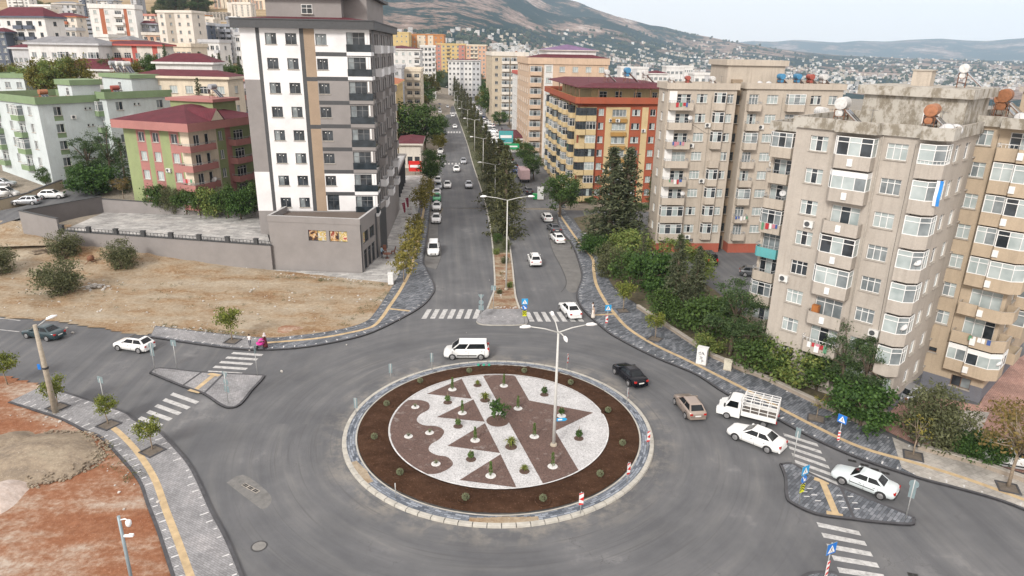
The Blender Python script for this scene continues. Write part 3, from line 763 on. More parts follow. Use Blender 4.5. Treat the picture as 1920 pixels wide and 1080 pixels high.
    def hip(s, rise=2.2, e=.7, mat=None, fascia=.35, fmat=None, x0=0, x1=None, y0=0, y1=None, z=None, name='roof'):
        x1 = s.W if x1 is None else x1; y1 = s.D if y1 is None else y1; z = s.H if z is None else z
        mb = MB(); X0, X1, Y0, Y1 = x0-e, x1+e, y0-e, y1+e; zf = z+fascia
        mb.box(X0, X1, Y0, Y1, z, zf, 1)
        w, d = X1-X0, Y1-Y0
        if w >= d: A, B = (X0+d/2, (Y0+Y1)/2, zf+rise), (X1-d/2, (Y0+Y1)/2, zf+rise)
        else: A, B = ((X0+X1)/2, Y0+w/2, zf+rise), ((X0+X1)/2, Y1-w/2, zf+rise)
        c = [(X0,Y0,zf+.004),(X1,Y0,zf+.004),(X1,Y1,zf+.004),(X0,Y1,zf+.004)]
        if w >= d: fs = [[c[0],c[1],B,A],[c[1],c[2],B],[c[2],c[3],A,B],[c[3],c[0],A]]
        else: fs = [[c[0],c[1],A],[c[1],c[2],B,A],[c[2],c[3],B],[c[3],c[0],A,B]]
        for f in fs: mb.face(f)
        mb.build(name, [mat or MAROON, fmat or s.mats[0]], s.root)
    def block(s, name, x0, x1, y0, y1, z0, z1, mats, cap=.3, ce=.15, wins=()):
        mb = MB(); mb.box(x0, x1, y0, y1, z0, z1, 0)
        mb.box(x0-ce, x1+ce, y0-ce, y1+ce, z1, z1+cap, 1 if len(mats) > 1 else 0)
        q = mb.build(name, mats, s.root)
        for (x, z, w, h) in wins: put('window', win_mesh(w, h, 2, .6, WHITE, (GD,)), q, (x, y0-.04, z))
        return q
ROOFGREY = plain('dusty flat roof', (.27,.25,.22), .95, var=.3, scale=1)
def tile_roof(name, c):
    m, n, b = nodes(name); P = pos(n)
    wv = N(n, 'ShaderNodeTexWave'); wv.inputs['Scale'].default_value = 1.1; wv.inputs['Distortion'].default_value = .4; n.links.new(P, wv.inputs['Vector'])
    q = noise_node(n, .6, 5, .65, P)
    r = ramp(n, q.outputs[0], [(.3, sh(c, .8)), (.7, sh(c, 1.2))])
    n.links.new(mixc(n, 1, r.outputs[0], ramp(n, wv.outputs[0], [(.0, (.82,)*3), (.5, (1.05,)*3)]).outputs[0], 'MULTIPLY'), b.inputs['Base Color'])
    b.inputs['Roughness'].default_value = .8; b.inputs['Specular IOR Level'].default_value = .25; bump(n, b, wv.outputs[0], .4, .04); return m
MAROON = tile_roof('maroon sheet roof', (.1,.021,.03)); BLUEROOF = tile_roof('blue sheet roof', (.05,.075,.14)); PURPLE = tile_roof('purple sheet roof', (.17,.11,.2)); GREYROOF = tile_roof('grey sheet roof', (.2,.2,.21)); ORANGEROOF = tile_roof('orange tile roof', (.36,.13,.06))
def W(name, c, **k): return wall_mat(name, c, **k)
peel, n, b = nodes('peeling white paint on concrete'); P = pos(n)
q = noise_node(n, 1.2, 8, .72, P, (1,1,.6)); f = noise_node(n, 4, 4, .7, P)
n.links.new(mixc(n, ramp(n, q.outputs[0], [(.42, (0,0,0)), (.54, (1,1,1))]).outputs[0], mixc(n, f.outputs[0], (.15,.13,.1), (.27,.24,.19)), mixc(n, f.outputs[0], (.35,.33,.29), (.46,.44,.4))), b.inputs['Base Color']); b.inputs['Roughness'].default_value = .9
beige = W('beige render', (.435,.395,.35), dirt=.6); beige_w = W('warm tan render', (.45,.365,.27), dirt=.6); beige_c = W('sandy beige render', (.48,.425,.36), dirt=.75)
FRG = plain('mid grey window frame', (.17,.175,.18), .5); dgrey = plain('dark grey panel', (.05,.052,.056), .6, var=.15); midgrey = W('warm grey render', (.25,.235,.23), dirt=.06, grain=.08); whitew = W('clean white render', (.68,.68,.69), dirt=.03, grain=.05); tanpanel = W('tan boarded panel', (.34,.26,.19), dirt=.1)

# ---------- near beige tower on the right
def beige_tower():
    F = Bld('apartment_tower', 'nearest tall beige tower with white glazed balconies and a peeling parapet', 'apartment building', (25.05,62.1,0), -46.2, 11.9, 11.5, 24.0, [beige, W('grey plinth paint', (.16,.165,.19))], near=True, base=-.5)
    F.colf = lambda sd, x, z: 1 if z < 1.25 and sd == 1 else 0; F.cz = [1.25]
    ffl = [1.3+2.84*k for k in range(8)]; r = F.rnd
    for k, z in enumerate(ffl):
        F.win(0, 2.15, z+.9, 1.55, 1.32, 3, .72, gl=r.choice([(GC1,),(GC1,GM),(GD,),(GC1,GD)]))
        F.win(0, 8.5, z+.9, 1.6, 1.32, 3, .72, gl=r.choice([(GC1,),(GC1,),(GM,),(GC1,GD)]))
        enc = k in (3,4,6,7)
        F.bal(0, [(3.75,0),(3.75,.55),(4.1,1.0),(7.0,1.0),(7.0,0)], z, .95, glaze=1.15 if enc else 0, hg=1.55, panels={7:2,6:1}.get(k, 0), rail=None if enc else (WHITE if k == 1 else None), gl=(GC1,GM,GC1) if k in (3,6) else (GD,GC1), cap=SILL)
        F.bal(0, [(10.35,0),(10.35,.95),(11.5,.95),(12.15,.3),(12.15,-.95),(11.9,-1.2)], z, .95, glaze=1.25 if k > 0 else 0, hg=1.55, gl=(GM,GC1,GM), rail=WHITE if k in (0,7) else None, cap=SILL, door=False)
        F.win(0, 11.1, z+.05, 1.2, 2.1, 2, .8, name='balcony_door', sill=False)
        for s_ in (3.4, 6.2, 9.2): F.win(1, s_, z+.8, 1.3, 1.4, 2, .72)
        for s_ in (2.6, 6, 9): F.win(3, s_, z+.9, 1.2, 1.3, 3, .72)
        if k > 0: put('meter_box', box_mesh('meter_box', .42, .12, .6, WHITE), F.root, (5.4, -1.07, z+.1))
    F.finish(); e = .28
    F.flat_roof(.95, outline=[(-e,-e),(3.6,-e),(3.75,-1.12),(7.1,-1.12),(7.25,-e),(10.2,-e),(10.3,-1.15),(11.6,-1.15),(12.4,-.4),(12.4,1.2),(12.15,1.4),(12.15,11.8),(-e,11.8)], mat=peel, mats2=SILL)
    q = F.block('stair_tower', 3.6, 11.6, 4.4, 11, 24.0, 26.9, [peel, peel], .75, .45, wins=[(9.2, 24.75, 1.2, 1.3)])
    F.block('chimney', 6.2, 7.7, 7.5, 8.6, 27.6, 28.9, [beige_c, SILL], .12, .1)
    mb = MB(); mb.tube([(7.32,-.1,0),(7.32,-.1,24)], .045, 6); mb.build('drainpipe', [SILL], F.root)
    return F
def box_mesh(name, w, d, h, m):
    key = ('box', name, w, d, h, m.name)
    if key not in _bm:
        mb = MB(); mb.box(-w/2, w/2, -d/2, d/2, 0, h); mb.box(-w/2+.03, w/2-.03, -d/2-.015, -d/2-.002, .03, h-.03); _bm[key] = mb.mesh(name, [m])
    return _bm[key]
FT = beige_tower()
# ---------- tan tower at the right edge
def tan_tower():
    a = R(-46.2)
    T = Bld('apartment_tower', 'warm tan tower at the right edge, wide white glazed balconies above a grey plinth', 'apartment building', (38.75,60.78,0), -46.2, 6.4, 16, 24.6, [beige_w, W('grey plinth paint', (.16,.165,.19))], near=True, base=-.5)
    T.colf = lambda sd, x, z: 1 if z < 1.5 else 0; T.cz = [1.5]; r = T.rnd
    for k in range(8):
        z = 2.9+2.74*k
        if k > 0: T.win(0, 1.72, z+.9, 1.5, 1.3, 3, .72, gl=r.choice([(GC1,),(GC1,),(GC1,GM)]))
        enc = k in (0,3,4,5,6)
        T.bal(0, [(3.15,0),(3.15,.95),(4.6,.95),(4.75,1.25),(6.55,1.25),(7.3,.5),(7.3,-1.4),(6.4,-1.4)], z, .95, glaze=1.2 if enc else 0, hg=1.5, rail=WHITE if k == 7 else None, cap=SILL, gl=(GC1,) if k in (3,6) else (GD,GC1,GM), panels=1 if k == 0 else 0, door=False)
        T.win(0, 4.9, z+.05, 2.4, 2.1, 3, .8, name='balcony_door', sill=False)
        for s_ in (3, 8.5, 13): T.win(1, s_, z+.9, 1.3, 1.3, 3, .72)
        T.bal(1, [(4.6,0),(4.6,1.1),(7.2,1.1),(7.2,0)], z, .95, glaze=1.2 if k % 3 else 0, cap=SILL)
        put('meter_box', box_mesh('meter_box', .42, .12, .6, WHITE), T.root, (4.95, -1.32, z+.1))
    T.win(0, 4.6, .9, 1.6, 1.1, 2, None, BROWNF, (GD,GM)); T.win(0, 1.7, 3.6, .9, .5, 1, None, BROWNF, (GD,))
    T.finish(); T.flat_roof(.85, outline=[(-.4,-.35),(3.0,-.35),(3.1,-1.3),(6.6,-1.5),(7.6,-.6),(7.6,16.3),(-.4,16.3)], mat=peel, mats2=SILL)
    T.block('stair_tower', 2.2, 7.2, 8.5, 14, 24.6, 27.2, [beige_w, SILL], .4, .3)
    return T
GT = tan_tower()
# ---------- beige slabs behind the car park
redpl = W('red plinth paint', (.36,.1,.065), dirt=.4)
def slab_e():
    B = Bld('apartment_block', 'beige block with red plinth behind the trees, white walled open balconies down its left edge', 'apartment building', (22.5,104.6,0), 4, 10.4, 5, 25.0, [beige_c, redpl], near=True, base=-.5)
    B.colf = lambda sd, x, z: 1 if z < 1.5 else 0; B.cz = [1.5]
    for k in range(8):
        z = 2.4+2.83*k; e = k in (0,1)
        B.bal(0, [(.2,0),(.2,1.1),(3.7,1.1),(3.7,0)], z, .9, glaze=1.2 if e else 0, gl=(GD,GC1), rail=RAIL if not e else None, cap=SILL, door=False)
        B.win(0, 2.5, z+.1, 2.1, 2.0, 3, .75, gl=B.rnd.choice([(GC1,),(GD,GC1)]), name='balcony_door', sill=False)
        mb = MB(); mb.face([(.25,-.02,z+.05),(1.4,-.02,z+.05),(1.4,-.02,z+2.5),(.25,-.02,z+2.5)]); mb.build('white_wall_panel', [WHITE], B.root)
        B.win(0, 5.2, z+.85, 1.6, 1.3, 3, .75, gl=B.rnd.choice([(GC1,),(GC1,GD)]))
        B.bal(0, [(7.0,0),(7.2,.7),(8.6,.7),(8.8,0)], z, .9, glaze=1.5 if k != 4 else 0, gl=(GD,GC1), cap=SILL, door=False)
        B.win(0, 9.5, z+.85, .95, 1.3, 2, .75)
        B.win(3, 2.5, z+.9, 1.3, 1.3, 3, .72)
    B.win(0, 5.2, 1.65, 1.9, .6, 2, None, BROWNF, (GM,))
    B.finish(); B.flat_roof(.9, .3, mat=beige_c, mats2=SILL)
    return B
EB = slab_e()
def slab_h():
    B = Bld('apartment_block', 'beige block right of a dark stairwell slot, under a broad rooftop stair house', 'apartment building', (34.3,105.2,0), 3, 14.6, 14, 25.2, [beige_c, redpl], near=True, base=-.5)
    B.colf = lambda sd, x, z: 1 if z < 1.5 else 0; B.cz = [1.5]
    for k in range(8):
        z = 2.4+2.83*k
        for a, wdt, m in ((.2, 1.9, 0), (6.0, 2.6, 1)):
            B.bal(0, [(a,0),(a,1.0),(a+wdt,1.0),(a+wdt,0)], z, .85, glaze=1.2 if (k+m) % 3 == 2 else 0, gl=(GM,GC1), rail=RAIL, cap=SILL)
        B.win(0, 4.0, z+.85, 1.7, 1.3, 3, .75, gl=(GC1,)); B.win(0, 10.6, z+.85, 1.6, 1.3, 3, .75); B.win(0, 13.2, z+.85, 1.3, 1.3, 2, .75)
    B.finish(); B.flat_roof(.85, .3, mat=beige_c, mats2=SILL)
    B.block('stair_tower', -2.2, 6.6, 3, 11, 25.2, 28.4, [beige_c, beige_c], .8, .35)
    # dark stairwell slot joining to the neighbour
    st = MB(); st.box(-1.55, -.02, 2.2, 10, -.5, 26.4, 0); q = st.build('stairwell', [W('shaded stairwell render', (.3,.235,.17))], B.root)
    for k in range(8): put('window', win_mesh(1.2, 1.3, 2, .7, DARKF, (GD,)), q, (-.78, 2.16, 3.0+2.83*k))
    dr = MB(); dr.box(-1.25, -.3, 2.12, 2.19, 0, 2.2); dr.build('door', [DARKF], q)
    return B
HB = slab_h()
def slab_h2():
    B = Bld('apartment_block', 'beige block squeezed behind the nearest tower, a single stack of cluttered grey balconies', 'apartment building', (27.4,73.4,0), -46.2, 7.0, 12, 22.6, [beige_c, redpl], near=True, base=-.5)
    turq = W('turquoise balcony paint', (.12,.4,.42))
    for k in range(8):
        z = 1.2+2.7*k
        B.bal(0, [(.05,0),(.05,.9),(.4,1.3),(2.6,1.3),(2.6,0)], z, .9, glaze=1.2 if k % 3 == 1 else 0, gl=(GM,GD), rail=RAIL if k % 3 != 1 else None, mat=beige_c if k != 3 else turq, cap=SILL)
        B.win(0, 4.2, z+.85, 1.5, 1.3, 3, .75)
        for s_ in (3, 8): B.win(3, s_, z+.9, 1.2, 1.3, 3, .72)
    B.finish(); B.flat_roof(.9, .45, mat=peel, mats2=SILL)
    return B
H2 = slab_h2()

# ---------- orange and yellow block
def orange_block():
    yel = W('pale yellow render', (.56,.44,.25), dirt=.25); org = W('rust orange render', (.34,.092,.05), dirt=.2); och = W('ochre band', (.38,.22,.07))
    B = Bld('apartment_block', 'yellow block with rust orange stripes and a maroon roofed terrace on top', 'apartment building', (13.2,141.5,0), 6, 17.5, 42, 20.2, [yel, org, och], base=-.5)
    st = ((3.3,5.2),(10.2,12.7),(14.0,15.9)); ls = ((4.2,5.8),(16.5,18.5),(29,31),(39,41))
    def cf(sd, x, z):
        if z > 19.5: return 1
        if sd == 0 and any(a < x < b_ for a, b_ in st): return 1
        if sd == 3 and any(a < x < b_ for a, b_ in ls): return 1
        return 0
    B.colf = cf; B.cs = {0: [q for s_ in st for q in s_], 3: [q for s_ in ls for q in s_]}; B.cz = [19.5]
    for k in range(7):
        z = .6+2.72*k; r = B.rnd
        B.bal(0, [(-.9,-.6),(-.9,.3),(-.3,1.0),(.95,1.0),(.95,0)], z, .95, yel, glaze=1.3 if k != 4 and k != 1 else 0, gl=(GD,), fr=DARKF, cap=och, door=False)
        B.bal(0, [(1.05,0),(1.05,.8),(3.1,.8),(3.1,0)], z, .95, yel, glaze=1.4, gl=r.choice([(GC1,GD),(GD,),(GC1,)]), fr=WHITE if k % 3 else DARKF, cap=och, door=False)
        B.win(0, 4.25, z+.9, 1.1, 1.35, 2, None, gl=r.choice([(GC1,),(GD,GC1)]))
        B.bal(0, [(6.4,0),(6.4,.35),(9.6,.35),(9.6,0)], z-.25, .6, och, door=False, name='window_ledge')
        B.win(0, 8.0, z+.75, 2.9, 1.35, 4, None, gl=r.choice([(GC1,GM),(GC1,),(GM,)]))
        B.win(0, 11.45, z+.9, 1.7, 1.25, 3, None, gl=r.choice([(GC1,GD),(GD,GC1)])); B.win(0, 14.95, z+.9, 1.15, 1.3, 2, None)
        for a, wd in ((1.2, 2.4), (6.2, 3.0), (11.2, 4.2), (20, 3.5), (25, 3.2), (33, 3.2)):
            B.bal(3, [(a,0),(a,.5),(a+.5,1.05),(a+wd-.5,1.05),(a+wd,.5),(a+wd,0)], z, .9, yel, glaze=1.1, gl=r.choice([(GD,),(GD,GM),(GM,)]), fr=r.choice([DARKF,WHITE]), cap=och, door=False)
        for c in (5, 17.5, 30): B.win(3, c, z+.9, .8, 1.3, 1, None, gl=(GD,))
    B.finish()
    B.flat_roof(1.25, .5, mat=org, outline=[(-1.3,-.5),(-.5,-1.2),(18,-.5),(18,42.5),(-1.3,42.5)], mats2=och)
    B.block('roof_flat', 2.6, 17.0, 2.6, 38, 20.2, 23.4, [yel, yel], .05, 0, wins=[(5.0, 20.9, 1.6, 1.5), (8.2, 20.5, 1.4, 1.9), (12.2, 21, 1.5, 1.3), (15.8, 21, 1.0, 1.3)])
    mb = MB(); X0, X1, Y0, z0, z1 = -.9, 18, -.7, 23.3, 24.0
    mb.face([(X0,Y0,z0),(X1,Y0,z0),(X1,3.2,z1),(3.0,3.2,z1)]); mb.face([(X0,40,z0),(X0,Y0,z0),(3.0,3.2,z1),(3.0,38,z1)]); mb.face([(3,3.2,z1),(X1,3.2,z1),(X1,38,z1),(3,38,z1)])
    mb.face([(X0,Y0,z0-.12),(X0,Y0,z0),(X0,40,z0),(X0,40,z0-.12)][::-1]); mb.face([(X0,Y0,z0-.12),(X1,Y0,z0-.12),(X1,Y0,z0),(X0,Y0,z0)])
    mb.build('terrace_roof', [MAROON], B.root)
    for x in (-.5, 3.4, 7.6, 11, 14, 17.2):
        p = MB(); p.box(x-.09, x+.09, -.35, -.17, 20.2, 23.5); p.build('terrace_post', [BROWNF], B.root)
    for y in (4, 9, 16, 24): p = MB(); p.box(-.6, -.42, y-.09, y+.09, 20.2, 23.5); p.build('terrace_post', [BROWNF], B.root)
    return B
DB = orange_block()

# ---------- tall new white and grey tower on the left
def new_tower():
    T = Bld('apartment_tower', 'tall new white and grey tower with a tan stripe, dark cornice and glazed corner balconies', 'apartment building', (-37.3,97.9,0), 4, 17.3, 32, 32.3, [whitew, midgrey, dgrey, tanpanel], near=True, base=-.5)
    fz = [6.75+3.22*k for k in range(8)]
    def cf(sd, x, z):
        if z < 7.2: return 1
        if sd == 0:
            if 2.1 < x < 2.6 or 7.9 < x < 8.45: return 2
            if 2.6 < x < 7.9: return 0
            if x < 2.1: return 1 if 12.9 < z < 25.6 else 0
            if 8.45 < x < 9.9 : return 2 if any(abs(z-q) < .28 for q in (fz[4]+2.9-3.22, fz[6]-.3)) else 3
            if any(q-.5 < z < q+.05 for q in fz[1:]): return 2
            return 1 if fz[2]-.5 < z < fz[6]-.5 else 0
        if sd == 1: return 2 if 2.4 < x < 4.4 or 11 < x < 12 or 20 < x < 21 or 29.5 < x else 1
        return 1
    T.colf = cf; T.cs = {0: [2.1,2.6,7.9,8.45,9.9], 1: [2.4,4.4,11,12,20,21,29.5]}; T.cz = [7.2, 12.9, 25.6]+[q-.5 for q in fz[1:]]+[q+.05 for q in fz[1:]]+[fz[4]-.6, fz[4]-.04, fz[6]-.58, fz[6]-.02, fz[2]-.5, fz[6]-.5]
    for k, z in enumerate(fz):
        for c in (4.05, 6.75): T.win(0, c, z+.95, 1.5, 1.45, 2, None, FRG, [(GD,),(GD,GM),(GM,GD),(GD,)][(k*2+int(c)) % 4], dots=True)
        if k: T.win(0, 10.75, z+.95, 1.5, 1.45, 2, None, FRG, [(GD,),(GM,)][k == 7], dots=True)
        else: T.win(0, 10.9, z+.55, 1.7, 2.3, 2, .6, DARKF, (GD,), 'terrace_door', False)
        wm = [whitew, midgrey][2 <= k < 6]
        # corner loggia: window wall, dark glass front and a white slab edge
        T.win(0, 15.4, z+.35, 2.5, 2.3, 3, .7, FRG, (GM,GD,GD), 'balcony_door', False)
        T.bal(0, [(14.1,0),(14.1,.12),(16.6,.12),(17.45,.12),(17.45,-3),(17.3,-3)], z+.3, .8, glassy, slab=.16, cap=DARKF, door=False)
        T.bal(0, [(14.1,0),(14.1,.1),(16.6,.1),(17.43,.1),(17.43,-3),(17.3,-3)], z-.32, .44, wm, slab=.05, door=False, name='balcony_edge')
        q = MB(); q.box(16.75, 16.95, -.06, .14, z+1.26, z+2.7); q.build('balcony_post', [WHITE], T.root)
        for c in (1.2, 6, 8.8, 14, 17.5, 23.5, 27): T.win(1, c, z+.6, 1.6, 2.0, 2, .7, DARKF, (GD,GM))
        for c in (6.5, 15.5, 25): T.bal(1, [(c-1.6,0),(c-1.6,.9),(c+1.6,.9),(c+1.6,0)], z+.1, .95, wm, cap=DARKF, door=False)
        for c in (5, 12, 20, 27): T.win(3, c, z+.95, 1.5, 1.45, 2, None, DARKF, (GD,))
    T.finish()
    mb = MB(); mb.box(-.9, 18.0, -.9, 33, 32.3, 33.35, 0); mb.box(-1.0, 18.1, -1.0, 33.1, 33.353, 33.5, 0); mb.build('cornice', [dgrey], T.root)
    T.hip(1.0, .0, MAROON, .02, dgrey, .2, 17.1, .2, 32, 33.5, 'roof')
    q = T.block('penthouse', 2.9, 13.2, 3.2, 26, 33.5, 36.3, [midgrey, dgrey], .35, .8, wins=[(8.5, 34.3, 1.5, 1.2)])
    mb = MB(); mb.box(12.9, 16.4, 5.5, 26, 33.5, 36.9, 0); mb.box(12.3, 17.2, 4.9, 26.6, 36.9, 37.3, 1); mb.build('penthouse', [midgrey, dgrey], T.root)
    T.hip(1.5, .6, PURPLE, .1, dgrey, 2.2, 14.5, 2.8, 26, 36.7, 'penthouse_roof')
    for x in (6.2, 11.2): q = MB(); q.box(x, x+.7, 5.4, 6.1, 36.9, 38.6); q.build('chimney', [whitew], T.root)
    return T
glassy = glass_mat('dark balcony glass', (.012,.018,.022), .05, (.03,.04,.05))
AT = new_tower()
def podium():
    P0, P1 = at(512,505), at(680,513); ang = math.degrees(math.atan2(P1[1]-P0[1], P1[0]-P0[0])); Wd = math.dist(P0, P1)
    B = Bld('shop_building', 'low warm grey shop building with a walled roof terrace, under the white and grey tower', 'building', (*P0,0), ang, Wd, 13, 7.0, [midgrey, dgrey], near=True, base=-.5)
    B.colf = lambda sd, x, z: 1 if sd == 1 and (x < .5 or x > 7) else 0; B.cs = {1: [.5, 7]}
    for c in (6.9, 9.9): B.win(0, c, 4.45, 2.55, 1.55, 2, None, DARKF, (POSTER, POSTER2), 'poster_window', False)
    for k in range(3): B.win(1, 1.9+1.85*k, .15, 1.5, 2.9, 2, .75, DARKF, (GD,), 'shop_window', False)
    B.win(1, 2.4, 3.9, 2.6, 1.7, 2, None, DARKF, (POSTER2,GD), 'poster_window', False); B.win(1, 5.4, 3.9, 2.4, 1.7, 2, None, DARKF, (GD,), 'shop_window', False)
    B.finish(); B.flat_roof(.85, .06, mat=midgrey, floor=plain('brown terrace floor', (.12,.095,.08), .9), th=.35, mats2=plain('pale coping', (.42,.42,.42), .7))
    # long arcade of shops running back beside the boulevard
    L = Bld('shop_arcade', 'long dark row of shops with a ledge roof, running back along the slab forecourt', 'building', (P1[0]-1.5, P1[1]+12.2, 0), 5, .9, 58, 6.2, [dgrey, midgrey], base=-.5)
    for k in range(14):
        L.win(1, 2.2+4*k, .2, 3.0, 3.4, 3, .75, DARKF, (GD,GM), 'shop_window', False); L.win(1, 2.2+4*k, 4.0, 2.6, 1.5, 2, None, DARKF, (GD,), 'window', False)
    L.finish(); L.flat_roof(.5, .35, mat=midgrey, outline=[(-.1,-.1),(2.3,-.1),(2.3,58.2),(-.1,58.2)], floor=plain('pale coping', (.42,.42,.42), .7))
    for k in range(15):
        q = MB(); q.box(1.7, 2.0, 4*k, 4*k+.3, -.3, 6.2); q.build('column', [dgrey], L.root)
    return B
def poster(name, cs):
    m, n, b = nodes(name); q = noise_node(n, 1.3, 3, .6, pos(n))
    n.links.new(ramp(n, q.outputs[0], cs).outputs[0], b.inputs['Base Color']); b.inputs['Roughness'].default_value = .2; return m
POSTER = poster('printed food poster', [(.4, (.05,.03,.03)), (.48, (.4,.22,.08)), (.54, (.6,.5,.36)), (.62, (.25,.06,.04))]); POSTER2 = poster('printed fruit poster', [(.4, (.5,.48,.42)), (.48, (.4,.28,.05)), (.56, (.7,.6,.4)), (.62, (.35,.08,.07))])
PB = podium()

# ---------- pink and green house, green and white blocks
def corner_at(u, v, Y):
    x, z = atY(u, v, Y); return x, z
def pink_house():
    grn = W('light green render', (.27,.32,.16), dirt=.4); pink = W('coral pink render', (.38,.175,.16), dirt=.2); crm = W('cream render', (.68,.6,.48))
    x, zt = corner_at(352, 246, 108); ang = -19; Wd, zb = 13.2, 4.6; Y = 108
    ox, oy = x-Wd*math.cos(R(ang)), Y-Wd*math.sin(R(ang)); H = zt-zb
    B = Bld('apartment_house', 'green and coral pink house with a maroon hipped roof and pink corner balconies', 'apartment building', (ox,oy,zb), ang, Wd, 15, H, [grn, pink, crm], base=-3)
    st = ((2.6,4.5),(5.5,7.4),(9.3,11.2))
    B.colf = lambda sd, x, z: 1 if sd == 0 and any(a < x < c for a, c in st) else (2 if sd == 0 and x > 11.5 or sd == 1 and x < 6 else (1 if sd == 1 and 8 < x < 9.3 else 0))
    B.cs = {0: [q for s_ in st for q in s_]+[11.5], 1: [6,8,9.3]}
    n = 4
    for k in range(n):
        z = H-3.05*(k+1)
        for c in (3.55, 6.45, 10.2): B.win(0, c, z+.95, 1.3, 1.5, 2, None, gl=(GD,) if k in (0,3) else (GC1,))
        B.bal(0, [(11.6,0),(11.6,1.1),(14.3,1.1),(14.3,-4.5),(13.2,-4.5)], z, .85, pink, rail=RAIL, door=False)
        B.win(1, 1.6, z+.1, 1.3, 2.2, 2, None, gl=(GD,)); B.win(1, 3.8, z+.1, .9, 2.2, 1, None, gl=(GD,)); B.win(1, 6.9, z+.9, 1, 1.5, 2, None, gl=(GM,))
        B.bal(1, [(8.6,0),(8.6,1.5),(13.8,1.5),(13.8,0)], z, .85, pink, rail=RAIL, dgl=(GD,))
    B.finish()
    mb = MB(); mb.box(-.7, Wd+1.5, -1.5, 15.7, H+.02, H+1.25); mb.build('cornice', [pink], B.root)
    B.hip(2.1, 0, MAROON, .05, pink, -.7, Wd+1.5, -1.5, 15.7, H+1.25)
    B.block('roof_room', 1.5, 10.5, 9, 14.5, H+1.2, H+3.7, [grn, pink], .5, .5)
    mb = MB(); zr = H+1.35      # small gabled dormer over the side
    mb.face([(Wd+1.5,3.6,zr),(Wd+1.5,6.4,zr),(Wd+1.5,5,zr+1.7)], 1); mb.face([(Wd+1.6,3.4,zr-.1),(Wd+1.6,5,zr+1.8),(Wd-4,5,zr+1.8),(Wd-4,3.4,zr+.6)][::-1]); mb.face([(Wd+1.6,6.6,zr-.1),(Wd-4,6.6,zr+.6),(Wd-4,5,zr+1.8),(Wd+1.6,5,zr+1.8)][::-1])
    mb.build('dormer', [MAROON, crm], B.root)
    return B
CB = pink_house()
def green_block(u, v, Y, ang, Wd, D, zb, label, front, side):
    wht = W('pale blue white render', (.56,.62,.63), dirt=.35); grn = W('sage green paint', (.21,.29,.165), dirt=.3)
    x, zt = corner_at(u, v, Y); H = zt-zb
    ox, oy = x-Wd*math.cos(R(ang)), Y-Wd*math.sin(R(ang))
    B = Bld('apartment_block', label, 'apartment building', (ox,oy,zb), ang, Wd, D, H, [wht, grn], group=None, base=-4)
    gs = [c for c, t in side if t == 'g']
    def cf(sd, x, z):
        if sd == 1 and any(abs(x-c) < .75 for c in gs): return 1 if (z-(H-2.95*math.ceil((H-z)/2.95))) < .9 or False else 0
        return 0
    B.colf = cf; B.cs = {1: [c+d for c in gs for d in (-.75,.75)]}; n = int(H/2.95+.3); B.cz = [H-2.95*k for k in range(1, n+1)]+[H-2.95*k+.9 for k in range(1, n+1)]
    for k in range(n):
        z = H-2.95*(k+1)
        for c, t in front:
            if t == 'w': B.win(0, c, z+.9, 1.3, 1.5, 3, None, gl=B.rnd.choice([(GM,GC1),(GD,GC1)]))
            else:
                e = (k % 2 == 0)
                B.bal(0, [(c-1.5,0),(c-1.5,1.0),(c+1.5,1.0),(c+1.5,0)], z, .8, grn, glaze=1.3 if e else 0, hg=1.7, gl=(GM,GC1), rail=None if e else WHITE, cap=WHITE)
        for c, t in side:
            if t in 'wg': B.win(1, c, z+.9, 1.3, 1.5, 2, None, gl=(GM,GD))
            else:
                for d in (-.4, .4): B.win(1, c+d, z+1.6, .4, .45, 1, None, WHITE, (GD,))
    B.finish(); B.flat_roof(1.25, .45, mat=grn, floor=plain('rusty roof deck', (.14,.06,.045), .9), mats2=grn)
    return B
B1 = green_block(70, 196, 121, -33, 20, 12, 7.6, 'pale blue and sage green block at the left edge behind the paved car yard', [(16.6,'w'),(12.6,'b'),(8.4,'w'),(3,'b')], [(3,'g'),(8.2,'t')])
B1.block('stair_tower', 15, 20, 6, 11, B1.H, B1.H+3.0, [W('pale blue white render', (.56,.62,.63)), W('sage green paint', (.21,.29,.165))], .9, .3, wins=[(18.5, B1.H+1.2, 1, 1.4)])
B2 = green_block(199, 186, 128, -33, 8, 14, 7.8, 'pale blue and sage green block set back behind the dark pines', [(5,'g')], [(2.2,'w'),(5.5,'b'),(10,'w')])
B2.block('stair_tower', -4, 6.4, 6, 12, B2.H, B2.H+3.4, [W('pale blue white render', (.56,.62,.63)), W('sage green paint', (.21,.29,.165))], .7, .4, wins=[(2.2, B2.H+1.2, 1.0, 1.5)])

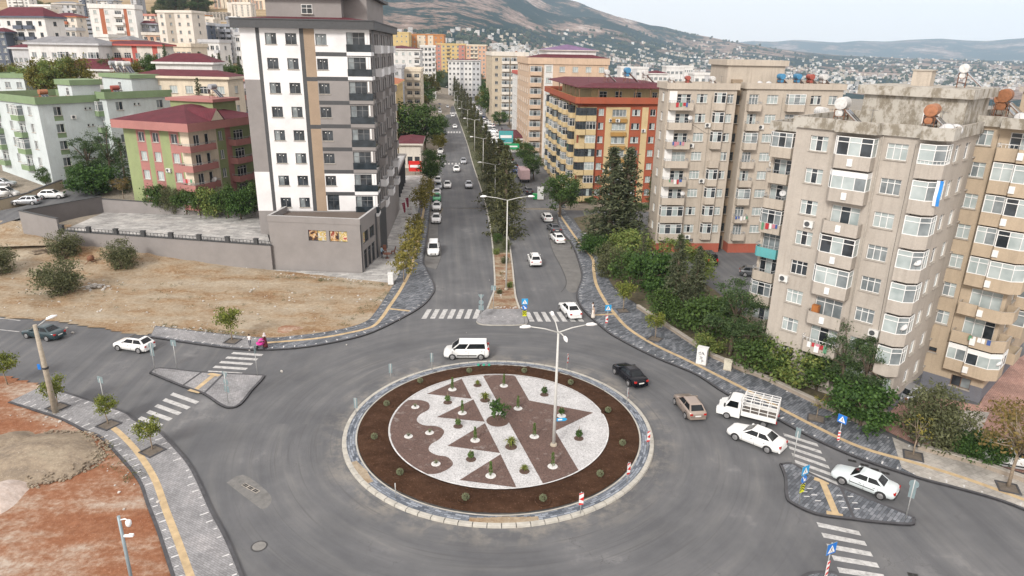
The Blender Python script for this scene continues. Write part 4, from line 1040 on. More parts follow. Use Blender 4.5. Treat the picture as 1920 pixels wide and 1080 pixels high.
# ---------- town blocks behind, each with its own plan of windows
def block(label, uL, uR, vT, Y, walls, floors=None, cols=4, ang=0, D=14, roof='flat', rmat=None, wstyle=(1.3,1.35,2,None), fr=WHITE, gl=None, bal=(), side='right', stripes=(), zb=None, name='apartment_block', top=1.0, balmat=None, enc=0, rise=None, band=None, group=None):
    xl, z1 = atY(uL, vT, Y); xr, z2 = atY(uR, vT, Y); Wd = abs(xr-xl)/max(.5, math.cos(R(ang)))
    cx = (xl+xr)/2; g = min(tz(xl, Y), tz(xr, Y)) if zb is None else zb
    H = (z1+z2)/2-g; fl = floors or max(2, round(H/2.95)); fh = H/fl
    ox = cx-Wd/2*math.cos(R(ang)); oy = Y-Wd/2*math.sin(R(ang))
    B = Bld(name, label, 'apartment building', (ox, oy, g), ang, Wd, D, H, walls, group, base=-8); w, h, nv, tr = wstyle
    B.rev = .12
    cw = Wd/cols
    if stripes or band:
        B.colf = lambda sd, x, z: 1 if sd in (0, 2) and any(a*cw < x < c*cw for a, c in stripes) else (2 if band and (z % fh) < band else 0)
        B.cs = {0: [q*cw for s_ in stripes for q in s_], 2: [q*cw for s_ in stripes for q in s_]}
        if band: B.cz = [fh*k for k in range(1, fl)]+[fh*k+band for k in range(fl)]
    for k in range(fl):
        z = fh*k
        for c in range(cols):
            s_ = cw*(c+.5)
            if c in bal:
                B.bal(0, [(s_-cw*.42,0),(s_-cw*.42,1.0),(s_+cw*.42,1.0),(s_+cw*.42,0)], z+.1, .9, balmat or walls[0], glaze=enc, gl=(GD,GM), fr=fr, dgl=(GD,))
            else: B.win(0, s_, z+.95, min(w, cw*.7), min(h, fh*.55), nv, tr, fr, gl)
        sd = 1 if side == 'right' else 3; ns = max(1, int(D/4.5))
        for c in range(ns): B.win(sd, D*(c+.5)/ns, z+.95, min(w, 1.4), min(h, fh*.55), nv, tr, fr, gl)
    B.finish()
    if roof == 'flat': B.flat_roof(top, .3, mat=walls[0] if balmat is None else balmat)
    else: B.hip(rise or min(3, Wd*.14), .7, rmat or MAROON, .45, balmat or walls[0])
    return B
cw1 = W('cream white render', (.66,.62,.56)); cw2 = W('white town render', (.68,.68,.67)); gry = W('blue grey render', (.3,.32,.36)); gry2 = W('light grey render', (.5,.51,.53)); crm = W('cream render', (.68,.6,.48)); brn = W('terracotta stripe', (.38,.13,.07)); redp = W('brick red panel', (.48,.12,.1)); pch = W('peach render', (.6,.38,.27)); pnk = W('dusty rose render', (.5,.24,.2)); ylo = W('straw yellow render', (.6,.46,.22)); drk = W('slate blue render', (.1,.12,.16)); orr = W('orange render', (.5,.23,.09))
WS = (1.2,1.3,2,None); rg_town = random.Random(8)
block('white block with dark box balconies and a maroon roof, at the top left corner', -25, 92, 33, 225, [cw2, drk], 6, 5, -14, 7, 'hip', MAROON, WS, DARKF, (GD,), balmat=drk, bal=(2,3), enc=0)
block('long low white block under a flat grey sheet roof, upper left', 48, 186, 84, 185, [cw2, gry2], 4, 7, -4, 7, 'hip', GREYROOF, WS, gl=(GM,), bal=(3,6), enc=1.2, balmat=gry2, rise=1.6)
block('tall white block with terracotta stripes and recessed balconies, upper left', 168, 250, 16, 285, [cw2, brn], 6, 4, 5, 7, 'flat', None, WS, gl=(GC1,), stripes=((.9,1.3),(3,3.3)), bal=(2,), top=1.6, side='left')
block('cream block with a sheeted facade and small maroon roof, between two white blocks', 97, 142, 32, 300, [cw1, brn], 5, 3, 0, 7, 'hip', MAROON, WS, gl=(GM,), bal=(1,), balmat=brn)
block('dark grey block with long balconies, left of the striped white block', 142, 174, 37, 320, [gry, gry2], 6, 2, 0, 7, 'flat', None, WS, gl=(GD,), bal=(0,1))
block('white terrace block with brick red panels, below the striped white block', 190, 302, 86, 190, [cw1, redp], 4, 6, 3, 7, 'hip', MAROON, WS, gl=(GM,), stripes=((0,.5),(3,3.5),(5,5.5)), bal=(1,2), balmat=redp, rise=.8)
block('tall bare white and taupe block with small square windows, upper left', 290, 362, 24, 245, [cw1, W('taupe render', (.4,.36,.31))], 8, 4, -12, 7, 'flat', None, (.9,1.0,1,None), BROWNF, (GM,), stripes=((.9,2),), top=.8)
block('narrow slate blue block with enclosed balconies, beside the bare taupe block', 357, 388, 47, 265, [drk, gry], 7, 2, 0, 7, 'flat', None, WS, DARKF, (GD,), bal=(0,), enc=1.2, balmat=gry2)
block('grey and white chequered block left of the tall new tower', 386, 456, 50, 275, [gry2, gry], 7, 6, 3, 7, 'flat', None, WS, gl=(GM,), stripes=((0,.5),(2,3),(4.5,5)), bal=(2,3), balmat=gry)
block('unfinished grey concrete block dotted with black openings, below the peach hillside blocks', 386, 424, 25, 440, [W('raw concrete', (.45,.42,.38)), gry], 9, 6, 0, 7, 'flat', None, (1.3,1.6,1,None), DARKF, (GD,), top=.3)
for i, (a, c) in enumerate(((400,440),(442,476),(478,520))):
    block('%s of three big peach apartment slabs high on the left hillside' % ('leftmost','middle','rightmost')[i], a, c, (-4,-12,2)[i], 540, [pch, crm], 15, 6, 3, 7, 'flat', None, (1.5,1.3,1,None), gl=(GM,), stripes=((1,1.7),(4,4.7)), bal=(2,3), balmat=crm)
block('dark glass block at the top edge, left of the hillside pines', 146, 166, -6, 430, [gry2, drk], 10, 3, 0, 7, 'flat', None, (1.6,1.4,1,None), gl=(GD,), bal=(1,), balmat=drk)
block('white block at the top edge above the maroon roofs', 10, 52, -8, 420, [cw2, gry2], 8, 4, 0, 7, 'flat', None, WS, gl=(GM,), bal=(1,2))
block('cream apartment house with a maroon roof, behind the pink and green house', 247, 428, 147, 138, [crm, pnk], 4, 6, -3, 7, 'hip', MAROON, (1.5,1.4,3,None), gl=(GC1,), bal=(4,), zb=9, rise=1.1)
block('long white house with an orange gable and maroon roof, mid left', 108, 242, 133, 172, [cw1, orr], 3, 6, -6, 7, 'hip', MAROON, WS, gl=(GM,), stripes=((0,1),(4.6,6)), bal=(2,3), balmat=cw2, rise=2.3)
block('small mauve and cream house with red balconies, against the left side of the tower', 424, 462, 152, 150, [W('mauve white render', (.5,.47,.52)), pnk], 4, 3, 0, 7, 'hip', MAROON, WS, gl=(GM,), bal=(0,2), balmat=pnk, zb=8)
block('grey house with a dark blue roof, tucked beside the pink balconies', 418, 480, 244, 124, [W('raw concrete', (.45,.42,.38)), gry], 3, 3, -8, 7, 'hip', BLUEROOF, WS, gl=(GD,), bal=(1,2), zb=4.5, rise=2.4)
block('small sage green topped house at the left edge, behind the green block', -20, 44, 146, 160, [W('pale blue white render', (.56,.62,.63)), W('sage green paint', (.21,.29,.165))], 4, 3, 0, 7, 'flat', None, WS, gl=(GM,), balmat=W('sage green paint', (.21,.29,.165)))
block('low house under a broad maroon roof, behind the sage green parapets', 42, 122, 150, 178, [cw1, pnk], 3, 4, 0, 7, 'hip', MAROON, WS, gl=(GM,), rise=2.4)
block('white house below a maroon roof, above the cream apartment house', 292, 396, 120, 172, [cw2, crm], 4, 5, 2, 7, 'hip', MAROON, WS, gl=(GM,), rise=2)
# the packed upper left town: more blocks in rows up the slope
TOWN = ((-30,11,62,222,drk,gry,7,3),(100,140,57,245,cw1,gry2,5,4),(52,98,12,380,cw2,pnk,4,4),(100,142,8,400,gry2,cw1,4,4),(176,205,70,235,cw2,gry,4,3),(243,257,-4,430,gry,gry2,11,2),(251,290,46,290,gry,drk,5,4),(262,292,30,360,cw1,pnk,4,3),(306,346,52,330,cw2,gry2,5,4),(338,386,29,420,W('raw concrete', (.45,.42,.38)),orr,3,6),(366,402,36,390,cw1,gry2,6,4),(424,452,36,400,cw2,gry,6,3),(398,430,60,300,gry2,cw1,5,4),(440,458,66,255,cw2,gry2,4,2),(60,88,20,340,cw1,crm,3,3),(212,246,78,215,cw1,brn,3,4),(316,360,88,205,crm,cw2,4,4),(372,412,80,230,cw2,gry2,4,4),(20,60,92,200,gry2,cw2,3,4),(268,300,66,260,pch,cw1,4,3),(425,470,8,470,cw1,gry2,8,4),(180,214,2,460,cw2,gry,7,3))
for i, (a, c, v, Y, w1, w2, fl, cl) in enumerate(TOWN):
    block('%s small town block up the left slope, %s, %s floors' % (ORD[i], w1.name.replace(' render',''), ('','','two','three','four','five','six','seven','eight','nine','ten','eleven')[fl]), a, c, v, Y, [w1, w2], fl, cl, rg_town.uniform(-14,10), 7, 'hip' if i % 3 == 0 else 'flat', (MAROON, GREYROOF)[i % 2], WS, gl=((GM,),(GD,))[i % 2], stripes=((.0,.5),) if i % 2 else (), bal=(cl-1,) if i % 4 else (0,), balmat=w2 if i % 2 else None, group='smaller blocks up the left slope', rise=1.2)
# along the boulevard, left side
block('yellow walled house with orange tiled eaves, right behind the tall new tower', 690, 741, 160, 205, [ylo, W('raw concrete', (.45,.42,.38))], 6, 3, 5, 30, 'hip', ORANGEROOF, WS, gl=(GM,), zb=0, stripes=((1.8,3),))
block('grey stepped house with white gables, behind the yellow walled house', 700, 752, 128, 255, [gry2, cw2], 7, 3, 5, 20, 'flat', None, WS, gl=(GM,), zb=0)
block('cream block crowded with balconies, left of the boulevard trees', 746, 788, 134, 270, [crm, beige_c], 7, 3, 5, 26, 'flat', None, WS, gl=(GD,GM), bal=(1,2), zb=0)
block('broad plain white block with maroon roof, beyond the cream balconies', 712, 787, 93, 340, [cw2, cw1], 8, 6, 4, 20, 'hip', MAROON, WS, gl=(GC1,), zb=2, rise=1.5, bal=(5,))
block('slim tall white block with dark windows, left of the boulevard vanishing point', 788, 816, 88, 420, [cw2, cw1], 10, 4, 6, 20, 'flat', None, (1.6,1.4,2,None), gl=(GD,), bal=(3,), zb=2)
block('long rose and straw coloured slab, ending the boulevard view', 818, 872, 84, 560, [ylo, pnk], 13, 6, 0, 20, 'flat', None, (1.6,1.3,1,None), gl=(GM,), stripes=((0,1),(4.6,6)), bal=(2,), zb=-5)
block('long peach slab with cream balconies, right of the rose and straw slab', 874, 911, 86, 540, [pch, crm], 13, 5, 0, 24, 'flat', None, (1.4,1.3,1,None), gl=(GM,), stripes=((1.5,3),), bal=(1,2), balmat=crm, zb=-5)
block('white block with a flat maroon roof, standing in front of the peach slabs', 840, 900, 114, 470, [cw2, gry2], 7, 8, 0, 16, 'hip', MAROON, WS, gl=(GD,), stripes=((3,4),(6,8)), zb=0, rise=.6)
block('orange striped cream slab on the rise, behind the slim white block', 772, 832, 66, 640, [orr, crm], 10, 6, 0, 16, 'flat', None, WS, gl=(GM,), stripes=((1,2.5),(3,4)), zb=5)
block('yellow slab on the rise just right of the tower cornice', 722, 766, 62, 620, [ylo, crm], 9, 5, 0, 16, 'flat', None, WS, gl=(GM,), zb=5)
# along the boulevard, right side
block('cream block with rows of projecting balconies, beyond the market roofs', 923, 990, 105, 300, [W('stone cream render', (.5,.43,.33)), ylo], 9, 4, 6, 40, 'flat', None, WS, gl=(GD,), bal=(1,2), enc=1.0, zb=0, side='left', top=1.6, balmat=cw1)
block('narrow white and rose block wedged beside the beige block', 972, 996, 140, 245, [cw2, redp], 8, 2, 6, 20, 'flat', None, WS, gl=(GD,), bal=(0,), balmat=redp, enc=1.0, zb=0, side='left')
bg = block('beige block with a white corner stripe and blue mirror windows, left of the yellow block', 992, 1142, 121, 205, [W('warm beige render', (.56,.42,.31)), cw2], 9, 6, 6, 30, 'flat', None, (1.6,1.5,3,None), gl=(GC1,), stripes=((1.15,1.8),), bal=(0,), enc=1.0, zb=-1, side='left', top=1.8)
bg.block('roof_flat', 5.5, 20, 4, 20, bg.H, bg.H+3.6, [cw2, cw2], .2, .2); bg.hip(1.6, .6, PURPLE, .2, cw1, 5.5, 20, 4, 20, bg.H+3.7, 'penthouse_roof'); bg.hip(.9, .2, MAROON, .1, cw1, -.1, bg.W+.1, -.1, 8, bg.H+1.7, 'roof_skirt')
for i, (a, c, v, Y, lab) in enumerate(((1164,1216,129,420,'white block with grey frames, right of the blue water tank'),(1218,1252,139,400,'low white house with a maroon roof line, behind the yellow block'),(1250,1282,127,440,'white townhouse, left of the rooftop heaters on the beige block'),(1284,1300,126,520,'slender white townhouse over the far town'),(1302,1350,141,380,'white flat with dark framed windows, just above the beige parapet'),(1352,1374,137,410,'white house, left of the rooftop stair house'))):
    block(lab, a, c, v, Y, [cw2, gry2], 6, 4, 0, 14, 'flat' if i != 1 else 'hip', None, (1.8,1.5,2,None), DARKF if i in (0,4) else WHITE, (GM,), stripes=((1.6,2.4),) if i in (0,4) else (), zb=-6)
# market and kiosks
block('market hall with two red sheet roofs and a turquoise sign board', 948, 1000, 262, 215, [cw2, W('turquoise fascia', (.08,.36,.38))], 1, 4, 6, 22, 'hip', MAROON, (2.5,1.8,3,None), DARKF, (GD,), zb=0, rise=.7, name='market_hall')
block('red roofed canopy kiosk on the left pavement, past the slab forecourt', 748, 788, 272, 182, [cw1, redp], 1, 3, 5, 16, 'hip', MAROON, (2,2,2,None), DARKF, (GD,), zb=0, rise=.8, name='kiosk')
# ---------- walls and fence of the yard
ywall = midgrey; ZY = 4.0
A_, B_, C_, D_ = at(112,434,ZY), at(508,462,3.5), at(492,405,ZY), at(195,398,ZY); E_ = at(40,410,5.2)
mb = MB(); mb.face([(*A_,ZY-.02),(*B_,3.48),(C_[0],C_[1],ZY-.02),(*D_,ZY-.02)]); struct('paved_yard', mb, [grey_paver])
def wall(name, label, p, q, z0, z1, z0b, z1b, th=.3, mat=None, cap=None):
    a = math.atan2(q[1]-p[1], q[0]-p[0]); L = math.dist(p, q)
    o = thing(name, label, 'wall', (*p, 0), a)
    mb = MB(); mb.v = [(0,-th/2,z0),(L,-th/2,z0b),(L,th/2,z0b),(0,th/2,z0),(0,-th/2,z1),(L,-th/2,z1b),(L,th/2,z1b),(0,th/2,z1)]
    for f in ((0,3,2,1),(4,5,6,7),(0,1,5,4),(1,2,6,5),(2,3,7,6),(3,0,4,7)): mb.f.append(f); mb.m.append(0); mb.s.append(False)
    mb.build('wall_face', [mat or ywall], o)
    c = MB(); t = th/2+.06; c.v = [(-.05,-t,z1+.002),(L+.05,-t,z1b+.002),(L+.05,t,z1b+.002),(-.05,t,z1+.002),(-.05,-t,z1+.09),(L+.05,-t,z1b+.09),(L+.05,t,z1b+.09),(-.05,t,z1+.09)]
    for f in ((0,3,2,1),(4,5,6,7),(0,1,5,4),(1,2,6,5),(2,3,7,6),(3,0,4,7)): c.f.append(f); c.m.append(0); c.s.append(False)
    c.build('coping', [cap or dgrey], o); return o
fw = wall('retaining_wall', 'long warm grey retaining wall above the dirt lot, topped by a dark rail fence', A_, B_, -1, ZY+.12, -1, 3.62)
L = math.dist(A_, B_)
for i in range(8):
    t = (i+.1)/7.6; mb = MB(); mb.box(-.28, .28, -.22, .22, 0, .8); mb.box(-.33, .33, -.27, .27, .8, .9); mb.build('fence_pillar', [dgrey], fw, (L*t, 0, ZY+.13-.5*t))
mb = MB()
for i in range(60):
    x = L*(i+.5)/60; z = ZY+.2-.5*x/L; mb.box(x-.025, x+.025, -.025, .025, z, z+.5)
mb.tube([(0,0,ZY+.72),(L,0,ZY+.22)], .035, 6); mb.tube([(0,0,ZY+.32),(L,0,ZY-.18)], .03, 6); mb.build('fence_rail', [dgrey], fw)
wall('yard_wall', 'dark grey yard wall beside the climbing street', E_, D_, 0, 6.4, 0, 6.6, .3, W('charcoal grey render', (.15,.14,.14), dirt=.05))
wall('yard_wall', 'short grey yard wall with a dark end pier, beside the rubble', E_, A_, 0, 6.4, 0, 5.9)
wall('yard_wall', 'grey yard wall in front of the pink and green house hedge', D_, C_, 0, 6.2, 0, 5.0)
sw = [gpx(u, v) for u, v in ((-20,398),(60,376),(118,352))]
for i in range(2): wall('stone_wall', ('pale stone wall at the left edge above the street cars','pale stone wall below the round tree')[i], sw[i], sw[i+1], 0, tz(*sw[i])+1.5, 0, tz(*sw[i+1])+1.4, .4, W('pale stone', (.42,.36,.27), dirt=.6))
gw = [at(u, v, .1) for u, v in ((1195,578),(1338,672),(1440,715),(1545,765),(1640,806),(1720,842),(1830,872),(1960,918))]
for i in (0, 1, 2, 3, 5, 6): wall('garden_wall', 'low concrete garden wall edging the right pavement, %s length counted from the boulevard crossing' % ORD[i], gw[i], gw[i+1], -.1, .5, -.1, .5, .28, W('stained concrete', (.33,.28,.23), dirt=.8), SILL)
# ---------- rooftop solar heaters, dishes, air conditioners
PANEL = glass_mat('solar panel glass', (.02,.025,.035), .1, (.05,.06,.08)); RUST = plain('rusty steel', (.17,.075,.04), .85, var=.5, scale=4); STEEL = plain('galvanised steel', (.4,.41,.42), .45, .5)
_tank = {}
def solar(label, root, p, rz, tank='white', group='solar water heaters on the roofs', sc=1.0, two=True):
    """frame, cylinder tanks and a sloping collector; the tank ends face along -y"""
    cols = {'white': (.52,.52,.51), 'rust': (.24,.1,.045), 'orange': (.32,.13,.06), 'blue': (.05,.2,.36), 'red': (.3,.07,.05), 'grey': (.3,.31,.33)}; sc *= .87
    mt = plain('heater tank '+tank, cols[tank], .5 if tank != 'rust' else .8, var=.25, scale=5)
    w = root.matrix_basis @ Vector(p)
    o = thing('solar_heater', label, 'solar heater', w, rz, group); o.scale = (sc,)*3
    key = tank+str(two)
    if key not in _tank:
        fr = MB()
        for x in (-.45, .45):
            for y in (-.7, .7): fr.box(x-.03, x+.03, y-.03, y+.03, 0, 1.75)
        for z in (.5, 1.1, 1.72):
            for x in (-.45, .45): fr.box(x-.025, x+.025, -.7, .7, z, z+.05)
            for y in (-.7, .7): fr.box(-.45, .45, y-.025, y+.025, z+.051, z+.1)
        fr.tube([(.45,-.7,1.7),(2.2,-.7,.15)], .03, 5); fr.tube([(.45,.7,1.7),(2.2,.7,.15)], .03, 5)
        tk = MB(); M = Matrix.Translation((0,0,2.35)) @ Matrix.Rotation(R(90), 4, 'X')
        tk.lathe([(0,-.86),(.46,-.84),(.53,-.82),(.535,-.9),(.56,-.9),(.56,.84),(.46,.86),(0,.88)], 22, 0, M, False)
        t2 = MB(); M = Matrix.Translation((-.05,0,1.45)) @ Matrix.Rotation(R(90), 4, 'X'); t2.lathe([(0,-.7),(.31,-.68),(.315,-.74),(.34,-.74),(.34,.7),(0,.72)], 18, 0, M, False)
        pn = MB(); a = math.atan2(1.55, 1.75); M = Matrix.Translation((.5,-.7,1.72)) @ Matrix.Rotation(a, 4, 'Y')
        for k in (0, .72): pn.box(0, 2.3, k, k+.68, .0, .09, 0, M); pn.box(.06, 2.24, k+.05, k+.63, .091, .1, 1, M)
        _tank[key] = (fr.mesh('frame', [RUST]), tk.mesh('tank', [mt]), t2.mesh('tank', [mt]), pn.mesh('collector', [STEEL, PANEL]))
    a = _tank[key]; put('frame', a[0], o); put('tank', a[1], o)
    if two: put('tank', a[2], o)
    put('collector', a[3], o); return o
A46 = R(-46.2)
solar('white double tank heater standing left on the nearest tower roof', FT.root, (3.0,1.6,24.02), A46+.15, 'white', sc=1.05)
solar('rust orange tank heater beside the roof window of the nearest tower', FT.root, (10.0,1.6,24.02), A46+.1, 'orange', sc=1.0)
solar('white heater on top of the peeling stair house', FT.root, (10.2,7,27.67), A46+.2, 'white', sc=.75)
solar('big rusty tank heater at the left end of the tan tower roof', GT.root, (1.9,3.6,24.64), A46+.1, 'rust', sc=1.15); solar('ochre tank heater behind the big rusty one on the tan tower', GT.root, (.8,7.5,24.64), A46+.1, 'orange', sc=.9)
solar('blue grey tank heater toward the right end of the tan tower roof', GT.root, (5.2,4.0,24.64), A46+.3, 'grey', sc=.95)
for i, (x, y, t, lab) in enumerate(((1.2,3,'white','white heater left on the balcony-edged beige block roof'),(4,4,'red','red heater in the middle of the balcony-edged beige block roof'),(7.5,3,'white','white heater right on the balcony-edged beige block roof'))): solar(lab, EB.root, (x,y,25.02), .05, t, sc=.7)
for i, (x, y, t, lab) in enumerate(((5.4,1.3,'blue','bright blue tank heater before the broad stair house'),(8.4,2.4,'blue','second blue tank heater amid the rooftop clutter'),(10.2,2,'red','small red tank heater amid the rooftop clutter'),(12.0,1.6,'white','white tank heater at the right end of the cluttered roof'))): solar(lab, HB.root, (x,y,25.22), .1, t, sc=.85)
solar('white tank heater on the roof squeezed behind the nearest tower', H2.root, (3.6,2.2,22.62), .1, 'white', sc=.95); solar('grey tank heater beside the white one, squeezed behind the nearest tower', H2.root, (5.2,4,22.62), .1, 'grey', sc=.85)
solar('blue round tank heater on the yellow block roof', DB.root, (10.6,6,24.02), .1, 'blue', sc=1.2); solar('white heater at the right of the yellow block roof', DB.root, (14.4,6,24.02), .1, 'white', sc=1.0); solar('white heater at the left of the yellow block roof', DB.root, (6.3,6,24.02), .1, 'white', sc=1.0)
for i, t in enumerate(('grey','white','white')): solar('%s of three heater tanks over the sage green stair house' % ('leftmost grey','middle white','rightmost white')[i], B2.root, (-3+2.4*i,8,B2.H+4.1), R(-33), t, sc=.9)
solar('orange tank heater on the sage green roof, left of the stair house', B1.root, (17,2.5,B1.H+.02), R(-33), 'orange', sc=.9); solar('red and white tank heater, right of the sage green stair house', B2.root, (6.6,2.6,B2.H+.02), R(-33), 'red', sc=.9)
solar('dark collector with tank on the pink house roof room', CB.root, (8.6,11.5,CB.H+4.21), R(-19), 'grey', sc=.9, two=False)
for i in range(8):
    x, z = atY(940+14*i, 95, 312); solar('%s from the left in the row of heaters on the distant cream block' % ORD[i], DB.root, DB.root.matrix_basis.inverted() @ Vector((x, 309, z-3.3)), 0, ('white','white','rust','white','white','grey','white','rust')[i], sc=1.25)
def dish(label, root, p, rz, r=.45, tilt=35):
    o = thing('satellite_dish', label, 'satellite dish', root.matrix_basis @ Vector(p), rz, 'satellite dishes')
    d = MB(); M = Matrix.Translation((0,0,.75)) @ Matrix.Rotation(R(90-tilt), 4, 'X'); pr = [(r*q/5, -.28*(q/5)**2*r) for q in range(6)]
    d.lathe(pr, 18, 0, M); d.lathe([(a, z+.02) for a, z in pr][::-1], 18, 0, M); d.build('reflector', [plain('dish grey', (.5,.5,.5), .5)], o)
    a = MB(); a.tube([(0,0,0),(0,.05,.75)], .03, 6); a.tube([tuple(M @ Vector((0,0,0))), tuple(M @ Vector((0,-r*.4,-.1))), tuple(M @ Vector((0,0,r*.9)))], .015, 5); a.build('arm', [STEEL], o)
dish('large grey dish leaning at the corner of the nearest tower roof', FT.root, (11.4,.8,24.02), A46, .62); dish('second dish leaning behind the large one', FT.root, (11.9,1.6,24.02), A46+.4, .55)
dish('dish on the broad stair house terrace', HB.root, (2.3,1.0,25.22), .3, .5); dish('white dish low beside it', HB.root, (3.6,1.2,25.22), -.2, .45); dish('white dish on the tan tower roof', GT.root, (3.6,2.2,24.64), A46, .5)
dish('dish on the pink house side balcony', CB.root, (14.1,3.2,4.0), R(-19), .5)
ACM = plain('air conditioner casing', (.62,.62,.6), .5)
def ac(label, root, p, rz):
    o = thing('air_conditioner', label, 'air conditioner', root.matrix_basis @ Vector(p), rz, 'wall air conditioners')
    a = MB(); a.box(-.42,.42,-.32,0,0,.6); a.box(-.36,-.3,-.3,0,-.12,-.001); a.box(.3,.36,-.3,0,-.12,-.001); a.build('casing', [ACM], o)
    f = MB(); M = Matrix.Translation((-.1,-.322,.3)) @ Matrix.Rotation(R(90), 4, 'X'); f.lathe([(0,0),(.22,0),(.24,.015)], 16, 0, M); f.build('fan', [DARKF], o)
ac('air conditioner low on the nearest tower, left window column', FT.root, (2.5,-.02,1.3+2.84*5-.15), A46); ac('left of two air conditioners high on the yellow block', DB.root, (6.3,-.02,16.6), R(6)); ac('right of two air conditioners high on the yellow block', DB.root, (7.6,-.37,16.6), R(6)); ac('air conditioner above the red plinth of the beige block', EB.root, (5.1,-.02,2.3), R(4)); ac('air conditioner beside a balcony of the red plinth block', HB.root, (8.9,-.02,20.3), R(3))
acr = random.Random(4)
for i, (B, sd, s_, z) in enumerate(((FT,0,9.6,1.3+2.84*2),(FT,0,1.0,1.3+2.84*3),(EB,0,6.4,2.4+2.83*3+.3),(EB,0,6.4,2.4+2.83*6+.2),(EB,0,4.2,2.4+2.83*5),(HB,0,5.2,2.4+2.83*2),(HB,0,5.2,2.4+2.83*4+.2),(HB,0,2.7,2.4+2.83*6),(GT,0,.7,2.9+2.74*3),(GT,0,.6,2.9+2.74*6),(DB,0,9.9,9.5),(DB,0,13.2,14.6),(DB,0,5.6,6.5),(B1,1,5.4,9.5),(B2,1,4,9),(CB,0,8.4,6))):
    ac('%s of the small air conditioners scattered over the facades' % ORD[i], B.root, B.frame(sd)[0]+B.frame(sd)[1]*s_+B.frame(sd)[2]*.02+Vector((0,0,z)), B.root.rotation_euler.z+B.frame(sd)[3])
LC = [plain('laundry '+q, c, .9) for q, c in (('red',(.4,.03,.04)),('white',(.7,.7,.7)),('blue',(.05,.1,.3)),('green',(.1,.25,.15)),('pink',(.5,.2,.25)))]
for i, (B, s_, out, z) in enumerate(((EB,1.9,1.16,2.4+2.83*3),(EB,1.9,1.16,2.4+2.83*5),(HB,1.1,1.06,2.4+2.83*1),(HB,7.3,1.06,2.4+2.83*3),(H2,1.5,1.36,1.2+2.7*4),(FT,5.4,1.06,1.3+2.84*1),(GT,5.5,1.31,2.9+2.74*1),(CB,13,1.16,4.4),(HB,7.3,1.06,2.4+2.83*6),(EB,1.9,1.16,2.4+2.83*7))):
    o = thing('laundry', '%s line of small washing hung from a balcony rail' % ORD[i], 'laundry', B.root.matrix_basis @ Vector((s_, -out, z)), B.root.rotation_euler.z, 'washing on the balconies'); mb = MB(); x = -.9
    while x < .8: w_ = acr.uniform(.2,.4); h_ = acr.uniform(.35,.8); mb.box(x, x+w_, -.03, -.01, .95-h_, .95, acr.randrange(5)); x += w_+acr.uniform(.03,.2)
    mb.build('clothes', LC, o); mb = MB(); mb.tube([(-1,-.02,.97),(1,-.02,.97)], .012, 5); mb.build('line', [STEEL], o)
for i, (B, pts) in enumerate(((FT,((9.8,-.06,23.5),(9.75,-.06,14),(9.9,-.06,6))),(EB,((6.7,-.05,24),(6.65,-.05,12),(6.75,-.05,3))),(HB,((5.5,-.05,24),(5.6,-.05,3))),(GT,((2.9,-.05,24),(2.85,-.05,5))),(EB,((4.0,-.05,20),(6.5,-.05,18.6),(8.6,-.9,18.9))))):
    c = MB(); c.tube(pts, .014, 5); c.build('facade_cable', [plain('black cable', (.04,.04,.04), .8)], B.root)
dr_ = random.Random(9)
for i, (B, x, y, z) in enumerate(((EB,3.4,-.95,2.4+2.83*2+.9),(EB,3.4,-.95,2.4+2.83*6+.9),(HB,7.9,-.85,2.4+2.83*5+.85),(FT,11.8,-.6,1.3+2.84*4+.95),(FT,11.8,-.6,1.3+2.84*2+.95),(GT,7.0,-.6,2.9+.95),(H2,2.3,-1.1,1.2+2.7*5+.9))): dish('small dish on a balcony rail, %s of them counted across the beige blocks' % ORD[i], B.root, (x, y, z), B.root.rotation_euler.z+dr_.uniform(-.3,.3), .38)
for i in range(26):
    B = (EB,HB,FT,GT,DB,H2)[i % 6]; x, y = dr_.uniform(.5, B.W-.5), dr_.uniform(.6, 8); h_ = dr_.uniform(1.2,2.8); z = B.H+.02 if B is not DB else 24.02
    o = thing('antenna', '%s thin television antenna among the rooftop clutter' % ORD[i], 'antenna', B.root.matrix_basis @ Vector((x, y, z)), dr_.uniform(0,3), 'rooftop antennas'); a = MB(); a.tube([(0,0,0),(0,0,h_)], .022, 5); a.tube([(-.35,0,h_-.1),(.35,0,h_-.1)], .012, 4)
    for q in range(4): xx = -.3+.2*q; a.tube([(xx,-.25,h_-.1),(xx,.25,h_-.1)], .008, 4)
    a.build('mast', [plain('dull metal', (.16,.16,.16), .6, .3)], o)
fu = thing('furniture', 'orange brown cupboard and stools on an open balcony of the nearest tower', 'cupboard', FT.root.matrix_basis @ Vector((4.5,-.45,7.0)), A46)
mb = MB(); mb.box(-.3,.3,-.25,.2,0,1.5); mb.box(-.26,.26,-.27,-.251,.05,.72); mb.box(-.26,.26,-.27,-.251,.78,1.45); mb.build('cupboard', [plain('orange wood', (.33,.12,.03), .5)], fu)
mb = MB(); mb.box(.5,.9,-.2,.2,.42,.5)
for x in (.52,.84):
    for y in (-.18,.14): mb.box(x,x+.04,y,y+.04,0,.42)
mb.build('stool', [plain('orange wood', (.33,.12,.03), .5)], fu)
fl = thing('hanging_towel', 'blue and white cloth hanging from the glazed corner bay of the nearest tower', 'towel', FT.root.matrix_basis @ Vector((12.0,-.75,19.0)), A46)
for k, c in ((0,(.7,.72,.74)),(1,(.03,.22,.6))):
    mb = MB()
    for i in range(8):
        y0, y1 = .06*math.sin(i*.9), .06*math.sin((i+1)*.9); mb.face([(.24*k,y0,2.0-.25*i),(.24*k+.22,y0+.05,2.0-.25*i),(.24*k+.22,y1+.05,1.75-.25*i),(.24*k,y1,1.75-.25*i)])
    mb.build('cloth', [plain('cloth '+('white','blue')[k], c, .9)], fl)
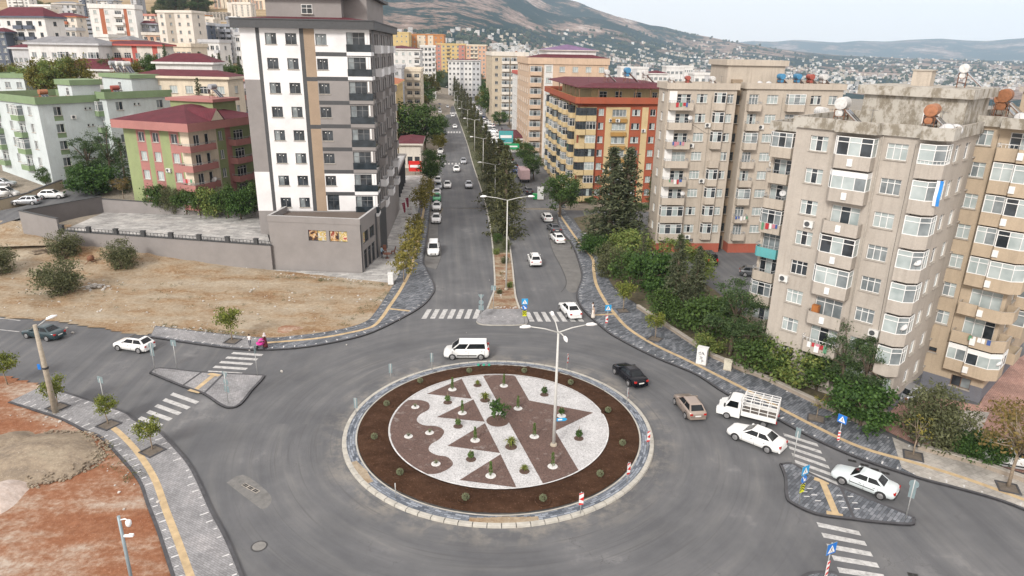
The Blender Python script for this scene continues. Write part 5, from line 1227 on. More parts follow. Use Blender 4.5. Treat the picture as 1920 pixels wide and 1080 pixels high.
# ================================================= VEHICLES
TYRE = plain('tyre rubber', (.018,.018,.019), .85); RIM = plain('alloy rim', (.45,.45,.46), .3, .7); CARGLASS = glass_mat('car glass', (.006,.008,.01), .08, (.014,.017,.02)); CARGLASS.node_tree.nodes['Principled BSDF'].inputs['Specular IOR Level'].default_value = .3
LAMP = plain('clear lamp', (.7,.72,.74), .12); REDL = plain('red lamp', (.4,.015,.012), .2); PLATE = plain('number plate', (.7,.7,.68), .5); BLACKP = plain('black plastic', (.022,.022,.024), .6)
def car_paint(name, c, metal=0): return plain('car paint '+name, c, .3 if name != 'black' else .12, metal, var=.05, scale=.6, coat=.5 if name != 'black' else .1, spec=.4 if name != 'black' else .25)
PAINTS = {'white': car_paint('white', (.74,.75,.75)), 'silver': car_paint('silver', (.4,.42,.45), .6), 'black': car_paint('black', (.004,.0045,.008)), 'grey': car_paint('grey', (.09,.095,.105), .3), 'teal': car_paint('dark teal', (.035,.06,.07), .3), 'beige': car_paint('champagne', (.34,.28,.24), .4), 'ice': car_paint('ice white', (.6,.66,.68)), 'red': car_paint('red', (.35,.02,.02)), 'blue': car_paint('blue', (.03,.07,.2), .2), 'green': car_paint('green', (.03,.3,.12)), 'cream': car_paint('cream', (.55,.5,.38))}
# kind: length, width, height, hood z, belt z, deck z, screen base x, roof front x, roof rear x, rear base x, roof half width, wheelbase front x, rear x
CK = {'sedan': (4.55,1.78,1.45,.86,.95,1.0,.98,.22,-.92,-1.62,.56,1.38,-1.32), 'hatch': (4.05,1.74,1.48,.9,.97,.98,.9,.2,-1.35,-1.86,.57,1.25,-1.28),
      'estate': (4.3,1.76,1.47,.88,.95,.97,.9,.2,-1.6,-2.02,.57,1.32,-1.3), 'suv': (4.35,1.8,1.68,1.0,1.08,1.1,.98,.3,-1.6,-1.98,.6,1.33,-1.33), 'van': (4.65,1.85,1.83,1.0,1.14,1.15,1.5,.72,-2.05,-2.2,.68,1.42,-1.5), 'old_sedan': (4.4,1.7,1.4,.86,.92,.97,.92,.3,-.85,-1.45,.58,1.3,-1.32)}
def car_parts(kind, pt, extra=()):
    L, Wd, H, zh, zb, zd, xs, xf, xr, xb, rw, wf, wr = CK[kind]; h = Wd/2; P = []
    bd = MB(); tail = kind in ('sedan', 'old_sedan')
    sec = [(L/2,.34,.6,.62*h),(L/2-.07,.24,.68,.82*h),(L/2-.28,.2,zh-.1,.93*h),(wf,.19,zh,.985*h),(xs,.19,zb,h),(0,.19,zb+.005,h),(wr,.19,zb+.02,h)]
    sec += [(xb-.02,.2,zd,.97*h),(-L/2+.22,.24,zd-.03,.92*h),(-L/2+.06,.3,zd-.12,.84*h),(-L/2,.42,zd-.28,.7*h)] if tail else [(xb+.1,.2,zd,.97*h),(-L/2+.1,.26,zd-.02,.92*h),(-L/2+.02,.34,zd-.1,.86*h),(-L/2,.45,zd-.3,.8*h)]
    K = 12
    for x, z0, z1, w in sec:
        zm = z0+(z1-z0)*.45
        ring = [(-.8*w,z0),(-.97*w,z0+.1),(-w,zm),(-.985*w,z1-.16),(-.93*w,z1-.04),(-.8*w,z1),(.8*w,z1),(.93*w,z1-.04),(.985*w,z1-.16),(w,zm),(.97*w,z0+.1),(.8*w,z0)]
        bd.v += [(x, -y, z) for y, z in ring]
    for i in range(len(sec)-1):
        for j in range(K):
            q = (j+1) % K; bd.f.append((i*K+j, i*K+q, (i+1)*K+q, (i+1)*K+j)[::-1]); bd.m.append(0); bd.s.append(True)
    bd.f.append(tuple(range(K))); bd.m.append(0); bd.s.append(False)
    b0 = (len(sec)-1)*K; bd.f.append(tuple(range(b0+K-1, b0-1, -1))); bd.m.append(0); bd.s.append(False)
    # cabin
    wb = .87*h; zt = H-.06; zb2 = zb-.03; zr = zd-.03
    A = [(xs,wb,zb2),(xs,-wb,zb2),(xb,-wb*.94,zr),(xb,wb*.94,zr)]; T = [(xf,rw,zt),(xf,-rw,zt),(xr,-rw*.96,zt),(xr,rw*.96,zt)]
    C = [(xf-.22,rw*.78,H),(xf-.22,-rw*.78,H),(xr+.18,-rw*.76,H-.01),(xr+.18,rw*.76,H-.01)]
    n = len(bd.v); bd.v += A+T+C
    for f in ((0,4,5,1),(1,5,6,2),(2,6,7,3),(3,7,4,0),(4,8,9,5),(5,9,10,6),(6,10,11,7),(7,11,8,4),(8,11,10,9)):
        bd.f.append(tuple(n+i for i in f)); bd.m.append(0); bd.s.append(False)
    P.append(('body', bd, pt, None))
    def sub(q, u0, u1, v0, v1, d=.012):
        q = [Vector(p) for p in q]; bl = lambda u, v: (q[0]*(1-u)+q[1]*u)*(1-v)+(q[3]*(1-u)+q[2]*u)*v
        nn = (q[1]-q[0]).cross(q[3]-q[0]).normalized()*d
        return [tuple(bl(u, v)+nn) for u, v in ((u0,v0),(u1,v0),(u1,v1),(u0,v1))]
    g = MB(); g.face(sub([A[1],A[0],T[0],T[1]], .06,.94,.05,.95)); P.append(('windscreen', g, CARGLASS, None))
    g = MB(); g.face(sub([A[3],A[2],T[2],T[3]], .08,.92,.12,.9)); P.append(('rear_window', g, CARGLASS, None))
    cuts = {'van': ((.04,.36),(.4,.93)), 'suv': ((.06,.42),(.46,.78),(.82,.97)), 'estate': ((.06,.4),(.44,.72),(.76,.96))}.get(kind, ((.07,.5),(.54,.93)))
    for sgn in (1, -1):
        q = [A[0],A[3],T[3],T[0]] if sgn > 0 else [A[2],A[1],T[1],T[2]]
        for a, c in cuts:
            g = MB(); u0, u1 = (a, c) if sgn > 0 else (1-c, 1-a); g.face(sub(q, u0, u1, .1, .88)); P.append(('side_window', g, CARGLASS, None))
    for sgn in (1, -1):
        m = MB(); m.box(xs-.32, xs-.2, sgn*wb+(0 if sgn > 0 else -.2), sgn*wb+(.2 if sgn > 0 else 0), zb+.02, zb+.15); P.append(('mirror', m, pt if kind != 'van' else BLACKP, None))
        m = MB(); m.box(L/2-.3, L/2-.055, sgn*.6*h-.14, sgn*.6*h+.14, .52, .645); P.append(('headlight', m, LAMP, None))
        m = MB(); m.box(-L/2-.012, -L/2+.2, sgn*.7*h-.12, sgn*.7*h+.12, zd-.3, zd-.13 if kind != 'van' else zd+.1); P.append(('tail_light', m, REDL, None))
    m = MB(); m.box(L/2-.1, L/2+.02, -.42, .42, .36, .58); P.append(('grille', m, BLACKP, None))
    m = MB(); m.box(L/2, L/2+.035, -.26, .26, .42, .53); P.append(('number_plate', m, PLATE, None))
    m = MB(); m.box(-L/2-.025, -L/2+.05, -.26, .26, zd-.42 if kind != 'van' else .75, zd-.31 if kind != 'van' else .86); P.append(('number_plate', m, PLATE, None))
    m = MB(); m.box(-L/2-.03, -L/2+.12, -.8*h, .8*h, .3, .45); P.append(('rear_bumper', m, BLACKP if kind in ('van', 'suv', 'old_sedan') else pt, None))
    for x in (wf, wr):
        for sgn in (1, -1):
            a = MB(); pl = [(x+.385*math.cos(t), .3+.385*math.sin(t)) for t in [math.pi*i/10 for i in range(11)]]+[(x-.385,.19),(x+.385,.19)]
            y0, y1 = sgn*(h-.25), sgn*(h+.006); k = len(pl)
            a.v = [(p[0],y0,p[1]) for p in pl]+[(p[0],y1,p[1]) for p in pl]
            for i in range(k): j = (i+1) % k; a.f.append((i,j,k+j,k+i)); a.m.append(0); a.s.append(False)
            a.f.append(tuple(range(k,2*k))); a.m.append(0); a.s.append(False); P.append(('wheel_arch', a, BLACKP, None))
            w = MB(); M = Matrix.Translation((x, sgn*(h-.1), .31)) @ Matrix.Rotation(R(-90*sgn), 4, 'X')
            w.lathe([(.2,-.09),(.29,-.09),(.31,-.05),(.31,.09),(.29,.125),(.21,.125)], 18, 0, M); P.append(('wheel', w, TYRE, None))
            r = MB(); r.lathe([(.0,.13),(.06,.145),(.1,.132),(.17,.132),(.215,.148),(.22,.12)], 12, 0, M); P.append(('rim', r, RIM, 'wheel'))
    if 'roof_black' in extra:
        g = MB(); g.face([(p[0], p[1], p[2]+.006) for p in (C[0],C[3],C[2],C[1])]); g.face([(xf,rw*.9,zt+.012),(xf-.2,rw*.8,H+.004),(xf-.2,-rw*.8,H+.004),(xf,-rw*.9,zt+.012)]); P.append(('glass_roof', g, CARGLASS, None))
    if 'rack' in extra:
        for sgn in (1, -1): g = MB(); g.tube([(xf-.2,sgn*rw*.85,H),(xf-.3,sgn*rw*.85,H+.09),(xr+.3,sgn*rw*.85,H+.09),(xr+.2,sgn*rw*.85,H)], .022, 6); P.append(('roof_rail', g, BLACKP, None))
    for sgn in (1, -1):
        g = MB()
        for x in ((xs-.12), (xs+xb)/2+.12, xb+.35):
            g.box(x-.008, x+.008, sgn*h*.985-.012, sgn*h*.985+.012, .3, zb-.1)
        for x in ((xs+xb)/2+.3, xb+.55): g.box(x, x+.16, sgn*h-.01, sgn*h+.012, zb-.2, zb-.17)
        P.append(('door_trim', g, BLACKP, None))
    if kind in ('van', 'old_sedan'):
        for sgn in (1, -1): g = MB(); g.box(wr+.45, wf-.45, sgn*h-.012, sgn*h+.018, .44 if kind == 'van' else .55, .56 if kind == 'van' else .6); P.append(('side_trim', g, BLACKP, None))
    return P
_cm = {}
def car(kind, col, label, loc, rz, group=None, far=False, extra=(), cat='car', z=0):
    name = 'small_van' if kind == 'van' else 'car'; key = (kind, col, far, tuple(extra))
    if key not in _cm:
        P = car_parts(kind, PAINTS[col], extra)
        if far:
            mb = MB(); mats = []
            for nm, q, m, par in P:
                if m not in mats: mats.append(m)
                k = len(mb.v); mb.v += q.v; mb.f += [tuple(i+k for i in f) for f in q.f]; mb.m += [mats.index(m)]*len(q.f); mb.s += q.s
            _cm[key] = mb.mesh('car', mats)
        else: _cm[key] = [(nm, q.mesh(nm, [m]), par) for nm, q, m, par in P]
    if far: return tag(put(name, _cm[key], None, (*loc, z), rz), label, cat, group)
    o = thing(name, label, cat, (*loc, z), rz, group); last = o
    for nm, me, par in _cm[key]:
        c = put(nm, me, last if par else o)
        if not par: last = c
    return o
def by_wheels(kind, col, fpx, rpx, label, z=0, right=False, **k):
    """place a car from the ground points under its two near wheels"""
    f, r = at(*fpx, z), at(*rpx, z); dx, dy = f[0]-r[0], f[1]-r[1]; l = math.hypot(dx, dy); dx, dy = dx/l, dy/l
    nx, ny = (-dy, dx) if right else (dy, -dx)       # from the near side to the middle of the car
    h = CK[kind][1]/2-.05; mx_ = (CK[kind][11]+CK[kind][12])/2
    c = ((f[0]+r[0])/2+nx*h-dx*mx_, (f[1]+r[1])/2+ny*h-dy*mx_)
    return car(kind, col, label, c, math.atan2(dy, dx), z=z, **k)
by_wheels('sedan', 'teal', (47,634), (93,641), 'dark teal sedan driving off to the left behind the leaning concrete pole')
by_wheels('hatch', 'white', (217,657), (266,664), 'white hatchback with a black glass roof, on the left road', extra=('roof_black',))
by_wheels('van', 'white', (847,675), (903,675), 'white passenger van rounding the far side of the roundabout', cat='van')
by_wheels('sedan', 'white', (1049,581), (1063,597), 'white sedan braking on the zebra crossing right of the median')
by_wheels('sedan', 'black', (1150,699), (1181,727), 'glossy black sedan right of the roundabout, red tail lights showing')
by_wheels('hatch', 'beige', (1264,757), (1286,787), 'champagne beige old hatchback between the black sedan and the white truck')
by_wheels('sedan', 'white', (1379,826), (1436,849), 'white sedan alongside the white cage truck')
by_wheels('old_sedan', 'ice', (1579,909), (1647,936), 'pale ice white old sedan crossing the zebra at the right island')
def road_dir(u, v): a, c = at(u, v), at(u-(u-845)*.1, v-(v-100)*.1); return math.atan2(c[1]-a[1], c[0]-a[0])
def on_road(kind, col, u, v, label, away=True, turn=0, z=0, **k):
    a = road_dir(u, v); return car(kind, col, label, at(u, v, z), a+(0 if away else math.pi)+turn, z=z, **k)
on_road('suv', 'white', 1002, 494, 'white off-roader with dark roof rails, driving away on the right carriageway', extra=('rack',))
on_road('van', 'white', 813, 474, 'white van parked alone at the left kerb, facing the roundabout', False, cat='van')
on_road('sedan', 'white', 1045, 452, 'white sedan parked at the right kerb, nearest the roundabout', turn=.12)
on_road('sedan', 'grey', 1038, 433, 'dark grey sedan parked between two white cars at the right kerb', turn=.12)
on_road('hatch', 'white', 1025, 413, 'white minivan parked furthest back of the three at the right kerb', turn=.05)
G1 = 'cars parked along the left kerb'
for i, (k, c, u, v, lab) in enumerate((('sedan','white',818,415,'white sedan parked at the left kerb, second car up from the lone van'),('sedan','white',819,392,'white sedan parked at the left kerb, behind a car with green boot'),('hatch','green',819,376,'small green car squeezed in the row at the left kerb'),('sedan','white',819,366,'white sedan parked just past the small green car'),('sedan','silver',822,353,'silver sedan parked beneath the dark kerbside tree'),('hatch','white',821,343,'white hatchback parked under the dark kerbside tree'),('hatch','white',825,296,'white hatchback parked at the left kerb past the dark tree'),('sedan','white',826,286,'white sedan parked behind the kerbside hatchback past the dark tree'))): on_road(k, c, u, v, lab, False, group=G1)
G2 = 'cars driving down the left carriageway'
for k, c, u, v, lab in (('sedan','white',839,351,'white sedan driving towards the roundabout beside the parked row'),('sedan','silver',879,351,'silver blue sedan hugging the median as it drives in'),('hatch','white',856,321,'white hatchback driving in just before the far zebra marks'),('sedan','silver',869,306,'silver sedan driving in close to the median at the far zebra marks')): on_road(k, c, u, v, lab, False, group=G2)
for i, (k, c, u, v) in enumerate((('hatch','white',853,240),('sedan','white',849,219),('hatch','white',839,202),('sedan','silver',836,180))): on_road(k, c, u, v, '%s of four far cars driving in on the left carriageway, counted from the near one' % ORD[i], False, group=G2, far=True)
for i, (c, u, v) in enumerate((('silver',824,206),('white',825,212),('blue',824,199),('white',824,193),('black',833,252),('white',826,262))): on_road('hatch', c, u, v, '%s far car parked at the left kerb, %s in the far row' % (c, ORD[i]), False, far=True, group=G1)
tr = on_road('van', 'white', 826, 184, 'white delivery van far up the left carriageway', False, far=True, cat='van')
G3 = 'cars jammed on the right carriageway'; cnt = {}
for k, c, u, v, t in (('hatch','black',881,188,0),('van','white',887,197,0),('sedan','white',890,203,.5),('sedan','white',896,208,0),('hatch','white',901,215,0),('sedan','blue',906,223,0),('hatch','silver',898,226,0),('sedan','white',905,232,.3),('hatch','white',914,231,.6),('sedan','white',907,241,.2),('van','white',918,239,.8),('sedan','white',924,248,1.2),('sedan','white',925,255,1.3),('hatch','silver',922,251,1.2),('sedan','white',928,262,1.4),('sedan','white',930,268,1.3),('sedan','silver',930,271,1.3),('suv','black',927,277,1.2),('suv','grey',932,281,1.0),('hatch','cream',930,284,.2),('sedan','white',936,289,0),('sedan','silver',934,296,0),('hatch','white',949,292,.1),('suv','black',955,303,.1),('sedan','black',963,313,.1),('sedan','white',985,322,.05),('hatch','grey',990,362,.1),('sedan','blue',966,322,0)):
    cnt[c] = cnt.get(c, 0)+1
    on_road(k, c, u, v, '%s %s car in the jam beyond the median trees, counted from the far end' % (ORD[cnt[c]-1], c), turn=t, far=v < 300, group=G3)
# yards
PK = 'cars parked in the yards'
car('van', 'black', 'black van parked by the dark doorway of the beige blocks', at(1327,492), R(92), cat='van', group=PK)
by_wheels('hatch', 'grey', (1436,523), (1392,519), 'dark grey hatchback parked before the red plinth', right=True, group=PK)
car('suv', 'black', 'black off-roader half hidden under the canopy behind the nearest tower', at(1443,540), R(15), group=PK)
car('hatch', 'silver', 'silver grey car peeping out between the two towers', at(1712,748), R(25), group=PK)
car('van', 'white', 'white van behind the shrubs at the right edge', at(1893,872), R(-20), cat='van', group=PK)
for k, c, u, v, rz, lab in (('hatch','white',100,374,12,'white hatchback parked on the climbing street at left'),('estate','silver',50,386,12,'silver estate car parked on the climbing street at left'),('estate','silver',6,352,14,'blue grey car at the left edge on the terrace'),('van','white',8,372,14,'white van cut by the left edge above the estate car'),('hatch','white',186,358,40,'white car partly hidden by the round green tree'),('sedan','black',150,345,10,'dark red-lit car under the pines above the street')):
    x, y = gpx(u, v); car(k, c, lab, (x, y), R(rz)+(math.pi if 'silver estate' in lab else 0), z=tz(x, y)+.26, group='cars on the climbing street')
# cage truck
def cage_truck():
    f, r = at(1361,785), at(1432,803); a = math.atan2(f[1]-r[1], f[0]-r[0]); dx, dy = math.cos(a), math.sin(a); h = .85
    c = ((f[0]+r[0])/2+dy*h, (f[1]+r[1])/2-dx*h); Wt = PAINTS['white']
    t = thing('pickup_truck', 'white flatbed truck carrying a tall white pipe cage, by the right pavement', 'truck', (*c, 0), a)
    cb = MB(); pr = [(2.45,.35),(2.5,.75),(2.38,1.05),(1.9,1.25),(1.5,1.88),(1.3,1.95),(.62,1.95),(.5,1.85),(.5,.35)]
    for s_ in (1, -1): pass
    K = len(pr); wz = lambda z: .87 if z < 1.2 else .87-.12*(z-1.2)/.75
    cb.v = [(x, wz(z), z) for x, z in pr]+[(x, -wz(z), z) for x, z in pr]
    for i in range(K): j = (i+1) % K; cb.f.append((i, j, K+j, K+i)[::-1]); cb.m.append(0); cb.s.append(False)
    cb.f += [tuple(range(K)), tuple(range(2*K-1, K-1, -1))]; cb.m += [0,0]; cb.s += [False]*2
    cb.build('cab', [Wt], t)
    g = MB(); g.face([(1.86,.74,1.3),(1.86,-.74,1.3),(1.53,-.68,1.84),(1.53,.68,1.84)][::-1]); g.build('windscreen', [CARGLASS], t)
    for s_ in (1, -1):
        g = MB(); q = [(1.72,s_*.868,1.26),(.72,s_*.868,1.26),(.72,s_*.8,1.82),(1.42,s_*.8,1.82)]; g.face(q if s_ < 0 else q[::-1]); g.face((q if s_ > 0 else q[::-1])); g.build('side_window', [CARGLASS], t)
        m = MB(); m.box(1.75,1.87,s_*.87+(0 if s_ > 0 else -.22),s_*.87+(.22 if s_ > 0 else 0),1.25,1.5); m.build('mirror', [BLACKP], t)
        m = MB(); m.box(2.3,2.51,s_*.6-.16,s_*.6+.16,.72,.92); m.build('headlight', [LAMP], t); m = MB(); m.box(-2.52,-2.46,s_*.7-.12,s_*.7+.12,.62,.78); m.build('tail_light', [REDL], t)
    ch = MB(); ch.box(-2.4,.5,-.35,.35,.42,.62); ch.build('chassis', [BLACKP], t)
    bf = MB(); bf.face([(-2.4,-.85,.81),(.4,-.85,.81),(.4,.85,.81),(-2.4,.85,.81)]); bf.build('bed_floor', [plain('worn truck bed floor', (.12,.105,.09), .9, var=.4)], t)
    bd = MB(); bd.box(-2.45,.42,-.9,.9,.68,.8)
    for y in (-.9,.86): bd.box(-2.45,.42,y,y+.04,.8,1.12)
    bd.box(-2.45,-2.41,-.86,.86,.8,1.12); bd.build('load_bed', [Wt], t)
    cg = MB(); z0, z1 = 1.12, 2.35
    for s_ in (.88, -.88):
        for x in (-2.42,-1.72,-1.02,-.32,.38): cg.box(x-.03,x+.03,s_-.03,s_+.03,.8,z1)
        for z in (1.4,1.72,2.04,2.35): cg.box(-2.42,.38,s_-.02,s_+.02,z-.022,z+.022)
    for x in (-2.42,-1.72,-1.02,-.32,.38): cg.box(x-.025,x+.025,-.85,.85,z1-.03,z1+.03)
    for x in (-2.42,.38):
        for z in (1.35,1.75,2.1): cg.box(x-.025,x+.025,-.85,.85,z-.03,z+.03)
    for y in (-.45,0,.45): cg.box(-2.42,.38,y-.02,y+.02,z1-.02,z1+.04)
    cg.build('cage', [WHITE], t)
    for x in (1.55,-1.5):
        for s_ in (1,-1):
            M = Matrix.Translation((x,s_*.76,.33)) @ Matrix.Rotation(R(-90*s_), 4, 'X'); w_ = MB(); w_.lathe([(.2,-.1),(.31,-.1),(.33,-.06),(.33,.09),(.31,.12),(.22,.12)], 18, 0, M); q = w_.build('wheel', [TYRE], t)
            r_ = MB(); r_.lathe([(0,.13),(.06,.15),(.1,.128),(.19,.128),(.22,.14)], 12, 0, M); r_.build('rim', [RIM], q)
cage_truck()
# box lorry on the right carriageway
def box_lorry():
    a = road_dir(980, 345); x, y = at(981, 338); t = thing('lorry', 'box lorry with a pinkish load, parked at the right kerb', 'lorry', (x,y,0), a)
    b = MB(); b.box(-4.2,2.2,-1.15,1.15,.95,3.1); b.build('box', [plain('pinkish tarpaulin', (.45,.32,.33), .7)], t); c = MB(); c.box(2.35,3.9,-1.05,1.05,.5,2.4); c.build('cab', [PAINTS['white']], t); g = MB(); g.box(3.9,3.93,-.9,.9,1.4,2.2); g.build('windscreen', [CARGLASS], t)
    k = MB(); k.box(-4.1,3.6,-.5,.5,.55,.9); k.build('chassis', [BLACKP], t)
    for xx in (3.1,-2.6):
        for s_ in (1,-1): w_ = MB(); w_.lathe([(.2,-.12),(.42,-.12),(.45,-.05),(.45,.1),(.3,.13)], 16, 0, Matrix.Translation((xx,s_*.98,.45)) @ Matrix.Rotation(R(-90*s_), 4, 'X')); w_.build('wheel', [TYRE], t)
box_lorry()
# ================================================= TREES AND PLANTS
def leaf_mat(name, a, c, warm=None):
    m, n, b = nodes(name); g = N(n, 'ShaderNodeNewGeometry')
    st = [(0, a), (.6, tuple((x+y)/2 for x, y in zip(a, c))), (1, c)] if warm is None else [(0, a), (.5, c), (.8, c), (1, warm)]
    n.links.new(ramp(n, g.outputs['Random Per Island'], st).outputs[0], b.inputs['Base Color'])
    b.inputs['Roughness'].default_value = .6; b.inputs['Specular IOR Level'].default_value = .25
    tr = N(n, 'ShaderNodeBsdfTranslucent'); n.links.new(b.inputs['Base Color'].links[0].from_socket, tr.inputs[0])
    ms = N(n, 'ShaderNodeMixShader'); ms.inputs[0].default_value = .25
    n.links.new(b.outputs[0], ms.inputs[1]); n.links.new(tr.outputs[0], ms.inputs[2]); n.links.new(ms.outputs[0], n.nodes['Material Output'].inputs[0])
    return m
LF = {'broad': leaf_mat('dark broad leaves', (.035,.065,.018), (.1,.165,.04)), 'light': leaf_mat('light green leaves', (.06,.1,.025), (.17,.22,.06), (.24,.24,.07)), 'street': leaf_mat('olive green leaves', (.07,.1,.02), (.18,.21,.04), (.27,.26,.06)), 'pine': leaf_mat('pine needles', (.03,.06,.024), (.1,.15,.055)), 'greypine': leaf_mat('grey green needles', (.05,.065,.034), (.14,.155,.085)), 'brownpine': leaf_mat('brownish green needles', (.05,.058,.024), (.145,.145,.065)), 'olive': leaf_mat('olive leaves', (.06,.07,.03), (.17,.18,.09)), 'laurel': leaf_mat('glossy laurel leaves', (.025,.06,.016), (.085,.16,.035)), 'yellow': leaf_mat('yellowing leaves', (.1,.105,.025), (.24,.21,.05), (.3,.24,.06)), 'autumn': leaf_mat('russet leaves', (.09,.08,.025), (.2,.15,.05), (.25,.15,.06)), 'golden': leaf_mat('golden green leaves', (.08,.085,.018), (.21,.18,.035)), 'buxus': leaf_mat('box leaves', (.06,.11,.025), (.15,.24,.06)), 'sage': leaf_mat('sage leaves', (.13,.15,.09), (.26,.29,.17))}
BARK = plain('bark', (.12,.09,.065), .95, var=.35, scale=6); BARKP = plain('pale bark', (.24,.19,.14), .95, var=.3, scale=6)
def leaf(mb, p, s, rg, up=.0, asp=.55):
    d = Vector((rg.gauss(0,1), rg.gauss(0,1), rg.gauss(0,1)+up)).normalized(); q = d.cross(Vector((rg.gauss(0,1), rg.gauss(0,1), rg.gauss(0,1)))).normalized()
    a, c = d*s*.5, q*s*.5*asp; n = len(mb.v)
    mb.v += [tuple(p-a), tuple(p+c), tuple(p+a), tuple(p-c)]; mb.f.append((n,n+1,n+2,n+3)); mb.m.append(0); mb.s.append(False)
def round_crown(rg, r, hz, z0, ncl, nl, ls, cr=.34, hollow=.35, squash=.8, asp=.55):
    """leaf clumps through an uneven ellipsoid with its foot at z0"""
    mb = MB(); cs = []
    for i in range(ncl):
        while True:
            v = Vector((rg.uniform(-1,1), rg.uniform(-1,1), rg.uniform(-1,1)))
            if hollow < v.length < 1: break
        k = 1-.28*rg.random(); c = Vector((v.x*r*k, v.y*r*k, z0+hz/2+v.z*hz/2*k)); cs.append(c); rc = r*cr*rg.uniform(.65,1.2)
        for j in range(nl//ncl):
            w_ = Vector((rg.gauss(0,.45), rg.gauss(0,.45), rg.gauss(0,.45)*squash)); leaf(mb, c+w_*rc, ls*rg.uniform(.6,1.3), rg, asp=asp)
    return mb, cs
def cone_crown(rg, r, H, z0, tiers, per, nl, ls, lean=.25, pw=1.0, ragged=.3):
    mb = MB()
    for t in range(tiers):
        k = t/(tiers-1); z = z0+(H-z0)*k; rr = r*((1-k)**pw)*(1-ragged*rg.random())+.08
        nb = max(3, int(per*(1-k*.6)))
        for q in range(nb):
            a = rg.uniform(0, 6.283); rl = rr*rg.uniform(.65,1.15)
            for j in range(nl):
                f = rg.random()**.7; p = Vector((math.cos(a)*rl*f, math.sin(a)*rl*f, z-lean*rl*f+rg.gauss(0,.12)*r*.3))+Vector((rg.gauss(0,.1), rg.gauss(0,.1), rg.gauss(0,.06)))*r*.45
                leaf(mb, p, ls*rg.uniform(.6,1.3), rg, asp=.35)
    return mb
def trunk(rg, h, r, tops=(), lean=0):
    mb = MB(); c = Vector((lean*h, 0, h)); pts = [Vector((0,0,-.2)), Vector((lean*h*.3+rg.gauss(0,.02), rg.gauss(0,.02), h*.45)), c]
    mb.tube(pts, [r, r*.8, r*.6], 7)
    for t in tops:
        m_ = (c+t)/2+Vector((rg.gauss(0,.1), rg.gauss(0,.1), rg.gauss(0,.05))); mb.tube([pts[1].lerp(c, rg.uniform(.5,1)), m_, t], [r*.5, r*.3, r*.1], 5)
    return mb
PROTO = {}
def proto(key, name, cat, H, crown, trk, leafm, barkm=BARK):
    PROTO[key] = (name, cat, H, crown.mesh('crown', [LF[leafm]]), trk.mesh('trunk', [barkm]))
rg = random.Random(3)
for v in (0, 1):
    m, cs = round_crown(rg, 1.25, 2.1, 1.35, 22, 1500, .2, .42); proto('street%d' % v, 'young_tree', 'tree', 3.4, m, trunk(rg, 1.7, .075, cs[:5], .1*v), 'street', BARKP)
    m, cs = round_crown(rg, 3.0, 5.4, 1.3, 46, 5200, .3, .32); proto('broad%d' % v, 'leafy_tree', 'tree', 6.7, m, trunk(rg, 2.4, .2, cs[:9]), 'broad')
    m, cs = round_crown(rg, 2.6, 5.2, 1.2, 40, 3600, .26, .3, .25); proto('light%d' % v, 'leafy_tree', 'tree', 6.4, m, trunk(rg, 2.4, .16, cs[:9]), 'light')
    m, cs = round_crown(rg, 2.6, 6.2, 1.6, 34, 4600, .26, .3, .3, .55, .3); proto('pine%d' % v, 'pine_tree', 'tree', 7.8, m, trunk(rg, 4.2, .2, cs[:10], .05), 'pine')
    m = cone_crown(rg, 2.6, 10, .4, 30, 15, 17, .36, .25, .85); proto('spruce%d' % v, 'conifer', 'tree', 10, m, trunk(rg, 9.6, .2), 'greypine')
    m = cone_crown(rg, 2.9, 10, .5, 26, 14, 16, .4, .2, .7, .4); proto('median%d' % v, 'conifer', 'tree', 10, m, trunk(rg, 9.4, .2), 'brownpine')
m = cone_crown(rg, .95, 7, .2, 30, 9, 11, .26, -.6, .55, .25); proto('cypress', 'cypress', 'tree', 7, m, trunk(rg, 6, .12), 'greypine')
m = cone_crown(rg, 1.9, 8.5, .3, 24, 12, 13, .3, .15, .8, .2); proto('darkfir', 'conifer', 'tree', 8.5, m, trunk(rg, 8, .18), 'pine')
m, cs = round_crown(rg, 1.6, 3.0, .02, 46, 6000, .2, .36, .2, .9, .34); proto('olive', 'olive_bush', 'bush', 3.0, m, trunk(rg, 1.0, .08, cs[:6]), 'olive')
m, cs = round_crown(rg, 2.2, 3.6, .05, 44, 4600, .25, .34, .45, .8, .6); proto('laurel', 'laurel_bush', 'bush', 3.6, m, trunk(rg, 1.6, .12, cs[:6]), 'laurel')
m, cs = round_crown(rg, 1.9, 3.3, .1, 30, 2600, .24, .36, .3); proto('hedge', 'shrub', 'bush', 3.4, m, trunk(rg, 1.4, .09, cs[:6]), 'broad')
m, cs = round_crown(rg, 1.9, 3.0, .1, 30, 2400, .24, .36, .3); proto('lightbush', 'shrub', 'bush', 3.1, m, trunk(rg, 1.3, .08, cs[:6]), 'light')
m, cs = round_crown(rg, .95, 2.5, .25, 26, 900, .19, .34, .15); proto('yellow', 'yellowing_tree', 'tree', 2.7, m, trunk(rg, 1.3, .05, cs[:7]), 'yellow', BARKP)
m, cs = round_crown(rg, 3.0, 5.6, 1.6, 40, 4600, .32, .32); proto('golden', 'leafy_tree', 'tree', 7.2, m, trunk(rg, 2.6, .2, cs[:8]), 'golden')
m, cs = round_crown(rg, 2.6, 3.8, 2.2, 26, 1100, .26, .3, .3); proto('autumn', 'sparse_tree', 'tree', 6, m, trunk(rg, 3.0, .12, cs), 'autumn', BARKP)
m, cs = round_crown(rg, .9, 1.6, 1.0, 12, 150, .16, .3, .3); proto('bare', 'sapling', 'tree', 2.7, m, trunk(rg, 1.3, .05, cs), 'yellow', BARKP)
m, cs = round_crown(rg, 1.5, 4.0, .3, 30, 2300, .22, .33, .2, .6, .35); proto('wispy', 'leafy_tree', 'tree', 4.3, m, trunk(rg, 1.8, .1, cs[:8]), 'light')
_tc = {}
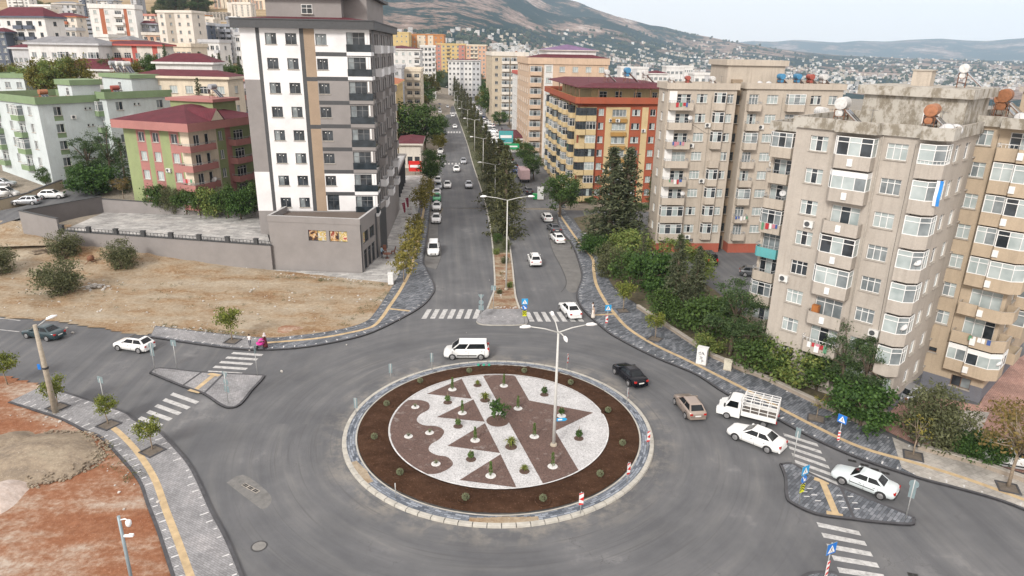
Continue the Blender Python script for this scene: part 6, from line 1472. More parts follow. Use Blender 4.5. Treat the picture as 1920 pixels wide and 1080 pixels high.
def tree(key, u, v, hpx, label, wk=1.0, group=None, XY=None, z=None, H=None):
    name, cat, PH, cm, tm = PROTO[key]
    x, y = XY or at(u, v); z0 = tz(x, y) if z is None else z
    zc = Vector((x, y, z0-CH)).dot(AF); h = H or hpx*zc/FPX/.96; s = h/PH
    o = thing(name, label, cat, (x, y, z0), rg.uniform(0, 6.28), group); o.scale = (s*wk, s*wk, s)
    put('trunk', tm, o); put('crown', cm, o); return o
# street trees on the left pavements
PITS = []
for u, v, h, lab, k in ((436,640,68,'young olive green tree behind the mother with the pram','street0'),(15,722,64,'round young tree at the left edge, standing on bare dirt','street1'),(108,764,62,'young leaning tree right beside the concrete pole','street1'),(204,797,60,'young leaning tree beyond the grey signs, second on the lower left pavement','street1'),(286,846,66,'young tree nearest the camera on the lower left pavement','street0')):
    tree(k, u, v, h, lab, 1.0, 'young street trees')
    if v != 722: PITS.append((u, v))
for u, v, h, lab, k in ((1168,583,58,'slender young tree on the right pavement near the boulevard crossing','street0'),(1228,636,52,'young tree on the dark right pavement, before the graffiti cabinet','street0'),(1530,785,55,'nearly bare sapling behind the cage truck','bare'),(1712,855,90,'thin tree in a kerbed pit beyond the blue crossing sign','bare'),(1890,915,175,'tall russet leaved tree at the right edge','autumn'),(1052,402,50,'small light tree under the big kerbside crown','street1')):
    tree(k, u, v, h, lab, 1.0, 'young street trees')
    if u > 1160: PITS.append((u, v))
tree('broad0', 1049, 408, 80, 'big dark kerbside tree where the side street leaves the boulevard', 1.05)
for i, (u, v) in enumerate(PITS):
    x, y = at(u, v, .14); t = thing('tree_pit', 'dark kerbed planting square at the foot of the street tree, %s' % ('behind the pram','at the concrete pole','past the grey signs','nearest the camera','by the boulevard crossing','before the graffiti cabinet','behind the cage truck','beyond the blue sign','at the right edge')[i], 'tree pit', (x, y, KH), R((-10,-25,-25,-30,10,-35,-25,-25,-22)[i]))
    fr = MB(); s_ = .72
    for q in ((-s_,s_,-s_,-s_+.12),(-s_,s_,s_-.12,s_),(-s_,-s_+.12,-s_+.121,s_-.121),(s_-.12,s_,-s_+.121,s_-.121)): fr.box(*q, -.05, .07)
    fr.build('frame', [kerb_dark], t); e = MB(); e.face([(-.6,-.6,.02),(.6,-.6,.02),(.6,.6,.02),(-.6,.6,.02)]); e.build('soil', [plain('pale pit soil', (.13,.11,.09), .95, var=.3)], t)
# olive bushes on the dirt lot
for u, v, h, lab, w_ in ((124,484,54,'olive bush nearest the retaining wall, upper left of the lot',1.0),(229,505,58,'olive bush standing alone in the middle of the lot',.95),(116,550,66,'largest olive bush of the dirt lot, beside pale rubble',1.25),(-4,516,60,'olive bush cut by the left edge of the lot',1.0)):
    x, y = gpx(u, v); tree('olive', 0, 0, h, lab, w_, 'olive bushes on the dirt lot', (x, y))
# yellowing row on the slab forecourt edge
for i, (u, v, h) in enumerate(((757,530,62),(768,505,58),(772,482,60),(779,458,50),(784,434,36),(788,404,52),(797,392,48),(801,372,40))):
    tree('yellow', u, v, h, '%s yellowing shrub up the row beside the slab forecourt, counted from the roundabout' % ORD[i], 1.0, 'yellowing shrubs beside the forecourt')
tree('broad1', 808, 348, 66, 'dark round tree on the left kerb over the parked cars', .95)
tree('golden', 823, 286, 36, 'small golden tree behind the dark kerbside tree', 1.0)
tree('broad0', 764, 285, 88, 'largest leafy crown at the left kerb past the red roofed kiosk', 1.35); tree('broad1', 797, 284, 84, 'leafy crown right of the largest left kerb crown', 1.0); tree('broad0', 817, 264, 46, 'leafy crown overhanging the carriageway before the far cars', 1.1)
tree('golden', 804, 202, 56, 'golden green tree left of the far carriageway', 1.0); tree('golden', 822, 172, 30, 'smaller golden tree beyond the golden green one', 1.0); tree('broad1', 826, 152, 30, 'dark tree closing the left side of the boulevard', 1.2)
for i, (u, v, h, k) in enumerate(((829,168,24,'broad0'),(826,160,24,'golden'),(818,158,30,'broad1'),(812,186,40,'broad0'),(790,214,52,'broad1'),(776,226,56,'golden'),(858,164,20,'broad1'),(875,166,24,'broad0'),(886,170,28,'golden'),(902,176,32,'broad1'),(914,184,34,'broad0'),(845,150,18,'broad1'),(834,150,20,'broad0'),(936,236,30,'broad0'))):
    tree(k, u, v, h, '%s small crown lining the far avenue' % ORD[i], 1.2, 'crowns lining the far avenue')
# median conifers
for i, (u, v, h) in enumerate(((948,442,152),(936,392,118),(925,366,104),(917,340,92),(910,318,84),(902,300,80),(896,284,76),(889,266,70),(883,250,66),(877,236,60),(871,222,54),(866,210,50),(861,199,44),(857,190,40),(853,182,36),(850,175,32),(846,168,28),(842,162,24))):
    tree('median%d' % (i % 2), u, v, h*(1.03 if i < 2 else .94), '%s brownish conifer on the median, counted from the roundabout' % ORD[i], (1.3 if i < 2 else .95 if i < 5 else .8)*(.9,1.1,1.0)[i % 3], 'conifers on the median')
# right kerb and beyond
for u, v, h, k, w_, lab in ((925,224,62,'broad0',1.1,'tall round tree alone right of the far traffic jam'),(902,212,44,'golden',.7,'small yellow tree left of the tall round tree'),(895,172,36,'broad1',1.3,'dark crown in the far trees right of the boulevard end'),(912,166,34,'broad0',1.2,'second dark crown in the far trees right of the boulevard end'),(880,160,26,'golden',1.3,'olive crown in the far trees, just right of the road end'),(868,156,22,'broad0',1.3,'lowest dark crown where the road ends'),(985,306,38,'broad1',1.2,'leafy crown under the red market roofs'),(1000,336,44,'broad0',1.1,'leafy crown beside the box lorry'),(970,292,34,'golden',.9,'brownish crown left of the market crowns')):
    tree(k, u, v, h, lab, w_)
for i, (u, v, h, k) in enumerate(((936,552,12,'olive'),(955,540,14,'lightbush'),(940,520,12,'autumn'),(946,495,16,'olive'),(930,478,14,'lightbush'),(950,468,20,'olive'),(934,458,22,'hedge'))): tree(k, u, v, h, '%s low dry bush on the bare near end of the median, counted from the crossing' % ORD[i], .9, 'dry bushes on the median end')
tree('spruce0', 1140, 468, 178, 'tall grey green conifer left of the pair before the yellow block', 1.6); tree('spruce1', 1170, 462, 172, 'tall grey green conifer right of the pair before the yellow block', 1.45); tree('darkfir', 1217, 392, 68, 'small dark fir at the foot of the yellow block', .95)
tree('hedge', 1107, 382, 14, 'low hedge bush at the foot of the yellow block', 1.5); tree('hedge', 1200, 396, 16, 'low dark bush left of the small fir', 1.5)
B_ = 'planting between the right pavement and the beige blocks'
for u, v, h, k, w_, lab in ((1112,478,36,'laurel',.95,'round bright green bush at the head of the planting bed'),(1163,482,50,'lightbush',1.0,'yellow green tree below the tall conifer pair'),(1190,500,52,'lightbush',1.1,'light green shrub in the upper planting bed'),(1140,520,54,'olive',.8,'grey olive shrub on the pavement edge'),(1202,512,66,'cypress',1.0,'slim cypress at the upper bed'),(1180,540,60,'hedge',.9,'dark green shrub at the kerb wall in the upper bed'),(1262,540,84,'wispy',1.2,'tall wispy light green tree in the middle of the bed'),(1225,555,74,'laurel',.8,'dark bush below the wispy tree'),(1310,545,64,'light0',.9,'light leafy tree bordering the car park'),(1262,596,124,'spruce0',1.05,'broad grey conifer leaning over the pavement'),(1298,600,110,'spruce1',1.15,'broad grey conifer set back from the pavement'),(1240,606,56,'hedge',.8,'low dark shrub before the grey conifers'),(1335,640,80,'hedge',1.0,'dark shrub right of the grey conifers'),(1368,668,130,'pine0',1.15,'rich green pine in front of the car park'),(1395,690,90,'pine1',1.0,'lower green pine overhanging the kerb wall'),(1330,662,34,'lightbush',1.2,'yellowish low shrub under the rich green pine'),(1420,700,60,'hedge',1.1,'dark shrub under the lower pine'),(1455,700,72,'lightbush',1.1,'light green shrub before the nearest tower, left end'),(1490,722,76,'lightbush',1.0,'second light green shrub before the nearest tower'),(1530,735,70,'hedge',1.0,'dark shrub at the foot of the nearest tower'),(1572,752,126,'pine1',.85,'dark pine against the nearest tower facade'),(1608,770,130,'pine0',.8,'thin crowned pine at the right half of the tower facade'),(1612,800,74,'laurel',1.05,'large glossy laurel bush at the tower corner'),(1745,838,104,'olive',.85,'big grey olive tree before the red courtyard'),(1812,858,48,'laurel',1.0,'dark laurel bush right of the big olive tree'),(1850,868,50,'laurel',1.0,'dark laurel bush before the white van'),(1893,826,70,'autumn',1.2,'russet bush at the right edge beneath the tall tree'),(1282,620,40,'hedge',1.0,'low shrub between kerb wall and grey conifers')):
    tree(k, u, v, h*1.22, lab, w_*1.06, B_)
# left town greenery
for u, v, h, k, w_, lab in ((172,350,98,'pine0',1.1,'tall dark pine left of the pink and green house'),(212,352,112,'pine1',.9,'taller dark pine against the pink and green house'),(238,356,90,'darkfir',1.2,'darkest conifer touching the pink and green house'),(172,366,62,'laurel',1.15,'round bright green tree over the climbing street'),(88,352,38,'broad1',1.0,'small round tree on the paved terrace'),(232,372,42,'autumn',1.0,'brownish shrub behind the yard wall corner')):
    x, y = gpx(u, v); tree(k, 0, 0, h, lab, w_, 'trees around the pink and green house', (x, y))
for i, (u, v, h, k) in enumerate(((298,396,52,'hedge'),(325,398,50,'olive'),(350,400,50,'hedge'),(376,402,54,'hedge'),(402,404,58,'lightbush'),(428,406,60,'hedge'),(452,408,58,'laurel'),(473,402,60,'hedge'))):
    x, y = at(u, v, 4.2); tree(k, 0, 0, h, '%s bush of the hedge before the pink and green house, from the left' % ORD[i], .85, 'hedge behind the yard wall', (x, y), 4.2)
def far_tree(k, u, vtop, Y, h, lab, grp, w_=1.0):
    x, z = atY(u, vtop, Y); tree(k, 0, 0, 0, lab, w_, grp, (x, Y), max(z-h, tz(x, Y)-.3), h)
for i, (u, v, Y, h, k) in enumerate(((10,112,172,9,'golden'),(30,118,170,8,'light0'),(55,116,165,10,'light1'),(80,104,160,11,'golden'),(104,98,158,11,'light0'),(128,100,160,10,'golden'),(200,108,175,7,'broad0'),(240,110,170,8,'golden'),(280,100,180,9,'broad1'),(306,84,185,10,'darkfir'),(268,110,178,7,'broad0'),(372,98,200,8,'spruce0'),(398,102,200,7,'darkfir'),(410,100,205,7,'spruce1'),(430,104,200,7,'darkfir'),(446,106,198,7,'spruce0'),(395,116,190,6,'light1'),(425,120,188,6,'broad0'),(440,122,180,5,'broad1'),(369,148,128,10,'cypress'))):
    far_tree(k, u, v, Y, h, '%s tree among the left town roofs, from the left by its place in the row' % ORD[i], 'trees among the left town roofs')
# hillside pines far upper left, one by one
for i in range(34):
    u = 300+92*rg.random(); v = 2+11*rg.random()+(3 if u > 380 else 0); Y = 500+50*rg.random(); far_tree('spruce%d' % (i % 2) if i % 3 else 'pine0', u, v, Y, rg.uniform(9,13), 'dark pine in the grove on the hillside, far upper left', 'hillside pine grove', 1.6)
for i in range(22):
    u = 52+95*rg.random() if i < 12 else 255+55*rg.random(); v = 0+10*rg.random()+(12 if i >= 12 else 0); far_tree('olive', u, v, 430+90*rg.random(), rg.uniform(4,7), 'small scattered tree on the dry hillside, far upper left', 'scattered hillside trees', 1.0)
# ---- garden plants in the roundabout
def mini(key, builder):
    PROTO[key] = builder
def plant_meshes():
    d = {}; r = random.Random(11)
    mb = MB()
    for i in range(260): t = r.random(); a = r.uniform(0,6.28); leaf(mb, Vector((math.cos(a)*.11*(1-.5*t), math.sin(a)*.11*(1-.5*t), .12+.95*t)), .1*r.uniform(.7,1.3), r, .6)
    d['column'] = mb.mesh('foliage', [LF['buxus']])
    mb = MB()
    for i in range(420):
        q = Vector((r.gauss(0,1), r.gauss(0,1), r.gauss(0,1))).normalized()*r.uniform(.2,.27); leaf(mb, Vector((q.x,q.y,q.z+.25)), .09, r)
    d['ball'] = mb.mesh('foliage', [LF['sage']])
    mb = MB()
    for i in range(300):
        q = Vector((r.gauss(0,1), r.gauss(0,1), r.gauss(0,1.1))).normalized()*r.uniform(.12,.24); leaf(mb, Vector((q.x,q.y,q.z+.38)), .11, r)
    d['shrub'] = mb.mesh('foliage', [LF['buxus']]); d['dark'] = mb.mesh('foliage', [LF['laurel']])
    mb = MB()
    for i in range(90):
        a = r.uniform(0,6.28); t = r.uniform(.25,1.0); L_ = r.uniform(.5,.85); b0 = Vector((0,0,.05)); m_ = Vector((math.cos(a)*t*.3, math.sin(a)*t*.3, L_*.75)); e = Vector((math.cos(a)*t*.62, math.sin(a)*t*.62, L_*(.95-.5*t))); s_ = Vector((-math.sin(a), math.cos(a), 0))*.025
        mb.face([b0-s_, b0+s_, m_+s_, m_-s_]); mb.face([m_-s_, m_+s_, e])
    d['yucca'] = mb.mesh('foliage', [LF['street']])
    mb = MB()
    for i in range(40):
        a = r.uniform(0,6.28); t = r.uniform(.3,1); s_ = Vector((-math.sin(a), math.cos(a), 0))*.03; e = Vector((math.cos(a)*t*.3, math.sin(a)*t*.3, .4*(1.1-t*.5))); mb.face([-s_+Vector((0,0,.03)), s_+Vector((0,0,.03)), e])
    d['agave'] = mb.mesh('foliage', [LF['sage']])
    m_, cs = round_crown(r, .75, 1.35, .35, 16, 420, .26, .42, .2, .8, .45); d['magnolia'] = m_.mesh('foliage', [LF['laurel']])
    st = MB(); st.tube([(0,0,-.05),(.01,0,.5),(0,.01,.9)], [.03,.022,.012], 6); d['stem'] = st.mesh('stem', [BARKP]); return d
PM = plant_meshes()
WPIT = plain('white pebble collar', (.57,.57,.56), .9, var=.25, scale=8); BPIT = plain('brown earth collar', (.09,.055,.042), .95, var=.3, scale=6)
def gplant(kind, u, v, label, pit=None, pr=.32, sc=1.0, group=None):
    x, y = at(720+u*430/1919, 690+v*242/1080, .22); o = thing({'column':'columnar_shrub','ball':'ball_shrub','shrub':'small_shrub','dark':'small_shrub','yucca':'yucca','agave':'agave','magnolia':'magnolia'}[kind], label, 'plant', (x, y, .21), rg.uniform(0,6), group)
    put('foliage', PM[kind], o, (0,0,.0), 0, sc)
    if kind not in ('yucca','agave','ball'): put('stem', PM['stem'], o, (0,0,0), 0, sc)
    if pit:
        m_ = MB(); m_.lathe([(pr,.0),(pr*.97,.015),(pr*.7,.025),(0,.03)], 20, 0, None, False); m_.build('collar', [WPIT if pit == 'w' else BPIT], o)
for i, (u, v, p) in enumerate(((572,178,'in the topmost left triangle'),(655,375,'in the second left triangle'),(763,603,'in the third left triangle'),(893,900,'in the lowest left triangle'),(1003,147,'at the top of the right brown band'),(1121,337,'in the upper right brown band'),(1258,572,'in the middle of the right brown band'),(1411,822,'at the foot of the right brown band'))):
    gplant('column', u, v, 'slim columnar shrub in a white collar, %s' % p, 'w', .39, 1.15, 'columnar shrubs in the roundabout')
for i, (u, v, p) in enumerate(((262,325,'top'),(381,540,'middle right'),(205,570,'middle left'),(434,800,'bottom'))): gplant('agave', u, v, 'small agave in a white collar on the wavy brown bed, the %s one' % p, 'w', .36, 1.0, 'agaves on the wavy bed')
for u, v, p in ((533,287,'between the first two left triangles'),(620,486,'between the second and third left triangles'),(728,762,'between the third and lowest left triangles')): gplant('shrub', u, v, 'upright green shrub in a brown collar, %s' % p, 'b', .4, 1.15, 'green shrubs on white gravel')
for u, v, p in ((1342,222,'on the upper right white gravel'),(1630,588,'on the lower right white gravel')): gplant('dark', u, v, 'dark rounded shrub in a brown collar, %s' % p, 'b', .4, 1.3, 'dark shrubs on white gravel')
gplant('dark', 1485,398, 'dark rounded shrub in a white collar, on the brown spike by the lamp post', 'w', .39, 1.2)
for u, v, p, s_ in ((783,143,'at the top of the white band',.75),(846,268,'in the upper white band',1.15),(1063,658,'in the lower white band',1.25),(1175,862,'at the foot of the white band',.8)): gplant('yucca', u, v, 'spiky yucca in a brown collar, %s' % p, 'b', .36*(.7+.5*s_), s_, 'yuccas on the white band')
gplant('magnolia', 952,440, 'leafy young magnolia in the big brown circle at the centre', 'b', .98, 1.2)
for i, (u, v) in enumerate(((880,698),(983,698),(1070,720),(1140,772),(1167,834),(1125,892),(1018,938),(873,936),(750,889),(702,822),(725,760),(788,717))):
    x, y = at(u, v, .26); o = thing('ball_shrub', '%s clipped ball shrub in the brown soil ring, clockwise from the far side' % ORD[i], 'plant', (x, y, .22), 0, 'ball shrubs in the soil ring'); put('foliage', PM['ball'], o, (0,0,0), 0, 1.0)
    m_ = MB(); m_.lathe([(.62,.02),(.55,.07),(.46,.03),(.3,.02),(0,.02)], 20, 0, None, False); m_.build('watering_ring', [soil], o)
# ================================================= STREET FURNITURE, SIGNS, PEOPLE
POLE = plain('galvanised pole', (.42,.43,.43), .5, .3, var=.1); POLEW = plain('painted lamp post', (.5,.5,.48), .5, var=.1); SIGNBACK = plain('grey sign back', (.22,.29,.31), .5, .2, var=.1); CONC = plain('weathered concrete pole', (.34,.3,.24), .9, var=.2, scale=5)
SB = plain('sign blue', (.015,.16,.55), .4, var=.04); SC = plain('sign light blue', (.02,.3,.62), .4, var=.04); SWH = plain('sign white', (.78,.78,.78), .4, var=.04); SBK = plain('sign black', (.012,.012,.012), .5); SYE = plain('sign yellow green', (.6,.62,.02), .4, var=.04); SRD = plain('sign red', (.6,.025,.02), .4, var=.05)
def lamp_head(mb, p, d, L=.85):
    x = Vector(d).normalized(); M = Matrix.Translation(p) @ x.to_track_quat('X', 'Z').to_matrix().to_4x4()
    mb.tube([tuple(M @ Vector((a, 0, z))) for a, z in ((0,0),(.12,.02),(.5,.03),(L,-.01))], [.05,.12,.15,.06], 8)
def lamp(name, label, base, H, arms, armL, r=.11, rise=.55, group=None):
    x, y = base; o = thing(name, label, 'street lamp', (x, y, 0), 0, group)
    mb = MB(); mb.tube([(0,0,-.1),(0,0,H*.5),(0,0,H)], [r, r*.8, r*.55], 10); mb.build('post', [POLEW], o)
    b = MB(); b.lathe([(r*2,0),(r*2,.35),(r*1.3,.42)], 10); b.build('base', [CONC], o)
    for a in arms:
        d = Vector((math.cos(a), math.sin(a), 0)); q = MB(); q.tube([(0,0,H-.05), tuple(d*armL*.5+Vector((0,0,H+rise*.6))), tuple(d*armL+Vector((0,0,H+rise)))], [.05,.045,.04], 7); ar = q.build('arm', [POLEW], o)
        h = MB(); lamp_head(h, tuple(d*armL+Vector((0,0,H+rise))), tuple(d)); h.build('lamp_head', [SWH], ar)
ml = at(1038, 835, .2)
d1 = Vector(at(1038,835,.2)); 
zl = 30-(30)*0+0
def top_z(u, v, x, y):
    d = ray(u, v); t = math.hypot(x, y)/math.hypot(d.x, d.y); return CH+d.z*t
HL = top_z(1039, 622, *ml)
lamp('lamp_post', 'tall four armed lamp post planted in the roundabout garden', ml, HL, [R(a) for a in (8,98,188,278)], 2.1, .14, .5)
for i, (u, v, tu, tv) in enumerate(((949,545,949,375),(928,395,928,309),(906,322,906,260),(890,285,889,225),(877,250,877,206),(866,222,866,190),(858,205,858,180),(852,192,852,172),(846,182,846,164))):
    b_ = at(u, v); a = road_dir(u, v); H_ = top_z(tu, tv, *b_); lamp('street_lamp', '%s double armed street lamp on the median, from the roundabout' % ORD[i], b_, H_, [a+R(90), a-R(90)], 2.6, .12, .45, 'street lamps on the median')
# leaning grey concrete pole on the left pavement
pb = at(105, 776); o = thing('concrete_pole', 'thick tapering concrete utility pole with one lamp arm, lower left pavement', 'utility pole', (*pb, 0)); Hc = top_z(73, 608, *pb)
mb = MB(); mb.tube([(0,0,-.1),(-.03,0,Hc*.5),(-.08,0,Hc)], [.26,.21,.15], 10); mb.build('shaft', [CONC], o)
q = MB(); q.tube([(-.08,0,Hc-.25),(.4,.2,Hc+.1),(.7,.35,Hc+.35)], .04, 7); ar = q.build('arm', [POLE], o); h = MB(); lamp_head(h, (.7,.35,Hc+.35), (.85,.4,.3)); h.build('lamp_head', [SWH], ar)
q = MB(); q.box(-.5,-.26,-.2,-.17,Hc*.52,Hc*.58); q.build('plate', [SB], o); q = MB(); q.lathe([(.24,Hc*.52),(.25,Hc*.53),(.24,Hc*.54)], 12); q.build('band', [BLACKP], o)
# camera mast at the bottom left
cx_, cy_ = at(222, 968, 6.2); o = thing('camera_mast', 'grey mast with a white dome camera above the red dirt, bottom left', 'camera mast', (cx_, cy_, 0))
mb = MB(); mb.tube([(0,0,-.1),(0,0,6.2)], [.1,.085], 10); mb.build('mast', [plain('blue grey mast', (.24,.3,.33), .5, .2)], o)
q = MB(); q.tube([(0,0,5.95),(.35,-.05,6.08),(.5,-.05,6.0)], .035, 7); ar = q.build('bracket', [SWH], o)
h = MB(); h.lathe([(.0,5.6),(.1,5.63),(.15,5.74),(.15,5.92),(.1,6.0),(0,6.02)], 14, 0, Matrix.Translation((.5,-.05,0))); cm_ = h.build('dome_camera', [SWH], ar); h = MB(); h.lathe([(0,5.575),(.07,5.59),(.07,5.64)], 10, 0, Matrix.Translation((.5,-.05,0))); h.build('lens', [SBK], cm_)
q = MB(); q.box(.08,.45,-.06,.06,4.9,5.0); q.box(.35,.6,-.08,.08,4.93,5.05); q.build('bullet_camera', [SWH], o)
# ---- signs. local: the face looks along -y
def plate(mb, pts, y, m): mb.face([(x, y, z) for x, z in pts], m)
def sq(c, s_, d=False): return [(0,c-s_*1.41),(s_*1.41,c),(0,c+s_*1.41),(-s_*1.41,c)] if d else [(-s_,c-s_),(s_,c-s_),(s_,c+s_),(-s_,c+s_)]
def circ(c, r_, k=20): return [(r_*math.cos(2*math.pi*i/k), c+r_*math.sin(2*math.pi*i/k)) for i in range(k)]
def panel(o, name, pts, mats, front, th=.03):
    """flat sign with thickness: face marks listed as (polygon, slot)"""
    mb = MB(); n = len(pts); mb.face([(x,-.05,z) for x, z in pts], 0); mb.face([(x,-.05+th,z) for x, z in pts][::-1], 1)
    for i in range(n): j = (i+1)%n; mb.face([(pts[i][0],-.05+th,pts[i][1]),(pts[j][0],-.05+th,pts[j][1]),(pts[j][0],-.05,pts[j][1]),(pts[i][0],-.05,pts[i][1])], 1)
    for k, (pg, m) in enumerate(front): mb.face([(x,-.053-.003*k,z) for x, z in pg], m)
    return mb.build(name, mats, o)
def walker(c, s_):     # simple walking figure in dark shapes
    return [([(-.08*s_,c+.3*s_),(.08*s_,c+.3*s_),(.1*s_,c-.02*s_),(-.1*s_,c-.02*s_)], 3), ([(-.1*s_,c),(0,c),(-.2*s_,c-.42*s_),(-.3*s_,c-.42*s_)], 3), ([(0,c),(.1*s_,c),(.3*s_,c-.42*s_),(.2*s_,c-.42*s_)], 3), (circ(c+.42*s_, .1*s_, 8), 3)]
def crossing(o, c, s_=.36, blue=None):
    tri = [(-.78*s_,c-.72*s_),(.78*s_,c-.72*s_),(0,c+.72*s_)]
    return panel(o, 'crossing_panel', sq(c, s_), [blue or SC, SIGNBACK, SWH, SBK], [(tri, 2)]+walker(c-.2*s_, .95*s_))
def sign(name, label, u, v, face, H, build, group=None, z=KH, r=.035, cat='road sign'):
    x, y = at(u, v, z); o = thing(name, label, cat, (x, y, z), R(face), group); mb = MB(); mb.tube([(0,0,-.05),(0,0,H)], r, 8); mb.build('pole', [POLE], o); build(o); return o
def b_cross_stack(o):
    crossing(o, 2.75); cc = 2.05; panel(o, 'keep_right_panel', circ(cc, .3), [SB, SIGNBACK, SWH], [([(-.16,cc+.16),(-.09,cc+.2),(.07,cc-.05),(.0,cc-.1)], 2), ([(-.08,cc-.16),(.18,cc-.2),(.14,cc+.06)], 2)])
    ch = []
    for k in range(3): z = 1.05+.2*k; ch.append(([(-.24,z),(0,z+.18),(.24,z),(.24,z+.1),(0,z+.28),(-.24,z+.1)], 2))
    panel(o, 'chevron_panel', [(-.25,.95),(.25,.95),(.25,1.65),(-.25,1.65)], [SYE, SIGNBACK, SBK], ch)
sign('sign_post', 'blue crossing sign over a keep right disc and yellow chevron, at the median tip', 983, 607, 5, 3.1, b_cross_stack)
sign('sign_post', 'blue crossing sign over a keep right disc and yellow chevron, on the right island', 1498, 944, 30, 3.1, b_cross_stack)
sign('sign_post', 'blue crossing sign on the right pavement by the tactile strip', 1138, 612, 8, 2.6, lambda o: crossing(o, 2.3))
sign('sign_post', 'narrow blue crossing sign on a red and white post, right pavement', 1571, 830, -50, 2.5, lambda o: (crossing(o, 2.2, .36, SB), panel(o, 'striped_sleeve', [(-.09,.2),(.09,.2),(.09,1.1),(-.09,1.1)], [SWH, SWH, SRD], [([(-.09,.2+.3*k),(.09,.3+.3*k),(.09,.45+.3*k),(-.09,.35+.3*k)], 2) for k in range(3)])))
sign('sign_post', 'blue diamond crossing sign on a striped post at the bottom island', 1545, 1092, 25, 2.9, lambda o: (crossing(o, 2.5, .38, SB), panel(o, 'striped_sleeve', [(-.1,.1),(.1,.1),(.1,1.6),(-.1,1.6)], [SWH, SWH, SRD], [([(-.1,.15+.4*k),(.1,.27+.4*k),(.1,.45+.4*k),(-.1,.33+.4*k)], 2) for k in range(4)])))
def b_delin(o, w_=.16, h_=.95, z0=.75):
    fr = []
    for k in range(3):
        z = z0+h_*(k+.5)/3-.06; fr.append(([(w_, z-.15+.02), (-w_, z+.05), (w_, z+.22)] if k == 1 else ([(w_,z0),(w_,z0+.1),(-w_,z0+.18),(-w_,z0)] if k == 0 else [(w_,z0+h_-.04),(w_,z0+h_),(-w_,z0+h_),(-w_,z0+h_-.16)]), 2))
    panel(o, 'chevron_board', [(-w_,z0),(w_,z0),(w_,z0+h_),(-w_,z0+h_)], [SWH, SIGNBACK, SRD], fr)
DG = 'chevron boards around the roundabout'
for u, v, f, lab in ((1088,963,12,'red and white chevron board at the near right of the roundabout'),(1176,905,35,'red and white chevron board on the right of the roundabout, by the paving'),(1213,843,30,'red and white chevron board at the rightmost edge of the roundabout'),(1175,760,70,'thin red and white board seen edge-on, upper right of the roundabout'),(1063,693,60,'slim red and white board at the top right of the roundabout'),(1136,617,20,'red and white board under the pavement crossing sign')):
    sign('chevron_sign', lab, u, v, f, 1.75, b_delin, DG)
def b_back(o): panel(o, 'chevron_board', [(-.16,.75),(.16,.75),(.16,1.7),(-.16,1.7)], [SWH, SIGNBACK], [])
for u, v, f, lab in ((810,692,200,'grey backed board at the top left of the roundabout, nearest the van'),(733,713,190,'grey backed board at the upper left of the roundabout'),(668,780,170,'grey backed board at the leftmost edge of the roundabout')): sign('chevron_sign', lab, u, v, f, 1.75, b_back, DG)
sign('bollard_post', 'plain short grey post at the lower left of the roundabout', 742, 933, 0, 1.2, lambda o: None, cat='post')
def b_backs(kinds):
    def f(o):
        z = 2.75
        for k in kinds:
            pg = {'s': sq(z, .3), 'c': circ(z, .3), 't': [(-.36,z+.28),(.36,z+.28),(0,z-.34)], 'b': [(-.2,z-.4),(.2,z-.4),(.2,z+.4),(-.2,z+.4)]}[k]
            panel(o, {'s':'square_panel','c':'round_panel','t':'yield_panel','b':'board_panel'}[k], pg if k != 't' else pg, [SIGNBACK, SIGNBACK], [], .03); z -= .68
    return f
SG = 'road signs seen from behind'
for u, v, f, ks, lab in ((291,697,170,'cb','grey backed round sign over a board at the left tip of the left island'),(332,692,165,'s','single grey backed square sign on the left island'),(428,756,150,'tcs','grey backed triangle, disc and square at the near end of the left island'),(198,766,160,'s','grey backed square sign beside the left zebra bars'),(902,598,175,'tcs','grey backed triangle, disc and square left of the median tip'),(1486,870,130,'b','narrow grey board edge-on at the far tip of the right island'),(1698,972,140,'cb','grey round sign and board at the right tip of the right island'),(483,704,90,'b','thin grey post with an edge-on board at the right of the left island'),(925,580,180,'s','small grey backed sign behind the median tip')): sign('sign_post', lab, u, v, f, 3.1 if len(ks) > 1 else 2.9, b_backs(ks), SG)
# small sign plate clamped to the big lamp post
o = thing('direction_plate', 'small blue and white plate clamped to the four armed lamp post', 'sign', (ml[0]+.14, ml[1]-.08, 2.6), R(8)); panel(o, 'plate', [(0,-.14),(.7,-.14),(.85,0),(.7,.14),(0,.14)], [SC, SIGNBACK, SWH], [([(.1,-.06),(.45,-.06),(.45,.06),(.1,.06)], 2)])
# ---- cabinets, bin, bench-like things
def cabinet(label, u, v, rz, w_, d_, h_, mat, graffiti=False):
    x, y = at(u, v, KH); o = thing('utility_cabinet', label, 'utility cabinet', (x, y, KH), R(rz)); mb = MB(); mb.box(-w_/2,w_/2,-d_/2,d_/2,.08,h_); mb.box(-w_/2-.04,w_/2+.04,-d_/2-.04,d_/2+.04,h_,h_+.08); mb.build('housing', [mat], o)
    p_ = MB(); p_.box(-w_/2-.03,w_/2+.03,-d_/2-.03,d_/2+.03,-.02,.079); p_.build('plinth', [CONC], o); dr = MB(); dr.box(-w_/2+.04,-.01,-d_/2-.015,-d_/2-.001,.14,h_-.06); dr.box(.01,w_/2-.04,-d_/2-.015,-d_/2-.001,.14,h_-.06); dr.build('door', [mat], o)
    if graffiti:
        g = MB(); r = random.Random(5)
        for cx0, cz0 in ((-.22,h_*.72),(.18,h_*.75),(-.05,h_*.42),(.2,h_*.3)):
            pts = [(cx0+r.uniform(-.18,.18), -d_/2-.02, cz0+r.uniform(-.2,.2)) for _ in range(7)]; g.tube(pts, .022, 4)
        g.build('graffiti', [SBK], o)
